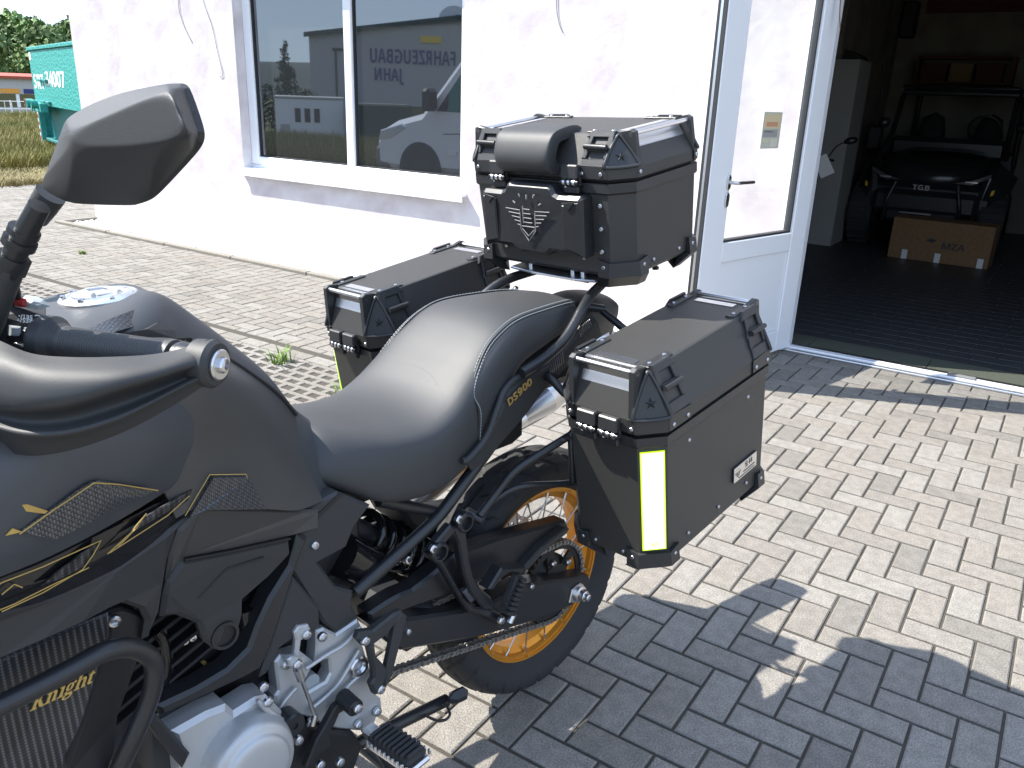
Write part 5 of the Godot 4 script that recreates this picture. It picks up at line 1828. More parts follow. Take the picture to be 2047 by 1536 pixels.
# ---------------------------------------------------------------- handlebar side with grip, guard and mirror
func cockpit(s: float):
	var hb := Node3D.new()
	hb.name = numbered("handlebar", bike)
	bike.add_child(hb)
	var b0 = mx([v(0.3,1.2352,1.1167)], s)[0]
	var b1 = mx([v(0.478,1.2258,1.0199)], s)[0]
	var d: Vector3 = (b1 - b0).normalized()
	var inner: Vector3 = mx([v(0.03, 1.19, 1.16)], s)[0]
	var knee: Vector3 = b0 - d * 0.14
	pipe("bar", [inner, knee, b0 + d * 0.02, b1 - d * 0.01], 0.011, M.satin, 0.04, hb)
	var st := mb()
	var prof := [Vector2(0.011, -0.005), Vector2(0.025, -0.005), Vector2(0.0275, 0.0), Vector2(0.0275, 0.012), Vector2(0.021, 0.02), Vector2(0.0185, 0.026)]
	lathe(st, b0, d, prof, 26)
	obj("grip_flange", st, M.plastic, hb)
	st = mb()
	prof = [Vector2(0.0185, 0.026)]
	for i in 40:
		var h := 0.03 + i * 0.003
		prof.append_array([Vector2(0.0182, h), Vector2(0.0176, h + 0.0012), Vector2(0.0182, h + 0.0024)])
	prof.append(Vector2(0.0185, 0.152))
	prof.append(Vector2(0.0195, 0.154))
	prof.append(Vector2(0.0195, 0.16))
	prof.append(Vector2(0.012, 0.162))
	lathe(st, b0, d, prof, 26)
	obj("grip", st, M.plastic_gray, hb)
	st = mb()
	lathe(st, b0, d, [Vector2(0.012, 0.163), Vector2(0.0175, 0.164), Vector2(0.0185, 0.17), Vector2(0.017, 0.2), Vector2(0.013, 0.205)], 22)
	obj("bar_weight", st, M.satin, hb)
	# switch housing with its keys
	var sw := Node3D.new()
	sw.name = numbered("switch_housing", bike)
	bike.add_child(sw)
	st = mb()
	plate(st, mx([v(0.262,1.264,1.1509), v(0.262,1.2723,1.1405), v(0.275,1.2676,1.1284), v(0.292,1.2589,1.1131), v(0.294,1.2479,1.1161), v(0.294,1.2191,1.1216), v(0.28,1.2172,1.135), v(0.262,1.2251,1.1574)], s), v(-0.05 * s, 0, -0.02), 0.005)
	obj("housing", st, M.plastic, sw)
	for q in [[v(0.274,1.2517,1.1426), v(0.281,1.2503,1.1346), v(0.281,1.2397,1.1366), v(0.274,1.2408,1.1447)], [v(0.285,1.249,1.1311), v(0.293,1.2478,1.1221), v(0.293,1.2374,1.1243), v(0.285,1.2386,1.1331)]]:
		st = mb()
		plate(st, shifted(mx(q, s), v(0.004 * s, 0, 0)), v(-0.012 * s, 0, 0), 0.002)
		obj("switch_key", st, M.gray_button, sw)
	st = mb()
	plate(st, shifted(mx([v(0.277,1.233,1.1423), v(0.29,1.2353,1.1274), v(0.29,1.2303,1.1271), v(0.282,1.2288,1.1383)], s), v(0.005 * s, 0, 0)), v(-0.012 * s, 0, 0), 0.002)
	obj("switch_key", st, M.steel, sw)
	st = mb()
	plate(st, mx([v(0.285,1.2753,1.1256), v(0.285,1.2801,1.1187), v(0.29,1.2783,1.1098), v(0.296,1.2711,1.1053), v(0.292,1.2678,1.1167), v(0.286,1.2706,1.1249)], s), v(-0.018 * s, 0, 0), 0.004)
	obj("horn_key", st, M.gray_button, sw)
	st = mb()
	plate(st, mx([v(0.276,1.2782,1.1346), v(0.278,1.2807,1.1302), v(0.284,1.2788,1.1248), v(0.284,1.2701,1.1265), v(0.278,1.2704,1.1319)], s), v(-0.018 * s, 0, 0), 0.003)
	obj("red_key", st, M.red, sw)
	if s > 0:
		var tx := v(0.287,1.2609,1.1301) - v(0.293,1.26,1.1235)
		var ty := v(0.293,1.257,1.124) - v(0.293,1.2612,1.1234)
		lettering(sw, "key_lettering", "SET/-", v(0.2955,1.263,1.1237), tx, ty, 0.0062, M.print_white, "Droid Sans", 700, 0.0004)
		lettering(sw, "key_lettering", "RES/+", v(0.2955,1.259,1.1243), tx, ty, 0.0062, M.print_white, "Droid Sans", 700, 0.0004)
		st = mb()
		var rg0 := v(0.297,1.2575,1.1203)
		var rg := []
		for k in 15:
			var a := TAU * k / 19 + 0.6
			rg.append(rg0 + ty.normalized() * sin(a) * 0.0052 + tx.normalized() * cos(a) * 0.0052)
		tube(st, rg, 0.0007, 5)
		tube(st, [rg0, rg0 + ty.normalized() * 0.0035 - tx.normalized() * 0.002], 0.0007, 5)
		obj("gauge_symbol", st, M.print_white, sw)
	var face := Transform3D(Basis(), b0 - d * 0.045)
	# lever perch, clamp and cables
	st = mb()
	smooth_cage(st, mx([v(0.24,1.2684,1.147), v(0.25,1.2838,1.1351), v(0.262,1.2751,1.134), v(0.262,1.262,1.1392), v(0.25,1.2535,1.1523)] + [v(0.2,1.2604,1.1372), v(0.2,1.2745,1.1222), v(0.21,1.2648,1.1203), v(0.21,1.2511,1.1257), v(0.2,1.2427,1.1402)], s), [[0, 1, 2, 3, 4], [9, 8, 7, 6, 5], [0, 5, 6, 1], [1, 6, 7, 2], [2, 7, 8, 3], [3, 8, 9, 4], [4, 9, 5, 0]], 1)
	obj("lever_perch", st, M.plastic, sw)
	pipe("lever", [face.origin + v(0, 0, 0.05), b0 + Vector3(0, -0.01, 0.055), b0 + d * 0.13 + Vector3(0, -0.012, 0.04)], 0.006, M.satin, 0.02, sw)
	pipe("cable", curve(mx([v(0.29,1.317,1.1413), v(0.285,1.3056,1.1343), v(0.28,1.2909,1.13), v(0.275,1.2798,1.1292), v(0.25,1.2676,1.1317)], s), 6), 0.0032, M.satin, 0.0, sw)
	pipe("cable", curve(mx([v(0.28,1.3115,1.1466), v(0.275,1.2999,1.1397), v(0.27,1.2871,1.1374), v(0.25,1.269,1.1406)], s), 6), 0.0032, M.red, 0.0, sw)
	# hand guard: a swept shell with two pressed grooves
	var hg := Node3D.new()
	hg.name = numbered("hand_guard", bike)
	bike.add_child(hg)
	st = mb()
	skin(st, [
		mx([v(0.22,1.2509,1.188), v(0.28,1.2524,1.1739), v(0.33,1.2496,1.1668), v(0.375,1.2428,1.1532), v(0.41,1.2413,1.1293), v(0.437,1.2403,1.0951), v(0.454,1.2403,1.0635), v(0.468,1.2452,1.037), v(0.478,1.2515,1.0204), v(0.472,1.2453,1.0103), v(0.466,1.2366,1.002)], s),
		mx([v(0.29,1.2373,1.2071), v(0.345,1.2393,1.1935), v(0.375,1.2368,1.1819), v(0.412,1.2335,1.1664), v(0.442,1.2317,1.1421), v(0.468,1.2331,1.1087), v(0.478,1.2358,1.0749), v(0.484,1.239,1.0455), v(0.487,1.2412,1.0253), v(0.482,1.2363,1.014), v(0.474,1.2304,1.0057)], s),
		mx([v(0.303,1.2088,1.2152), v(0.358,1.2072,1.2024), v(0.388,1.203,1.1912), v(0.423,1.2051,1.1744), v(0.451,1.2095,1.1486), v(0.475,1.2201,1.1133), v(0.486,1.2267,1.0796), v(0.49,1.231,1.0494), v(0.492,1.2305,1.0283), v(0.488,1.2298,1.0173), v(0.479,1.2256,1.0085)], s),
		mx([v(0.281,1.1954,1.2123), v(0.338,1.1934,1.1994), v(0.369,1.1897,1.188), v(0.404,1.1909,1.1706), v(0.433,1.1954,1.1443), v(0.459,1.2076,1.1086), v(0.472,1.2154,1.0748), v(0.48,1.2226,1.0455), v(0.484,1.2239,1.0249), v(0.481,1.2235,1.0143), v(0.472,1.2198,1.0056)], s),
		mx([v(0.274,1.186,1.2123), v(0.332,1.1852,1.1992), v(0.363,1.181,1.1877), v(0.398,1.1799,1.1705), v(0.428,1.1833,1.1444), v(0.454,1.1945,1.1084), v(0.468,1.2051,1.0743), v(0.476,1.2149,1.0445), v(0.48,1.2188,1.0243), v(0.477,1.2182,1.0133), v(0.468,1.2149,1.0046)], s),
		mx([v(0.289,1.1821,1.2166), v(0.349,1.181,1.2045), v(0.382,1.1762,1.1939), v(0.417,1.175,1.1773), v(0.445,1.1779,1.1513), v(0.471,1.1894,1.116), v(0.483,1.203,1.0813), v(0.489,1.2143,1.0509), v(0.492,1.2193,1.0312), v(0.489,1.219,1.0201), v(0.48,1.216,1.0115)], s),
		mx([v(0.272,1.1721,1.2143), v(0.333,1.1694,1.2022), v(0.366,1.1645,1.1913), v(0.402,1.1631,1.1744), v(0.431,1.1665,1.148), v(0.458,1.1788,1.1121), v(0.472,1.1936,1.0776), v(0.481,1.2068,1.0479), v(0.486,1.2137,1.0296), v(0.482,1.2136,1.0182), v(0.474,1.2117,1.0098)], s),
		mx([v(0.25,1.1552,1.2121), v(0.31,1.1486,1.1996), v(0.344,1.1413,1.1888), v(0.382,1.1405,1.1717), v(0.414,1.1478,1.1447), v(0.445,1.1632,1.109), v(0.462,1.1795,1.0749), v(0.474,1.1954,1.0459), v(0.482,1.2062,1.0301), v(0.474,1.2066,1.0174), v(0.466,1.2066,1.0079)], s)], 3, 5, 0.004 * s)
	obj("shell", st, M.plastic, hg)
	st = mb()
	lathe(st, b1 - d * 0.004, d, [Vector2(0.0, -0.02), Vector2(0.024, -0.012), Vector2(0.0255, 0.008), Vector2(0.022, 0.013), Vector2(0.0, 0.013)], 26)
	obj("end_boss", st, M.plastic, hg)
	st = mb()
	lathe(st, b1 + d * 0.0095, d, [Vector2(0.0165, 0), Vector2(0.0165, 0.002), Vector2(0.015, 0.0035), Vector2(0.008, 0.0035)], 22)
	obj("washer", st, M.steel, hg)
	bolt(hg, b1 + d * 0.013, d, 0.0085, M.steel)
	# mirror
	var mi := Node3D.new()
	mi.name = numbered("mirror", bike)
	bike.add_child(mi)
	var o := mx([v(0.2969,1.4645,1.06), v(0.3638,1.4776,1.06), v(0.4405,1.4879,1.06), v(0.5333,1.494,1.06), v(0.5599,1.4941,1.06), v(0.5671,1.4901,1.06), v(0.5771,1.4721,1.06), v(0.5852,1.4561,1.06), v(0.5818,1.4479,1.06), v(0.5687,1.4392,1.06), v(0.5261,1.4189,1.06), v(0.4804,1.3973,1.06), v(0.4622,1.3913,1.06), v(0.4296,1.3845,1.06), v(0.3436,1.3786,1.06), v(0.2659,1.3746,1.06), v(0.2086,1.3815,1.06), v(0.1825,1.3886,1.06), v(0.2067,1.4043,1.06), v(0.2425,1.4263,1.06), v(0.2696,1.4468,1.06)], s)
	var rg := mx([v(0.4141,1.4525,1.1), v(0.5332,1.4729,1.1), v(0.6254,1.4875,1.1), v(0.6389,1.4707,1.1), v(0.6498,1.4545,1.1), v(0.5892,1.4466,1.1), v(0.5052,1.442,1.1), v(0.4172,1.4399,1.1)], s)
	var vs := o.duplicate()
	vs.append_array(rg)
	var bk := []
	for p in o:
		bk.append(Vector3(p.x, p.y, p.z) * 1.0 + v(0, 0, -0.006))
	var n := o.size()
	vs.append_array(bk)
	var fs := [[0, 1, 2, n + 1, n], [2, 3, n + 2, n + 1], [3, 4, 5, n + 2], [5, 6, n + 3, n + 2], [6, 7, n + 4, n + 3], [7, 8, 9, n + 4], [9, 10, 11, n + 5, n + 4], [n + 1, n + 2, n + 3, n + 4, n + 5, n + 6, n + 7, n], [11, 12, 13, n + 6, n + 5], [13, 14, 15, n + 7, n + 6], [15, 16, 17, 18, n + 7], [18, 19, 20, n, n + 7], [20, 0, n]]
	for i in n:
		var j := (i + 1) % n
		fs.append([i, n + 8 + i, n + 8 + j, j])
	st = mb()
	var fc := faceted(vs, fs, 0.1)
	smooth_cage(st, fc[0], fc[1], 2)
	obj("mirror_shell", st, M.plastic, mi)
	st = mb()
	var gl := []
	var cen := Vector3.ZERO
	for p in bk:
		cen += p
	cen /= n
	for p in bk:
		gl.append(cen + (p - cen) * 0.94 + v(0, 0, -0.001))
	plate(st, gl, v(0, 0, 0.006), 0.0)
	obj("mirror_glass", st, M.mirror_glass, mi)
	var stem := mx([v(0.26,1.2176,1.1807), v(0.28,1.2618,1.1622), v(0.3,1.3069,1.145), v(0.325,1.3471,1.1302), v(0.35,1.3818,1.1161), v(0.37,1.4112,1.1027)], s)
	pipe("mirror_stem", [stem[2], stem[3], stem[4]], [0.013, 0.0115, 0.0105], M.satin, 0.0, mi, 14)
	pipe("mirror_base", [stem[0], stem[1], stem[2].lerp(stem[3], 0.3)], [0.017, 0.0165, 0.015], M.plastic, 0.0, mi, 14)
	for q in [[0.0, 0.017, 0.02], [0.032, 0.0165, 0.008], [0.046, 0.0155, 0.006]]:
		var da: Vector3 = (stem[3] - stem[1]).normalized()
		var pa: Vector3 = stem[2].lerp(stem[3], 0.18) + da * q[0]
		pipe("stem_nut", [pa, pa + da * q[2]], q[1], M.satin, 0.0, mi, 6 if q[0] == 0.0 else 16)
	var ck := mx([v(0.147,1.3481,1.06), v(0.1678,1.377,1.045)], s)
	pipe("mirror_collar", [ck[0], ck[0].lerp(ck[1], 0.5), ck[1]], [0.0145, 0.0165, 0.0175], M.plastic, 0.0, mi, 20)


func front_end():
	# everything ahead of the frame of the photograph: fork, front wheel, screen and lamp
	spoked_wheel("front_wheel", v(0, 0.33, 1.56), 0.335, 0.115, 0.262)
	for s in [1.0, -1.0]:
		pipe("fork_leg", [v(s * 0.105, 0.33, 1.55), v(s * 0.105, 0.75, 1.38)], 0.027, M.satin, 0.0)
		pipe("fork_tube", [v(s * 0.105, 0.72, 1.392), v(s * 0.105, 1.16, 1.215)], 0.021, M.gold, 0.0)
	var st := mb()
	for y in [0.9, 1.13]:
		box(st, Transform3D(Basis(Vector3.RIGHT, -0.38), v(0, y, 1.31 - (y - 0.9) * 0.4)), v(0.28, 0.03, 0.09), 0.012)
	tube(st, [v(0, 0.86, 1.28), v(0, 1.16, 1.165)], 0.03, 14)
	obj("steering_head", st, M.satin, bike)
	st = mb()
	var rows := []
	for i in 7:
		var a := -0.6 + i * 0.28
		var c := v(0, 0.33 + cos(a) * 0.375, 1.56 + sin(a) * 0.375)
		rows.append([c + v(-0.075, -0.03, 0), c + v(-0.05, 0.012, 0), c + v(0, 0.02, 0), c + v(0.05, 0.012, 0), c + v(0.075, -0.03, 0)])
	skin(st, rows, 4, 3, 0.004)
	obj("front_mudguard", st, M.plastic, bike)
	st = mb()
	rows = []
	for q in [[1.28, 1.22, 0.13], [1.42, 1.2, 0.2], [1.56, 1.1, 0.2], [1.66, 0.96, 0.15], [1.72, 0.84, 0.07]]:
		rows.append([v(-q[2], q[1] - 0.16, q[0] - 0.1), v(-q[2] * 0.8, q[1] - 0.04, q[0] - 0.03), v(0, q[1], q[0]), v(q[2] * 0.8, q[1] - 0.04, q[0] - 0.03), v(q[2], q[1] - 0.16, q[0] - 0.1)])
	skin(st, rows, 4, 4, 0.004)
	obj("nose_fairing", st, M.metal_paint, bike)
	st = mb()
	skin(st, [[v(-0.17, 1.14, 1.42), v(-0.08, 1.17, 1.53), v(0, 1.18, 1.55), v(0.08, 1.17, 1.53), v(0.17, 1.14, 1.42)], [v(-0.19, 1.3, 1.33), v(-0.1, 1.34, 1.42), v(0, 1.35, 1.44), v(0.1, 1.34, 1.42), v(0.19, 1.3, 1.33)], [v(-0.15, 1.46, 1.22), v(-0.08, 1.5, 1.29), v(0, 1.51, 1.3), v(0.08, 1.5, 1.29), v(0.15, 1.46, 1.22)]], 4, 4, 0.004)
	obj("windscreen", st, M.satin, bike)
	st = mb()
	plate(st, [v(-0.13, 1.05, 1.66), v(-0.06, 0.98, 1.71), v(0.06, 0.98, 1.71), v(0.13, 1.05, 1.66), v(0.08, 1.1, 1.64), v(-0.08, 1.1, 1.64)], v(0, 0, -0.03), 0.004)
	obj("headlight", st, M.lamp_clear, bike)


# ---------------------------------------------------------------- luggage cases
# case axes: x along the long side, z across, y up from the bottom plate
func ring8(hl: float, hs: float, ch: float, y: float) -> Array:
	return [v(hl - ch, y, hs), v(hl, y, hs - ch), v(hl, y, -hs + ch), v(hl - ch, y, -hs), v(-hl + ch, y, -hs), v(-hl, y, -hs + ch), v(-hl, y, hs - ch), v(-hl + ch, y, hs)]


func rings(st: SurfaceTool, list: Array, cap_top := true, cap_bottom := true):
	for i in list.size() - 1:
		for k in 8:
			quad(st, list[i][k], list[i][(k + 1) % 8], list[i + 1][(k + 1) % 8], list[i + 1][k])
	for k in range(1, 7):
		if cap_top:
			tri(st, list[-1][0], list[-1][k], list[-1][k + 1])
		if cap_bottom:
			tri(st, list[0][0], list[0][k + 1], list[0][k])


func make_case(t: Node3D, hl: float, hs: float, y1: float, y2: float, y3: float):
	var ch := 0.042
	var inn := 0.036
	var st := mb()
	rings(st, [ring8(hl - 0.014, hs - 0.014, ch * 0.8, 0.0), ring8(hl - 0.004, hs - 0.004, ch, 0.01), ring8(hl, hs, ch, y1 - 0.002)])
	obj("body", st, M.case, t)
	st = mb()
	rings(st, [ring8(hl + 0.001, hs + 0.001, ch, y1 - 0.022), ring8(hl + 0.004, hs + 0.004, ch, y1 - 0.018), ring8(hl + 0.004, hs + 0.004, ch, y1 + 0.002)], false, false)
	rings(st, [ring8(hl + 0.002, hs + 0.002, ch, y1 + 0.003), ring8(hl - 0.006, hs - 0.006, ch, y1 + 0.003), ring8(hl - 0.006, hs - 0.006, ch, y1 + 0.007), ring8(hl + 0.003, hs + 0.003, ch, y1 + 0.007)], false, false)
	obj("rim_seal", st, M.case_plastic, t)
	st = mb()
	rings(st, [ring8(hl + 0.002, hs + 0.002, ch, y1 + 0.008), ring8(hl + 0.004, hs + 0.004, ch, y1 + 0.011), ring8(hl + 0.004, hs + 0.004, ch, y2), ring8(hl - inn + 0.002, hs - inn + 0.002, ch * 0.6, y3 - 0.002), ring8(hl - inn - 0.002, hs - inn - 0.002, ch * 0.6, y3)])
	obj("lid", st, M.case, t)
	for sl in [1.0, -1.0]:
		for ss in [1.0, -1.0]:
			corner(t, sl, ss, hl, hs, ch, inn, y1, y2, y3)
		# polished rail between the corner lugs
		pipe("rail", [v(sl * (hl - 0.012), y3 - 0.001, -hs + 0.043), v(sl * (hl - 0.012), y3 - 0.001, hs - 0.043)], 0.0052, M.bare_alu, 0.0, t, 12)
		st = mb()
		bx(st, v(sl * (hl - 0.055) - 0.01, y3 + 0.0005, -hs + 0.075), v(sl * (hl - 0.055) + 0.01, y3 + 0.0015, hs - 0.075))
		var w0 := hs - 0.062
		var e0 := v(sl * (hl - inn - 0.001), y3 + 0.0022, 0)
		var e1 := v(sl * (hl - inn * 0.45), lerpf(y2, y3, 0.52) + 0.0022, 0)
		quad(st, e0 + v(0, 0, -w0), e0 + v(0, 0, w0), e1 + v(0, 0, w0), e1 + v(0, 0, -w0))
		quad(st, e0 + v(0, -0.0015, -w0), e1 + v(0, -0.0015, -w0), e1 + v(0, -0.0015, w0), e0 + v(0, -0.0015, w0))
		obj("lid_sheen_strip", st, M.bare_alu, t)  # added bright plates stand in for the reflection on the lid edge and slope
	# rivets along the body
	for sz in [1.0, -1.0]:
		for q in [[-0.62, 0.06], [0.0, 0.06], [0.62, 0.06], [-0.6, y1 - 0.045], [0.6, y1 - 0.045]]:
			bolt(t, v(q[0] * (hl - ch), q[1] - 0.02 if q[1] < 0.1 else q[1], sz * (hs - 0.001)), v(0, 0, sz), 0.0042, M.steel, "rivet")
		for q in [-0.45, 0.45]:
			bolt(t, v(sz * (hl - 0.002), 0.024, q * (hs - ch)), v(sz, 0, 0), 0.0042, M.steel, "rivet")


func corner(t: Node3D, sl: float, ss: float, hl: float, hs: float, ch: float, inn: float, y1: float, y2: float, y3: float):
	var c := Node3D.new()
	c.name = numbered("corner_bracket", t)
	t.add_child(c)
	var S := v(sl, 1, ss)
	var q := func(x, y, z): return v(x * sl, y, z * ss)
	var back := (v(-sl, -0.6, -ss)).normalized() * 0.012
	# base skirt round the corner
	var st := mb()
	var e := 0.0075
	var o := [q.call(hl - ch - 0.075, y1 + 0.012, hs + e), q.call(hl - ch, y1 + 0.012, hs + e), q.call(hl + e, y1 + 0.012, hs - ch), q.call(hl + e, y1 + 0.012, hs - ch - 0.014)]
	var o2 := [q.call(hl - ch - 0.075, y2 + 0.002, hs + e), q.call(hl - ch, y2 + 0.006, hs + e), q.call(hl + e, y2 + 0.006, hs - ch), q.call(hl + e, y2 + 0.002, hs - ch - 0.014)]
	for k in 3:
		quad(st, o[k], o[k + 1], o2[k + 1], o2[k])
		quad(st, o[k] - v(sl, 0, ss) * 0.006, o[k], o[k + 1], o[k + 1] - v(sl, 0, ss) * 0.006)
		quad(st, o2[k], o2[k + 1], o2[k + 1] - v(sl, 0, ss) * 0.006, o2[k] - v(sl, 0, ss) * 0.006)
	# long-side slope: two bars with a hand slot between them
	var sl0 := func(f, w): return q.call(hl - ch + 0.004 - w, lerpf(y2, y3, f) + 0.004, hs + e - inn * f)
	for f in [[0.0, 0.24], [0.46, 0.62], [0.86, 1.05]]:
		plate(st, [sl0.call(f[0], 0.002), sl0.call(f[0], 0.074), sl0.call(f[1], 0.074 - 0.012 * f[1]), sl0.call(f[1], 0.002)], q.call(0, -0.002, -0.008) - v(0, 0, 0), 0.002)
	plate(st, [sl0.call(0.24, 0.002), sl0.call(0.24, 0.016), sl0.call(0.9, 0.016), sl0.call(0.9, 0.002)], q.call(0, -0.002, -0.007), 0.0015)
	plate(st, [sl0.call(0.24, 0.062), sl0.call(0.24, 0.074), sl0.call(0.9, 0.064), sl0.call(0.9, 0.054)], q.call(0, -0.002, -0.007), 0.0015)
	tube(st, [sl0.call(0.54, 0.008) + q.call(0, 0.004, 0.006), sl0.call(0.54, 0.066) + q.call(0, 0.004, 0.006)], 0.0058, 8)
	# top plate and rail lug
	plate(st, [q.call(hl - inn - 0.004, y3 + 0.0035, hs - inn - 0.002), q.call(hl - inn - 0.085, y3 + 0.0035, hs - inn - 0.002), q.call(hl - inn - 0.092, y3 + 0.0035, hs - inn - 0.012), q.call(hl - inn - 0.088, y3 + 0.0035, hs - inn - 0.022), q.call(hl - inn - 0.004, y3 + 0.0035, hs - inn - 0.022)], v(0, -0.0034, 0), 0.001)
	var lug := [q.call(hl + 0.006, y2 - 0.004, hs - ch - 0.001), q.call(hl - 0.002, y3 + 0.004, hs - ch - 0.001), q.call(hl - 0.012, y3 + 0.009, hs - ch - 0.001), q.call(hl - 0.025, y3 + 0.007, hs - ch - 0.001), q.call(hl - inn - 0.01, y3 + 0.002, hs - ch - 0.001), q.call(hl - inn + 0.008, y3 - 0.012, hs - ch - 0.001)]
	plate(st, lug, v(0, 0, -0.013 * ss), 0.002)
	obj("bracket", st, M.case_plastic, c)
	# triangular badge with a raised rim and a star
	st = mb()
	var a: Vector3 = q.call(hl - ch - 0.004, y2 + 0.003, hs + 0.011)
	var b: Vector3 = q.call(hl + 0.011, y2 + 0.003, hs - ch - 0.004)
	var p: Vector3 = q.call(hl - inn * 0.86 - ch * 0.18, y3 + 0.002, hs - inn * 0.86 - ch * 0.18)
	plate(st, [a, b, p], back, 0.0)
	var nrm := (b - a).cross(p - a).normalized()
	if nrm.dot(v(sl, 0.5, ss)) < 0:
		nrm = -nrm
	var mid := (a + b + p) / 3.0
	var tri_pts := []
	for k in 3:
		var x0: Vector3 = [a, b, p][k]
		var x1: Vector3 = [a, b, p][(k + 1) % 3]
		tri_pts.append(x0.lerp(x1, 0.14) + nrm * 0.001)
		tri_pts.append(x0.lerp(x1, 0.86) + nrm * 0.001)
	tube(st, curve(tri_pts, 3, true), 0.0042, 7, true)
	obj("badge", st, M.case_plastic, c)
	st = mb()
	var ux := (b - a).normalized()
	var uy := nrm.cross(ux)
	if uy.y < 0:
		uy = -uy
	var ctr := mid - uy * 0.002 + nrm * 0.0008
	var star := []
	for k in 10:
		var an := TAU * k / 10 + PI / 2
		var rr := 0.0125 if k % 2 == 0 else 0.0045
		star.append(ctr + (ux * cos(an) + uy * sin(an)) * rr)
	for k in 10:
		tri(st, ctr + nrm * 0.0035, star[k], star[(k + 1) % 10])
	obj("star", st, M.satin, c)
	# visible rivets
	for x in [hl - inn - 0.022, hl - inn - 0.072]:
		bolt(t, q.call(x, y3 + 0.0035, hs - inn - 0.012), v(0, 1, 0), 0.0045, M.steel, "rivet")
	bolt(t, q.call(hl - ch - 0.062, y1 + 0.022, hs + e), v(0, 0, ss), 0.0045, M.steel, "rivet")
	bolt(t, q.call(hl - ch - 0.012, y1 + 0.022, hs + e), v(0, 0, ss), 0.0045, M.steel, "rivet")
	bolt(t, q.call(hl + e, y1 + 0.022, hs - ch - 0.006), v(sl, 0, 0), 0.0045, M.steel, "rivet")
	# foot cap at the bottom corner
	st = mb()
	var f0 := []
	var f1 := []
	var f2 := []
	var rim := [[hl - ch - 0.03, hs], [hl - ch, hs], [hl, hs - ch], [hl, hs - ch - 0.03]]
	for k in 4:
		var g := 0.005
		var px: float = rim[k][0] + (g if k > 1 else 0.0)
		var pz: float = rim[k][1] + (g if k < 2 else 0.0)
		f0.append(q.call(px, 0.042 if k in [0, 3] else 0.036, pz))
		f1.append(q.call(px + (0.003 if k > 1 else 0.0), 0.004, pz + (0.003 if k < 2 else 0.0)))
		f2.append(q.call(px - 0.027, -0.028, pz - 0.027))
	for k in 3:
		quad(st, f1[k], f1[k + 1], f0[k + 1], f0[k])
		quad(st, f2[k], f2[k + 1], f1[k + 1], f1[k])
		quad(st, f0[k], f0[k + 1], f0[k + 1] - v(sl, 0, ss) * 0.007, f0[k] - v(sl, 0, ss) * 0.007)
	quad(st, f2[0], f2[3], f2[2], f2[1])
	quad(st, f0[0], f1[0], f1[0] - v(0, 0, ss * 0.01), f0[0] - v(0, 0, ss * 0.01))
	quad(st, f0[3], f1[3], f1[3] - v(sl * 0.01, 0, 0), f0[3] - v(sl * 0.01, 0, 0))
	tri(st, f1[0], f2[0], f1[0] - v(0, 0, ss * 0.03))
	tri(st, f1[3], f2[3], f1[3] - v(sl * 0.03, 0, 0))
	obj("foot_cap", st, M.case_plastic, t)
	bolt(t, q.call(hl - ch - 0.016, 0.026, hs + 0.005), v(0, 0, ss), 0.0045, M.steel, "rivet")
	bolt(t, q.call(hl + 0.005, 0.026, hs - ch - 0.016), v(sl, 0, 0), 0.0045, M.steel, "rivet")


func latch(t: Node3D, xf: Transform3D):
	# local z outwards, x across, y up; origin on the joint line
	var l := Node3D.new()
	l.name = numbered("latch", t)
	t.add_child(l)
	l.transform = xf
	var st := mb()
	box(st, Transform3D(Basis(Vector3.RIGHT, -0.12), v(0, 0.012, 0.012)), v(0.046, 0.03, 0.016), 0.003)
	box(st, Transform3D(Basis(), v(0, -0.026, 0.009)), v(0.04, 0.018, 0.012), 0.003)
	box(st, Transform3D(Basis(), v(0, -0.008, 0.006)), v(0.046, 0.02, 0.008), 0.002)
	obj("clasp", st, M.case_plastic, l)
	st = mb()
	tube(st, [v(-0.024, -0.01, 0.016), v(0.024, -0.01, 0.016)], 0.0062, 10)
	obj("dial_axle", st, M.satin, l)
	for i in 3:
		st = mb()
		lathe(st, v(-0.017 + i * 0.0135, -0.01, 0.016), Vector3.RIGHT, [Vector2(0.0, 0), Vector2(0.0074, 0), Vector2(0.0074, 0.0065), Vector2(0, 0.0065)], 10)
		obj("number_dial", st, M.bare_alu, l)
	st = mb()
	plate(st, [v(-0.016, -0.021, 0.0165), v(-0.01, -0.021, 0.0165), v(-0.013, -0.017, 0.0165)], v(0, 0, -0.001))
	obj("pointer", st, M.print_white, l)


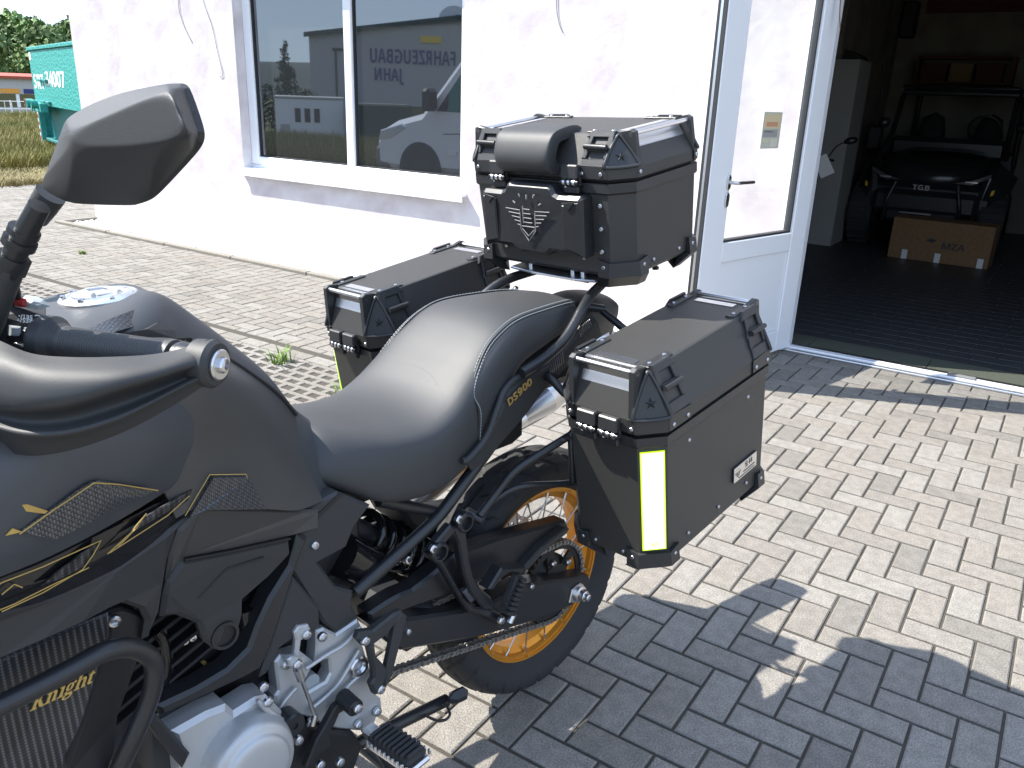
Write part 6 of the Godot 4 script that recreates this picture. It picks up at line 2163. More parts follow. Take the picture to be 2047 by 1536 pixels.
func winged_badge(parent: Node, xf: Transform3D, k: float, m: Material, called: String):
	# wings of five bars, a pointed shield and a small crown of strokes
	var st := mb()
	var pt := func(x, y): return xf * v(x * k, y * k, 0)
	for s in [-1, 1]:
		for i in 5:
			var y := 0.2 - i * 0.13
			tube(st, [pt.call(s * 0.34, y), pt.call(s * (1.0 - i * 0.13), y + 0.03)], 0.02 * k, 5)
		tube(st, [pt.call(s * 0.34, 0.15), pt.call(s * 0.34, -0.45), pt.call(0, -0.85), pt.call(0, -0.8)], 0.022 * k, 5)
		tube(st, [pt.call(s * 0.28, -0.42), pt.call(0, -0.66)], 0.02 * k, 5)
		for i in 2:
			var an := 0.5 + 0.55 * i
			tube(st, [pt.call(s * sin(an) * 0.62, cos(an) * 0.62 + 0.12), pt.call(s * sin(an) * 0.74, cos(an) * 0.74 + 0.12)], 0.03 * k, 5)
	tube(st, [pt.call(-0.3, -0.34), pt.call(0.3, -0.34)], 0.024 * k, 5)
	for i in 4:
		tube(st, [pt.call(-0.2, -0.2 + i * 0.15), pt.call(0.2 - 0.03 * i, -0.2 + i * 0.15)], 0.022 * k, 5)
	tube(st, [pt.call(-0.2, -0.24), pt.call(-0.2, 0.34)], 0.02 * k, 5)
	tube(st, [pt.call(0, 0.6), pt.call(0, 0.74)], 0.03 * k, 5)
	obj(called, st, m, parent)


func luggage():
	var B := bike.transform
	# --- top case
	var t := thing("top_case", "black top case with padded backrest and winged emblem on the rack above the tail", "top case")
	t.transform = B * Transform3D(Basis(Vector3.RIGHT, PITCH_BOX), v(0, 1.13, -0.05)) * Transform3D(Basis(), v(0, 0.0, -0.158))
	make_case(t, 0.236, 0.156, 0.206, 0.238, 0.304)
	for s in [-1.0, 1.0]:
		latch(t, Transform3D(Basis(), v(s * 0.108, 0.22, 0.16)))
	var st := mb()
	var pad := [v(-0.15, 0.05, 0.1965), v(-0.12, 0.058, 0.1985), v(-0.06, 0.058, 0.1985), v(-0.045, 0.046, 0.1985), v(0.045, 0.046, 0.1985), v(0.06, 0.058, 0.1985), v(0.12, 0.058, 0.1985), v(0.15, 0.05, 0.1965), v(0.15, 0.178, 0.1925), v(0.142, 0.184, 0.1925), v(0.085, 0.184, 0.1945), v(0.075, 0.188, 0.1945), v(0.068, 0.2, 0.1945), v(0.06, 0.205, 0.1935), v(-0.06, 0.205, 0.1935), v(-0.068, 0.2, 0.1945), v(-0.075, 0.188, 0.1945), v(-0.085, 0.184, 0.1945), v(-0.142, 0.184, 0.1925), v(-0.15, 0.178, 0.1925)]
	plate(st, pad, v(0, 0, -0.038), 0.008)
	obj("back_panel", st, M.satin, t)
	st = mb()
	for s in [-1.0, 1.0]:
		st = mb()
		plate(st, [v(s * 0.1, 0.07, 0.2020), v(s * 0.142, 0.06, 0.1990), v(s * 0.142, 0.172, 0.1970), v(s * 0.1, 0.165, 0.2010)], v(0, 0, -0.006), 0.003)
		plate(st, [v(s * 0.102, 0.17, 0.2025), v(s * 0.138, 0.175, 0.2005), v(s * 0.12, 0.155, 0.2025)], v(0, 0, -0.004), 0.001)
		obj("panel_facet", st, M.satin, t)
	winged_badge(t, Transform3D(Basis(Vector3.RIGHT, -0.02), v(0.0, 0.132, 0.2013)), 0.066, M.stone_dark, "winged_emblem")
	# backrest cushion over the front edge of the lid
	st = mb()
	var rows := []
	for q in [[-0.088, 0.7], [-0.08, 0.98], [-0.03, 1.0], [0.02, 1.0], [0.066, 0.98], [0.074, 0.7]]:
		var x: float = q[0]
		var k: float = q[1]
		rows.append([v(x, 0.308, 0.085), v(x, 0.306 + 0.012 * k, 0.1), v(x, 0.306 + 0.014 * k, 0.135), v(x, 0.304 + 0.006 * k, 0.168 + 0.014 * k), v(x * 0.985, 0.274, 0.175 + 0.03 * k), v(x * 0.95, 0.246, 0.175 + 0.03 * k), v(x * 0.9, 0.228, 0.17 + 0.018 * k), v(x * 0.9, 0.224, 0.163)])
	var edge := []
	for r in [rows[0], rows[-1]]:
		var w := []
		for p in r:
			w.append(v(p.x * 0.98, lerpf(p.y, 0.266, 0.45), lerpf(p.z, 0.14, 0.45)))
		edge.append(w)
	rows.push_front(edge[0])
	rows.append(edge[1])
	skin(st, rows, 4, 4)
	obj("backrest_cushion", st, M.vinyl, t)
	for s in [-1.0, 1.0]:
		for y in [0.06, 0.11, 0.16]:
			bolt(t, v(s * 0.172, y, 0.1565), v(0, 0, 1), 0.0055, M.steel, "rivet")
	st = mb()
	tube(st, [v(0.19, 0.0, -0.02), v(0.19, -0.02, -0.02)], 0.004, 8)
	tube(st, [v(0.19, -0.018, -0.02), v(0.19, -0.024, -0.02)], 0.008, 8)
	obj("mounting_screw", st, M.satin, t)
	st = mb()
	bx(st, v(-0.12, -0.006, -0.1), v(0.12, -0.001, 0.1), 0.002)
	obj("foot_plate", st, M.case_plastic, t)
	# --- panniers
	for s in [1.0, -1.0]:
		var p := thing("pannier_case", "near black pannier case with yellow reflective strip given a painted glow and silver name plate" if s > 0 else "far black pannier case seen beyond the seat", "pannier", Vector3.ZERO, 0, "matching side cases")
		p.transform = B * Transform3D(Basis(Vector3.RIGHT, 0.1431), v(0, 0.75, 0)) * Transform3D(Basis(Vector3.UP, -PI / 2), v(0.3425 if s > 0 else -0.38, -0.157 if s > 0 else -0.1, -0.105 if s > 0 else -0.03))
		make_case(p, 0.241, 0.1235, 0.307, 0.345, 0.44)
		for z in [-0.027, 0.027]:
			latch(p, Transform3D(Basis(Vector3.UP, PI / 2), v(0.245, 0.321, z - s * 0.002)))
		# reflective strip, no lamp, its glow added by emission, on the outer front chamfer (outer side is -z on the left case)
		var o = -s
		var cx := v(0.241 - 0.021, 0, o * (0.1235 - 0.021))
		var n := v(1, 0, o).normalized()
		var u := Vector3.UP.cross(n)
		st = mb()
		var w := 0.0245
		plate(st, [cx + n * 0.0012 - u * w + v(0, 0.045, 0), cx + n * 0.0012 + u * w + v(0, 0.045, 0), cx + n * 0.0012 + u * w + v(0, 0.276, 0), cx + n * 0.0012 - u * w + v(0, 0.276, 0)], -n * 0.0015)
		obj("reflector_glow_edge", st, M.hi_vis_edge, p)
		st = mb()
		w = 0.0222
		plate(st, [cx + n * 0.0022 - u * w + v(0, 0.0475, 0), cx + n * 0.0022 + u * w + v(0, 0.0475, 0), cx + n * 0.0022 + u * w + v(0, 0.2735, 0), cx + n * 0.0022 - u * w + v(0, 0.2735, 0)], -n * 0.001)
		obj("reflector_painted_glow", st, M.hi_vis, p)
		winged_badge(p, Transform3D(Basis(u, Vector3.UP, n), cx + n * 0.0026 + v(0, 0.06, 0)), 0.0105, M.yellow, "winged_emblem")
		# maker's plate near the rear of the outer face
		if s > 0:
			var np := Node3D.new()
			np.name = "name_plate"
			p.add_child(np)
			np.transform = Transform3D(Basis(Vector3.UP, PI), v(-0.112, 0.088, o * 0.1223))
			st = mb()
			bx(st, v(-0.052, -0.0195, -0.001), v(0.052, 0.0195, 0.003), 0.001)
			obj("plate", st, M.gasket, np)
			st = mb()
			bx(st, v(-0.051, -0.0185, 0.0031), v(0.051, 0.0185, 0.0038))
			obj("plate_face", st, M.bare_alu, np)
			winged_badge(np, Transform3D(Basis(), v(-0.034, 0.001, 0.004)), 0.014, M.print_dark, "round_emblem")
			st = mb()
			for g in [[-0.007, 0.006, 0.0, 0.012], [0.0, 0.012, 0.007, 0.006], [-0.0045, 0.006, 0.0045, 0.006], [-0.0045, 0.0025, 0.0045, 0.0025], [-0.006, -0.001, 0.006, -0.001], [0.0, 0.006, 0.0, -0.001], [0.0105, 0.0085, 0.0175, 0.0085], [0.014, 0.0125, 0.014, -0.001], [0.014, 0.008, 0.011, 0.001], [0.014, 0.008, 0.0165, 0.004], [0.0185, 0.0085, 0.0265, 0.0085], [0.0225, 0.0125, 0.0225, -0.001], [0.0225, 0.008, 0.0185, 0.001], [0.0225, 0.008, 0.027, 0.001]]:
				tube(st, [v(g[0] + 0.004, g[1] + 0.003, 0.004), v(g[2] + 0.004, g[3] + 0.003, 0.004)], 0.0007, 4)
			obj("plate_lettering", st, M.print_dark, np)
			st = mb()
			bx(st, v(-0.01, -0.008, 0.0039), v(0.042, -0.005, 0.0042))
			bx(st, v(-0.03, -0.015, 0.0039), v(0.042, -0.0125, 0.0042))
			obj("fine_print", st, M.print_dark, np)


# ---------------------------------------------------------------- inside the workshop
func workshop_things():
	utility_vehicle()
	# the big carton leaning before it
	var c := thing("cardboard_box", "large brown cardboard box with tape strips before the utility vehicle", "box", v(-1.06, 0, -9.68), -0.06)
	var st := mb()
	bx(st, v(-0.48, 0.0, -0.16), v(0.48, 0.425, 0.16), 0.006)
	obj("carton", st, M.card, c)
	for x in [-0.34, -0.02, 0.38]:
		st = mb()
		bx(st, v(x, 0.002, 0.1605), v(x + 0.055, 0.1, 0.1625))
		obj("tape", st, M.print_white, c)
	lettering(c, "box_lettering", "MZA", v(0.02, 0.15, 0.161), v(1, 0, 0), v(0, 1, 0), 0.09, M.print_dark, "Droid Sans", 700, 0.001, true, 1.2)
	st = mb()
	plate(st, [v(-0.13, 0.22, 0.1615), v(-0.06, 0.2, 0.1615), v(-0.03, 0.23, 0.1615), v(-0.08, 0.25, 0.1615)], v(0, 0, -0.001))
	obj("print_mark", st, M.print_dark, c)
	# white steel cabinet with a dark bracket on top
	var k := thing("steel_cabinet", "tall pale steel cabinet against the inner wall behind the door", "cabinet", v(-2.45, 0, -10.0))
	st = mb()
	bx(st, v(-0.29, 0.0, -0.3), v(0.26, 1.98, 0.25), 0.006)
	obj("carcass", st, M.pillar_gray, k)
	st = mb()
	bx(st, v(-0.28, 0.06, 0.2505), v(-0.02, 1.94, 0.264), 0.003)
	bx(st, v(-0.01, 0.06, 0.2505), v(0.25, 1.94, 0.264), 0.003)
	obj("cabinet_door", st, M.pillar_gray, k)
	var w := thing("wall_bracket", "dark wedge shaped bracket on top of the pale cabinet", "bracket", v(-2.45, 1.98, -10.05))
	st = mb()
	plate(st, [v(-0.28, 0.0, 0.1), v(0.24, 0.0, 0.1), v(0.2, 0.05, 0.1), v(-0.28, 0.22, 0.1)], v(0, 0, -0.3), 0.004)
	obj("bracket", st, M.dark, w)
	# boards and shelf on the rear wall
	st = mb()
	bx(st, v(-2.13, 2.68, -12.698), v(1.6, 3.25, -12.66), 0.004)
	tag(obj("sign_panel", st, M.red_board), "dark red panel high on the rear wall of the workshop", "panel")
	var s := thing("wall_shelf", "dark red wall shelf with boxes above the utility vehicle", "shelf", v(-1.58, 1.82, -12.5))
	st = mb()
	bx(st, v(-0.5, 0.0, -0.195), v(0.62, 0.03, 0.15), 0.003)
	bx(st, v(-0.5, 0.031, -0.195), v(-0.47, 0.3, 0.15))
	bx(st, v(0.59, 0.031, -0.195), v(0.62, 0.3, 0.15))
	bx(st, v(-0.5, 0.301, -0.195), v(0.62, 0.33, 0.15), 0.003)
	obj("shelf_boards", st, M.red_board, s)
	for q in [[-0.44, 0.3, "red_board"], [-0.1, 0.26, "card"], [0.2, 0.3, "red_board"]]:
		st = mb()
		bx(st, v(q[0], 0.032, -0.15), v(q[0] + q[1], 0.25, 0.1), 0.004)
		var o := obj("stored_box", st, M[q[2]])
		o.position = s.position
		tag(o, {-0.44: "dark red box at the left end of the wall shelf", -0.1: "brown carton in the middle of the wall shelf", 0.2: "dark red box at the right end of the wall shelf"}[q[0]], "box", "boxes on the wall shelf")
	var cab := mb()
	tube(cab, curve([v(-2.22, 3.3, -11.0), v(-2.23, 2.5, -11.02), v(-2.17, 1.6, -11.05), v(-2.16, 1.3, -11.08)], 6), 0.009, 6)
	tag(obj("hanging_cable", cab, M.gasket), "black cable hanging from the workshop ceiling to a socket box", "cable")
	st = mb()
	bx(st, v(-2.26, 1.02, -11.14), v(-2.1, 1.3, -11.03), 0.02)
	tag(obj("socket_box", st, M.dark), "dark socket box at the end of the hanging cable", "socket box")
	var dev := thing("wall_speaker", "narrow dark box mounted high on the rear wall", "speaker", v(-2.3, 2.6, -12.6))
	st = mb()
	bx(st, v(-0.09, -0.22, -0.1), v(0.09, 0.22, 0.09), 0.02)
	obj("housing", st, M.dark, dev)
	st = mb()
	bx(st, v(-0.075, -0.2, 0.0905), v(0.075, 0.2, 0.098), 0.004)
	obj("front_grille", st, M.gasket, dev)
	shop_motorcycle()


func utility_vehicle():
	var t := thing("utility_vehicle", "black side by side utility vehicle parked deep inside the dark workshop", "vehicle", v(-1.37, 0, -10.2))
	t.scale = Vector3.ONE * 1.07
	# z towards the viewer is the nose
	var st := mb()
	smooth_cage(st, [v(-0.6, 0.55, 0.05), v(0.6, 0.55, 0.05), v(0.6, 0.8, 0.1), v(-0.6, 0.8, 0.1), v(-0.66, 0.55, -0.9), v(0.66, 0.55, -0.9), v(0.6, 1.05, -0.9), v(-0.6, 1.05, -0.9), v(-0.3, 0.88, 0.06), v(0.3, 0.88, 0.06), v(0.34, 1.1, -0.9), v(-0.34, 1.1, -0.9)], [[0, 1, 2, 9, 8, 3], [4, 7, 11, 10, 6, 5], [0, 4, 5, 1], [1, 5, 6, 2], [3, 7, 4, 0], [3, 8, 11, 7], [8, 9, 10, 11], [9, 2, 6, 10]], 1)
	obj("bonnet", st, M.dark_paint, t)
	st = mb()
	bx(st, v(-0.5, 0.38, -0.1), v(0.5, 0.62, 0.12), 0.05)
	bx(st, v(-0.34, 0.3, 0.02), v(0.34, 0.44, 0.18), 0.03)
	bx(st, v(-0.62, 0.42, -0.3), v(0.62, 0.7, 0.02), 0.06)
	for x in [-0.36, 0.36]:
		tube(st, rounded([v(x, 0.3, 0.1), v(x * 0.95, 0.5, 0.2), v(x * 0.8, 0.7, 0.16)], 0.05), 0.02, 8)
	obj("bumper", st, M.satin, t)
	for s in [-1.0, 1.0]:
		st = mb()
		plate(st, [v(s * 0.24, 0.72, 0.11), v(s * 0.4, 0.76, 0.11), v(s * 0.56, 0.83, 0.06), v(s * 0.55, 0.79, 0.07), v(s * 0.4, 0.71, 0.11)], v(0, 0, -0.05), 0.004)
		obj("headlight", st, M.lamp_dark, t)
		st = mb()
		bx(st, v(s * 0.4 - 0.06, 0.735, 0.1), v(s * 0.4 + 0.05, 0.745, 0.115))
		obj("painted_lamp_glint", st, M.lamp_clear, t)  # small bright bar painted in for a glint on the dark headlight
		st = mb()
		plate(st, [v(s * 0.575, 0.62, 0.06), v(s * 0.6, 0.63, 0.05), v(s * 0.605, 0.68, 0.05), v(s * 0.58, 0.67, 0.06)], v(0, 0, -0.02))
		obj("indicator", st, M.yellow, t)
		st = mb()
		plate(st, [v(s * 0.52, 0.58, 0.1), v(s * 0.72, 0.55, -0.1), v(s * 0.76, 0.78, -0.45), v(s * 0.6, 0.92, -0.2), v(s * 0.55, 0.8, 0.06)], v(-s * 0.05, 0.02, -0.03), 0.01)
		obj("wing", st, M.dark_paint, t)
		var wh := Node3D.new()
		wh.name = numbered("wheel", t)
		t.add_child(wh)
		st = mb()
		lathe(st, v(s * 0.5, 0.32, -0.25), v(s, 0, 0), [Vector2(0.15, 0), Vector2(0.3, 0.0), Vector2(0.32, 0.03), Vector2(0.32, 0.2), Vector2(0.3, 0.24), Vector2(0.15, 0.24)], 28)
		for k in 18:
			var a := TAU * k / 18
			box(st, Transform3D(Basis(Vector3.RIGHT, a), v(s * 0.62, 0.32 + cos(a) * 0.325, -0.25 + sin(a) * 0.325)), v(0.2, 0.03, 0.05), 0.006)
		obj("tyre", st, M.rubber, wh)
		st = mb()
		lathe(st, v(s * 0.52, 0.32, -0.25), v(s, 0, 0), [Vector2(0, 0.1), Vector2(0.08, 0.14), Vector2(0.15, 0.2), Vector2(0.15, 0.02), Vector2(0, 0.02)], 20)
		obj("rim", st, M.satin, wh)
		st = mb()
		tube(st, rounded([v(s * 0.6, 0.95, -0.5), v(s * 0.57, 1.15, -0.78), v(s * 0.56, 1.58, -1.0), v(s * 0.56, 1.62, -2.1), v(s * 0.58, 0.8, -2.2)], 0.1), 0.03, 10)
		obj("cage_tube", st, M.satin, t)
		st = mb()
		smooth_cage(st, [v(s * 0.6, 1.2, -0.75), v(s * 0.74, 1.2, -0.72), v(s * 0.74, 1.3, -0.72), v(s * 0.6, 1.32, -0.75), v(s * 0.61, 1.2, -0.8), v(s * 0.73, 1.2, -0.78), v(s * 0.73, 1.3, -0.78), v(s * 0.61, 1.32, -0.8)], [[0, 1, 2, 3], [5, 4, 7, 6], [4, 0, 3, 7], [1, 5, 6, 2], [3, 2, 6, 7], [4, 5, 1, 0]], 1)
		obj("wing_mirror", st, M.satin, t)
		st = mb()
		smooth_cage(st, [v(s * 0.3 - 0.16, 0.9, -1.5), v(s * 0.3 + 0.16, 0.9, -1.5), v(s * 0.3 + 0.14, 1.38, -1.62), v(s * 0.3 - 0.14, 1.38, -1.62), v(s * 0.3 - 0.16, 0.9, -1.65), v(s * 0.3 + 0.16, 0.9, -1.65), v(s * 0.3 + 0.14, 1.38, -1.75), v(s * 0.3 - 0.14, 1.38, -1.75)], [[0, 1, 2, 3], [5, 4, 7, 6], [4, 0, 3, 7], [1, 5, 6, 2], [3, 2, 6, 7], [4, 5, 1, 0]], 1)
		obj("seat_back", st, M.rubber, t)
	st = mb()
	tube(st, [v(-0.56, 1.58, -1.0), v(0.56, 1.58, -1.0)], 0.03, 10)
	tube(st, [v(-0.56, 1.62, -2.1), v(0.56, 1.62, -2.1)], 0.03, 10)
	obj("cage_tube", st, M.satin, t)
	st = mb()
	bx(st, v(-0.58, 1.615, -2.1), v(0.58, 1.655, -0.95), 0.018)
	obj("roof", st, M.dark_paint, t)
	st = mb()
	bx(st, v(-0.62, 0.3, -2.6), v(0.62, 0.62, -0.9), 0.04)
	bx(st, v(-0.6, 0.62, -2.7), v(0.6, 0.95, -2.2), 0.04)
	bx(st, v(-0.58, 0.9, -0.95), v(0.58, 1.12, -0.75), 0.05)
	obj("tub", st, M.satin, t)
	st = mb()
	tube(st, [v(0.3, 1.2, -1.0), v(0.3, 1.0, -0.85)], 0.02, 8)
	var wheel := []
	for k in 20:
		var a := TAU * k / 20
		wheel.append(v(0.3 + cos(a) * 0.16, 1.22 + sin(a) * 0.14, -1.05 + sin(a) * 0.06))
	tube(st, wheel, 0.014, 8, true)
	obj("steering_wheel", st, M.satin, t)
	lettering(t, "nose_lettering", "TGB", v(-0.13, 0.63, 0.122), v(1, 0, 0), v(0, 1, 0), 0.07, M.lamp_clear, "Droid Sans", 700, 0.006, true, 1.25)
	st = mb()
	bx(st, v(-0.2, 0.395, 0.181), v(0.1, 0.41, 0.186))
	obj("chrome_bar", st, M.steel, t)
	st = mb()
	tube(st, rounded([v(-0.1, 0.26, 0.19), v(-0.1, 0.3, 0.2), v(0.08, 0.3, 0.2), v(0.08, 0.26, 0.19)], 0.02), 0.018, 8)
	obj("tow_hook", st, M.bare_alu, t)


func shop_motorcycle():
	var t := thing("motorcycle", "blue and black motorcycle half hidden behind the open door leaf", "motorcycle", v(-2.36, 0, -8.3), 0.25)
	# nose towards the viewer
	var w := Node3D.new()
	w.name = "front_wheel"
	t.add_child(w)
	var st := mb()
	lathe(st, v(-0.06, 0.3, 0), Vector3.RIGHT, [Vector2(0.22, 0.0), Vector2(0.28, 0.0), Vector2(0.3, 0.03), Vector2(0.305, 0.06), Vector2(0.3, 0.09), Vector2(0.28, 0.12), Vector2(0.22, 0.12)], 36, false)
	obj("tyre", st, M.rubber, w)
	st = mb()
	lathe(st, v(-0.05, 0.3, 0), Vector3.RIGHT, [Vector2(0.225, 0), Vector2(0.225, 0.1), Vector2(0.2, 0.08), Vector2(0.2, 0.02)], 36, true, true)
	for k in 5:
		var a := TAU * k / 5
		tube(st, [v(0, 0.3, 0), v(0, 0.3 + cos(a) * 0.21, sin(a) * 0.21)], 0.014, 6)
	obj("rim", st, M.steel, w)
	st = mb()
	var rows := []
	for i in 6:
		var a := -0.7 + i * 0.32
		var c := v(0, 0.3 + cos(a) * 0.335, sin(a) * 0.335)
		rows.append([c + v(-0.07, -0.03, 0), c + v(0, 0.015, 0), c + v(0.07, -0.03, 0)])
	skin(st, rows, 4, 4, 0.004)
	obj("mudguard", st, M.dark_paint, t)
	for s in [-1.0, 1.0]:
		pipe("fork_leg", [v(s * 0.1, 0.3, 0.0), v(s * 0.1, 0.62, -0.16)], 0.026, M.bare_alu, 0.0, t)
		pipe("fork_tube", [v(s * 0.1, 0.6, -0.15), v(s * 0.1, 0.98, -0.34)], 0.021, M.steel, 0.0, t)
		st = mb()
		plate(st, [v(s * 0.12, 0.95, -0.25), v(s * 0.2, 0.88, -0.3), v(s * 0.26, 0.66, -0.42), v(s * 0.2, 0.5, -0.5), v(s * 0.15, 0.62, -0.35), v(s * 0.12, 0.8, -0.25)], v(-s * 0.04, 0, -0.03), 0.008)
		obj("side_fairing", st, M.blue_paint, t)
		pipe("mirror_stem", [v(s * 0.34, 1.02, -0.42), v(s * 0.4, 1.13, -0.42), v(s * 0.46, 1.17, -0.42)], 0.008, M.satin, 0.03, t)
		st = mb()
		smooth_cage(st, [v(s * 0.43, 1.14, -0.46), v(s * 0.6, 1.16, -0.46), v(s * 0.61, 1.24, -0.46), v(s * 0.48, 1.24, -0.46), v(s * 0.45, 1.15, -0.4), v(s * 0.58, 1.17, -0.4), v(s * 0.58, 1.22, -0.4), v(s * 0.5, 1.22, -0.4)], [[0, 3, 2, 1], [4, 5, 6, 7], [0, 1, 5, 4], [1, 2, 6, 5], [2, 3, 7, 6], [3, 0, 4, 7]], 1)
		obj("wing_mirror", st, M.dark_paint, t)
		st = mb()
		bx(st, v(s * 0.24 - 0.04, 0.78, -0.32), v(s * 0.24 + 0.04, 0.83, -0.26), 0.01)
		obj("indicator", st, M.dark_paint, t)
	pipe("handlebar", [v(-0.4, 0.99, -0.5), v(-0.16, 1.02, -0.36), v(0.16, 1.02, -0.36), v(0.4, 0.99, -0.5)], 0.012, M.satin, 0.06, t)
	st = mb()
	smooth_cage(st, [v(-0.11, 0.78, -0.12), v(0.11, 0.78, -0.12), v(0.13, 0.96, -0.16), v(-0.13, 0.96, -0.16), v(-0.12, 0.74, -0.36), v(0.12, 0.74, -0.36), v(0.14, 1.0, -0.36), v(-0.14, 1.0, -0.36)], [[0, 1, 2, 3], [5, 4, 7, 6], [4, 0, 3, 7], [1, 5, 6, 2], [3, 2, 6, 7], [4, 5, 1, 0]], 2)
	obj("lamp_mask", st, M.dark_paint, t)
	st = mb()
	plate(st, [v(-0.06, 0.82, -0.135), v(0.06, 0.82, -0.135), v(0.08, 0.91, -0.15), v(-0.08, 0.91, -0.15)], v(0, 0, -0.02), 0.005)
	obj("headlight", st, M.lamp_clear, t)
	st = mb()
	smooth_cage(st, [v(-0.14, 0.72, -0.5), v(0.14, 0.72, -0.5), v(0.16, 1.0, -0.55), v(-0.16, 1.0, -0.55), v(-0.12, 0.72, -1.0), v(0.12, 0.72, -1.0), v(0.12, 0.9, -1.0), v(-0.12, 0.9, -1.0)], [[0, 1, 2, 3], [5, 4, 7, 6], [4, 0, 3, 7], [1, 5, 6, 2], [3, 2, 6, 7], [4, 5, 1, 0]], 2)
	obj("tank", st, M.blue_paint, t)
	st = mb()
	bx(st, v(-0.2, 0.22, -0.9), v(0.2, 0.7, -0.4), 0.08)
	obj("engine", st, M.dark, t)
	for s in [0.05, 0.11]:
		pipe("exhaust_pipe", [v(s, 0.62, -0.35), v(s + 0.04, 0.42, -0.27), v(s + 0.02, 0.22, -0.42), v(s, 0.2, -0.8)], 0.02, M.steel, 0.08, t)
	st = mb()
	bx(st, v(-0.12, 0.74, -1.75), v(0.12, 0.84, -1.0), 0.04)
	obj("seat", st, M.rubber, t)
	st = mb()
	lathe(st, v(-0.08, 0.31, -1.45), Vector3.RIGHT, [Vector2(0.1, 0.02), Vector2(0.29, 0.0), Vector2(0.31, 0.08), Vector2(0.29, 0.16), Vector2(0.1, 0.14)], 32, false)
	obj("rear_wheel", st, M.rubber, t)
	var pr := thing("paper_sheet", "pale lilac paper sheet fixed to the blue and black motorcycle", "paper", v(-2.07, 0.9, -8.42), 0.4)
	st = mb()
	box(st, Transform3D(Basis(Vector3.BACK, 0.5) * Basis(Vector3.RIGHT, -0.3), v(0, 0.06, 0)), v(0.13, 0.2, 0.0015))
	obj("sheet", st, M.print_white, pr)


# ---------------------------------------------------------------- what stands left of the workshop
func leaf_cloud(st: SurfaceTool, c: Vector3, rad: Vector3, n: int, size: float, col: Color, r: RandomNumberGenerator):
	for i in n:
		var d := Vector3(r.randfn(), r.randfn(), r.randfn()).normalized()
		var p := c + d * rad * pow(r.randf(), 0.35)
		var a := Vector3(r.randfn(), r.randfn(), r.randfn()).normalized()
		var b := a.cross(d).normalized()
		if b.length() < 0.5:
			b = Vector3.UP
		var s := size * r.randf_range(0.6, 1.3)
		var k := col * r.randf_range(0.65, 1.4)
		k.a = 1
		for q in [p + a * s, p + b * s * 0.7, p - a * s, p + a * s, p - a * s, p - b * s * 0.7]:
			st.set_smooth_group(-1)
			st.set_color(k)
			st.add_vertex(q)


func broad_tree(label: String, p: Vector3, h: float, w: float, col: Color, sd: int, group: String, n := 1500):
	var r := RandomNumberGenerator.new()
	r.seed = sd
	var t := thing("tree", label, "tree", p, 0, group)
	var st := mb()
	tube(st, [Vector3.ZERO, v(0.05 * w, h * 0.3, 0), v(0, h * 0.75, 0.03 * w)], [w * 0.07, w * 0.055, w * 0.02], 8)
	for i in 7:
		var a := r.randf() * TAU
		var y := h * r.randf_range(0.3, 0.65)
		tube(st, [v(0, y, 0), v(cos(a) * w * 0.2, y + h * 0.1, sin(a) * w * 0.2), v(cos(a) * w * 0.4, y + h * 0.14, sin(a) * w * 0.4)], [w * 0.03, w * 0.02, w * 0.008], 6)
	obj("trunk", st, M.bark, t)
	st = mb()
	for i in 16:
		var a := r.randf() * TAU
		var y := h * r.randf_range(0.28, 0.92)
		var k := sin(clampf(y / h, 0, 1) * PI * 0.85 + 0.25) * w * 0.42 * r.randf_range(0.3, 1.0)
		leaf_cloud(st, v(cos(a) * k, y, sin(a) * k), v(w * 0.22, h * 0.11, w * 0.22) * r.randf_range(0.7, 1.25), n / 16, h * 0.022, col * r.randf_range(0.7, 1.3), r)
	obj("crown", st, M.leaf, t)


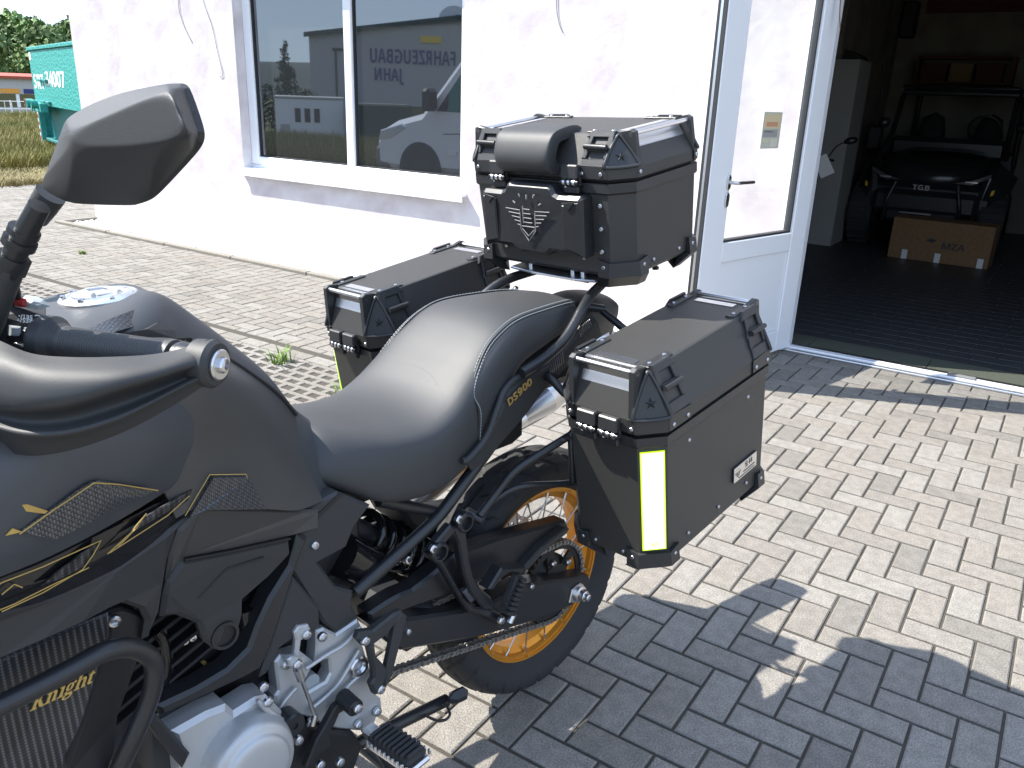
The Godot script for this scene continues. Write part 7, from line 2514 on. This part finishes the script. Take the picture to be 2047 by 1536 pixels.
func far_side():
	var r := RandomNumberGenerator.new()
	r.seed = 17
	# wooded hill
	var st := mb()
	var pts := []
	for i in 15:
		var a := deg_to_rad(50.0 + i * 4.0)
		var row := []
		for k in 7:
			var d := 105.0 + k * 22.0
			row.append(Vector3(-sin(a) * d, -3.0 + 6.5 * sin(minf(1.0, k / 5.0) * PI / 2) - 1.4 * k * float(k > 5), -cos(a) * d))
		pts.append(row)
	skin(st, pts, 3, 3)
	struct(obj("hill", st, M.hill))
	var crown := mb()
	for i in 26:
		var d := Vector3(r.randfn(), r.randfn(), r.randfn()).normalized()
		var c := Vector3(d.x * 1.6, 3.6 + d.y * 2.2, d.z * 1.6)
		leaf_cloud(crown, c, v(1.1, 1.0, 1.1), 40, 0.3, Color(0.9, 0.9, 0.9) * r.randf_range(0.7, 1.15), r)
	tube(crown, [v(0, -1, 0), v(0, 3.4, 0)], [0.25, 0.15], 6)
	crown.generate_normals()
	var cm := crown.commit()
	var xf := []
	var cols := []
	for i in 420:
		var a := deg_to_rad(r.randf_range(50, 84))
		var k := r.randf_range(0.0, 5.6)
		var d := 104.0 + k * 22.0
		var y := -3.9 + 6.5 * sin(minf(1.0, k / 5.0) * PI / 2)
		var s := r.randf_range(0.75, 1.35)
		xf.append(Transform3D(Basis(Vector3.UP, r.randf() * TAU).scaled(Vector3(s, s * r.randf_range(0.85, 1.3), s)), Vector3(-sin(a) * d, y, -cos(a) * d)))
		var g := r.randf()
		cols.append(Color(0.085 + 0.06 * g, 0.15 + 0.08 * g, 0.04 + 0.015 * g) * r.randf_range(0.7, 1.2))
	copies("forest", cm, M.leaf, xf, null, cols)
	# meadow grass on both sides of the yard
	var tuft := mb()
	for i in 34:
		var a := r.randf() * TAU
		var h := r.randf_range(0.12, 0.42)
		var o := Vector3(r.randf_range(-0.28, 0.28), -0.03, r.randf_range(-0.28, 0.28))
		var lean := Vector3(cos(a), 0, sin(a)) * h * r.randf_range(0.15, 0.6)
		var wd := Vector3(-sin(a), 0, cos(a)) * 0.011
		var c := Color(0.8, 0.8, 0.8) * r.randf_range(0.7, 1.25)
		for t in [[o - wd, o + wd, o + lean * 0.4 + Vector3(0, h * 0.6, 0) + wd * 0.7], [o - wd, o + lean * 0.4 + Vector3(0, h * 0.6, 0) + wd * 0.7, o + lean * 0.4 + Vector3(0, h * 0.6, 0) - wd * 0.7], [o + lean * 0.4 + Vector3(0, h * 0.6, 0) - wd * 0.7, o + lean * 0.4 + Vector3(0, h * 0.6, 0) + wd * 0.7, o + lean + Vector3(0, h, 0)]]:
			for q in t:
				tuft.set_smooth_group(-1)
				tuft.set_color(c)
				tuft.add_vertex(q)
	tuft.generate_normals()
	var tm := tuft.commit()
	xf = []
	cols = []
	var n := FastNoiseLite.new()
	n.frequency = 0.12
	n.seed = 2
	for i in 15000:
		var p: Vector3
		if i < 8500:
			var u := r.randf()
			var d := 13.0 + 24.0 * u * u
			p = Vector3(-d, 0, -d * r.randf_range(0.36, 0.62))
		else:
			var d := 10.4 + 30.0 * pow(r.randf(), 1.8)
			p = Vector3(-d, 0, r.randf_range(1.7, 3.5 + (d - 8) * 0.85))
		if p.x > -13.05 and not (p.x < -10.25 and p.z > 1.65):
			continue
		p.y = ground_height(p.x, p.z) - 0.09
		var k := n.get_noise_2d(p.x, p.z)
		var near := p.z < 0 and p.x > -15.2
		var s := r.randf_range(0.55, 1.05) * (0.45 if near else 1.0)
		if p.z > 1.6:
			s *= 1.5
		xf.append(Transform3D(Basis(Vector3.UP, r.randf() * TAU).scaled(Vector3(1, s, 1)), p))
		var c := Color(0.2, 0.2, 0.045).lerp(Color(0.33, 0.27, 0.09), clampf(0.45 + k * 1.1, 0, 1))
		if near:
			c = Color(0.34, 0.29, 0.14)
		cols.append(c)
	copies("meadow_grass", tm, M.grass, xf, null, cols)
	skip_container()
	far_hall()
	# light mesh fence at the far edge of the meadow
	var f := thing("mesh_fence", "pale mesh fence at the far edge of the meadow before the hall", "fence")
	var a := v(-36.8, 0, -12)
	var b := v(-33.2, 0, -22)
	var dv := (b - a).normalized()
	for i in 7:
		st = mb()
		tube(st, [a + dv * i * 1.75, a + dv * i * 1.75 + v(0, 0.62, 0)], 0.035, 6)
		obj("post", st, M.white_plastic, f)
	st = mb()
	for i in 44:
		tube(st, [a + dv * i * 0.24, a + dv * i * 0.24 + v(0, 0.58, 0)], 0.012, 4)
	for y in [0.05, 0.3, 0.58]:
		tube(st, [a + v(0, y, 0), b + v(0, y, 0)], 0.012, 4)
	struct(obj("wires", st, M.white_plastic, f), "stuff")


func far_hall():
	var h := thing("far_hall", "low grey hall with a dull red roof and a window band across the meadow", "building")
	var o := v(-75.5, -2.4, -25.0)
	var d := v(0.32, 0, -0.947)
	var n := v(0.947, 0, 0.32)
	var q := func(s, y, t): return o + d * s + n * t + Vector3(0, y, 0)
	var blk := func(called, m, s0, s1, y0, y1, t0, t1):
		var st := mb()
		box(st, Transform3D(Basis(d, Vector3.UP, -n), q.call((s0 + s1) / 2, (y0 + y1) / 2, (t0 + t1) / 2)), Vector3(s1 - s0, y1 - y0, absf(t1 - t0)), 0.0)
		return obj(called, st, m, h)
	blk.call("wall", M.clad, -14, 26, 0, 1.55, -20, 0)
	blk.call("fascia", M.clad, -14, 26, 2.55, 3.9, -20, 0.02)
	blk.call("wall_back", M.gasket, -14, 26, 1.55, 2.55, -20, -0.3)
	var st := mb()
	quad(st, q.call(-14.3, 3.9, 0.3), q.call(26.3, 3.9, 0.3), q.call(26.3, 4.15, -10), q.call(-14.3, 4.15, -10))
	quad(st, q.call(-14.3, 4.15, -10), q.call(26.3, 4.15, -10), q.call(26.3, 3.9, -20.3), q.call(-14.3, 3.9, -20.3))
	quad(st, q.call(-14.3, 3.7, 0.3), q.call(-14.3, 3.9, 0.3), q.call(26.3, 3.9, 0.3), q.call(26.3, 3.7, 0.3))
	obj("roof", st, M.roof_red, h)
	for i in 16:
		var s := -13.6 + i * 2.45
		blk.call("window_post", M.white_plastic, s, s + 0.25, 1.55, 2.55, -0.1, 0.0)
		blk.call("pane", M.mirror_glass, s + 0.25, s + 2.45, 1.55, 2.55, -0.15, -0.08)
	blk.call("sign_board", M.letter_orange, 9.9, 11.2, 2.6, 2.95, 0.03, 0.08)
	blk.call("sign_board", M.letter_blue, 11.5, 13.0, 2.6, 2.95, 0.03, 0.08)
	blk.call("sign_board", M.letter_blue, 8.6, 9.6, 2.6, 2.95, 0.03, 0.08)


func skip_container():
	var tl := v(-19.3048,2.03,-9.8676)
	var tr := v(-14.5825,2.03,-8.2279)
	var d := (tr - tl)
	d.y = 0
	d = d.normalized()
	var n := d.cross(Vector3.UP).normalized()
	if n.dot(v(1, 0, 0.4)) < 0:
		n = -n
	var t := thing("skip_container", "turquoise steel roll-off skip with white numbers beyond the wall corner", "container", Vector3(tl.x, 0, tl.z))
	var X := func(s, y, k): return d * s + Vector3(0, y, 0) + n * k
	var W: float = tr.distance_to(Vector3(tl.x, tr.y, tl.z)) + 0.9
	var blk := func(called, m, s0, s1, y0, y1, k0, k1, par):
		var st := mb()
		box(st, Transform3D(Basis(d, Vector3.UP, d.cross(Vector3.UP)), X.call((s0 + s1) / 2, (y0 + y1) / 2, (k0 + k1) / 2)), Vector3(s1 - s0, y1 - y0, absf(k1 - k0)), 0.01)
		return obj(called, st, m, par)
	blk.call("front_wall", M.skip_green, 0, W, 0.95, 2.03, -0.06, 0, t)
	blk.call("side_wall", M.skip_green, 0.01, 0.07, 0.1, 2.02, -5.0, -0.061, t)
	blk.call("side_wall", M.skip_green, W - 0.07, W - 0.01, 0.1, 2.02, -5.0, -0.061, t)
	blk.call("floor_plate", M.skip_dark, 0.07, W - 0.07, 0.2, 0.26, -5.0, -0.061, t)
	blk.call("top_rim", M.skip_green, -0.03, W + 0.03, 2.03, 2.1, -0.1, 0.03, t)
	blk.call("corner_post", M.skip_green, 0, 0.2, 0.0, 0.949, -0.12, 0, t)
	blk.call("corner_post", M.skip_green, W - 0.2, W, 0.0, 0.949, -0.12, 0, t)
	blk.call("lower_plate", M.skip_dark, 0.2, W - 0.2, 0.1, 0.949, -0.3, -0.2, t)
	blk.call("cross_beam", M.skip_green, 0.22, 1.5, 0.82, 1.0, 0.001, 0.14, t)
	for s in [0.35, 0.62, 1.2]:
		var st := mb()
		lathe(st, X.call(s, 0.98, 0.14), n, [Vector2(0, 0), Vector2(0.09, 0), Vector2(0.09, 0.12), Vector2(0.05, 0.12), Vector2(0.05, 0.05), Vector2(0, 0.05)], 14)
		obj("hook_eye", st, M.skip_green if s != 0.35 else M.rust, t)
	for y in [1.0, 1.42]:
		for s in [1.05, 1.6]:
			blk.call("rib", M.skip_dark, s, s + 0.4, y, y + 0.05, 0.001, 0.06, t)
	var y := 0.06
	var i := 0
	while y < 0.8:
		blk.call("warning_stripe", M.stripe_red if i % 2 == 0 else M.white_plastic, 0.012, 0.1, y, y + 0.075, 0.001, 0.006, t)
		y += 0.0752
		i += 1
	blk.call("label_plate", M.white_plastic, 0.04, 0.3, 1.84, 2.0, 0.001, 0.006, t)
	lettering(t, "number_lettering", "SRT", X.call(0.2, 1.27, 0.003), d, Vector3.UP, 0.4, M.print_white, "Droid Sans", 700, 0.004, false, 1.9)
	lettering(t, "number_lettering", "34007", X.call(1.7, 1.33, 0.003), d, Vector3.UP, 0.4, M.print_white, "Droid Sans", 700, 0.004, false, 1.9)


# ---------------------------------------------------------------- what the window mirrors, behind the photographer
func opposite_side():
	var h := thing("opposite_hall", "large grey clad hall with blue company lettering mirrored in the window", "building")
	var o := v(-44.0, -1.7, 30.1)
	var d := v(0.737, 0, 0.676)
	var n := v(0.676, 0, -0.737)
	var q := func(s, y, k): return o + d * s + n * k + Vector3(0, y, 0)
	var st := mb()
	var prof = [[0, 0], [0, 6.5], [10, 8.0], [18, 6.7], [18, 0]]
	var face := []
	for p in prof:
		face.append(q.call(p[0], p[1], 0))
	plate(st, face, -n * 25)
	obj("wall", st, M.clad, h)
	st = mb()
	for k in 2:
		var p0 = prof[k + 1]
		var p1 = prof[k + 2]
		quad(st, q.call(p0[0] - 0.3, p0[1] + 0.05, 0.3), q.call(p1[0], p1[1] + 0.05, 0.3), q.call(p1[0], p1[1] + 0.05, -25.3), q.call(p0[0] - 0.3, p0[1] + 0.05, -25.3))
		quad(st, q.call(p0[0] - 0.3, p0[1] - 0.25, 0.3), q.call(p0[0] - 0.3, p0[1] + 0.05, 0.3), q.call(p1[0], p1[1] + 0.05, 0.3), q.call(p1[0], p1[1] - 0.25, 0.3))
	obj("roof", st, M.roof_dark, h)
	st = mb()
	lathe(st, q.call(9.6, 7.5, -0.4), -n, [Vector2(0, 0), Vector2(1.15, 0), Vector2(1.15, 24), Vector2(0, 24)], 24)
	obj("skylight", st, M.white_plastic, h)
	st = mb()
	tube(st, [q.call(1.7, 0, 0.06), q.call(1.7, 5.6, 0.06)], 0.06, 6)
	tube(st, [q.call(1.5, 5.6, 0.06), q.call(2.2, 5.6, 0.06)], 0.09, 6)
	obj("downpipe", st, M.roof_dark, h)
	for i in 9:
		st = mb()
		box(st, Transform3D(Basis(d, Vector3.UP, -n), q.call(6.0 + i * 1.1, 1.7, 0.02)), Vector3(0.9, 0.9, 0.06))
		obj("window", st, M.mirror_glass, h)
	st = mb()
	box(st, Transform3D(Basis(d, Vector3.UP, -n), q.call(8.0, 6.45, 0.04)), Vector3(1.4, 0.42, 0.08))
	obj("sign_board", st, M.yellow, h)
	lettering(h, "wall_lettering", "FAHRZEUGBAU", q.call(9.75, 4.85, 0.02), -d, Vector3.UP, 1.25, M.letter_blue, "Droid Sans", 700, 0.05, false, 0.66)
	lettering(h, "wall_lettering", "JAHN", q.call(6.1, 3.75, 0.02), -d, Vector3.UP, 1.1, M.letter_blue, "Droid Sans", 700, 0.05, false, 0.7)
	# site office
	var c := thing("site_office", "white site office container with three small windows before the grey hall", "cabin", v(-30.4, -1.62, 15.3))
	var cd := v(0.68, 0, 0.733)
	var cn := v(0.733, 0, -0.68)
	var blk := func(called, m, s0, s1, y0, y1, k0, k1):
		var s2 := mb()
		box(s2, Transform3D(Basis(cd, Vector3.UP, -cn), cd * (s0 + s1) / 2 + cn * (k0 + k1) / 2 + Vector3(0, (y0 + y1) / 2, 0)), Vector3(s1 - s0, y1 - y0, absf(k1 - k0)), 0.02)
		obj(called, s2, m, c)
	blk.call("wall", M.white_plastic, 0, 3.0, 0, 2.6, -2.4, 0)
	blk.call("roof", M.clad, -0.05, 3.05, 2.6, 2.7, -2.45, 0.05)
	for i in 3:
		blk.call("window", M.gasket, 0.85 + i * 0.42, 1.1 + i * 0.42, 1.6, 2.2, 0.001, 0.03)
	blk.call("door", M.clad, 0.2, 0.6, 0.05, 1.5, 0.001, 0.03)
	var cart := thing("dark_trailer", "dark tarpaulin trailer standing right behind the white site office", "trailer", v(-28.2, -1.62, 17.6))
	st = mb()
	box(st, Transform3D(Basis(cd, Vector3.UP, -cn), cd * 1.4 + Vector3(0, 1.55, 0)), Vector3(2.8, 1.9, 2.0), 0.08)
	obj("tarpaulin", st, M.roof_dark, cart)
	for s in [0.7, 2.0]:
		st = mb()
		lathe(st, cd * s + cn * 0.9 + v(0, 0.35, 0), cn, [Vector2(0.2, 0), Vector2(0.34, 0), Vector2(0.34, 0.2), Vector2(0.2, 0.2)], 16)
		obj("wheel", st, M.rubber, cart)
	# conifer and bushes, and a wooded rise
	var r := RandomNumberGenerator.new()
	r.seed = 23
	var t := thing("conifer", "tall thin spruce with a bare top left of the grey hall", "tree", v(-41.3, -1.7, 25.6))
	st = mb()
	tube(st, [Vector3.ZERO, v(0, 5.8, 0)], [0.16, 0.02], 6)
	obj("trunk", st, M.bark, t)
	st = mb()
	for k in 16:
		var f := k / 15.0
		leaf_cloud(st, v(r.randf_range(-0.1, 0.1), 0.5 + f * 5.0, r.randf_range(-0.1, 0.1)), v(1.5 - 1.35 * f, 0.22, 1.5 - 1.35 * f), 90 if k < 12 else 26, 0.13, Color(0.03, 0.06, 0.025), r)
	obj("crown", st, M.leaf, t)
	broad_tree("dark round bush tree at the left edge behind the spruce", v(-43.2, -1.8, 25.0), 3.4, 3.6, Color(0.045, 0.07, 0.02), 41, "bush trees beside the grey hall")
	broad_tree("dark bush tree between the spruce and the grey hall", v(-41.8, -1.8, 27.4), 3.2, 3.0, Color(0.04, 0.075, 0.02), 42, "bush trees beside the grey hall")
	st = mb()
	var pts := []
	for i in 12:
		var a := deg_to_rad(100.0 + i * 6.0)
		var row := []
		for k in 5:
			var dd := 210.0 + k * 40.0
			row.append(Vector3(-sin(a) * dd, -3.0 + (9.0 + 4.5 * i / 6.0) * sin(minf(1.0, k / 3.0) * PI / 2), -cos(a) * dd))
		pts.append(row)
	skin(st, pts, 3, 3)
	struct(obj("far_hill", st, M.hill))
	camper_van()


func camper_van():
	var t := thing("camper_van", "white high roofed camper van mirrored in the right window pane", "van", v(-10.3, -0.1, 0.3))
	# x from the nose to the rear, y up, z from the wall side outwards
	var side := [v(0.0, 0.35, 0), v(-0.02, 0.75, 0), v(0.1, 0.95, 0), v(0.45, 1.12, 0), v(1.0, 1.25, 0), v(1.85, 2.15, 0), v(2.1, 2.4, 0), v(2.5, 2.62, 0), v(5.9, 2.7, 0), v(6.0, 2.5, 0), v(6.0, 0.4, 0), v(5.2, 0.3, 0), v(4.4, 0.32, 0), v(1.6, 0.32, 0), v(0.5, 0.3, 0)]
	var st := mb()
	plate(st, side, v(0, 0, 2.05), 0.1)
	obj("body", st, M.van_white, t)
	st = mb()
	plate(st, [v(1.35, 1.3, -0.012), v(1.95, 2.0, -0.012), v(2.35, 2.05, -0.012), v(2.35, 1.3, -0.012)], v(0, 0, 0.05), 0.01)
	obj("side_window", st, M.mirror_glass, t)
	st = mb()
	quad(st, v(0.98, 1.26, 0.2), v(0.98, 1.26, 1.85), v(1.8, 2.12, 1.75), v(1.8, 2.12, 0.3))
	for i in 1:
		quad(st, v(0.97, 1.27, 0.2), v(1.79, 2.13, 0.3), v(1.79, 2.13, 1.75), v(0.97, 1.27, 1.85))
	obj("windscreen", st, M.mirror_glass, t)
	for z in [-0.02, 1.75]:
		st = mb()
		plate(st, [v(0.06, 0.78, z), v(0.12, 0.95, z), v(0.6, 1.08, z), v(0.72, 1.02, z), v(0.35, 0.82, z)], v(0, 0, 0.3 if z < 0 else 0.32), 0.02)
		obj("headlight", st, M.lamp_clear, t)
	st = mb()
	bx(st, v(-0.06, 0.32, 0.02), v(0.3, 0.7, 2.03), 0.06)
	obj("bumper", st, M.stone_dark, t)
	st = mb()
	bx(st, v(-0.075, 0.74, 0.5), v(0.0, 0.8, 1.55), 0.01)
	obj("grille_bar", st, M.steel, t)
	for x in [1.0, 4.9]:
		for z in [0.02, 1.8]:
			var w := Node3D.new()
			w.name = numbered("wheel", t)
			t.add_child(w)
			st = mb()
			lathe(st, v(x, 0.34, z - 0.04), v(0, 0, 1), [Vector2(0.2, 0), Vector2(0.32, 0), Vector2(0.34, 0.03), Vector2(0.34, 0.2), Vector2(0.32, 0.24), Vector2(0.2, 0.24)], 24)
			obj("tyre", st, M.rubber, w)
			st = mb()
			lathe(st, v(x, 0.34, z - 0.03), v(0, 0, 1), [Vector2(0, 0), Vector2(0.2, 0.01), Vector2(0.2, 0.2), Vector2(0, 0.2)], 20)
			obj("rim", st, M.steel, w)
	st = mb()
	var arch := []
	for k in 13:
		var a := PI * k / 12
		arch.append(v(1.0 + cos(a) * 0.46, 0.34 + sin(a) * 0.46, -0.012))
	arch.append(v(0.54, 0.3, -0.012))
	arch.append(v(1.46, 0.3, -0.012))
	plate(st, arch, v(0, 0, 0.011), 0.003)
	obj("wheel_arch", st, M.gasket, t)
	st = mb()
	bx(st, v(1.25, 1.3, -0.3), v(1.42, 1.65, -0.02), 0.05)
	obj("wing_mirror", st, M.gasket, t)
	st = mb()
	bx(st, v(1.62, 0.62, -0.016), v(1.78, 0.7, 0.0), 0.002)
	obj("side_marker", st, M.white_plastic, t)
	st = mb()
	tube(st, [v(2.36, 0.42, -0.004), v(2.36, 2.05, -0.004)], 0.006, 5)
	tube(st, [v(1.5, 0.95, -0.004), v(2.36, 1.0, -0.004)], 0.006, 5)
	obj("door_gap", st, M.gasket, t)
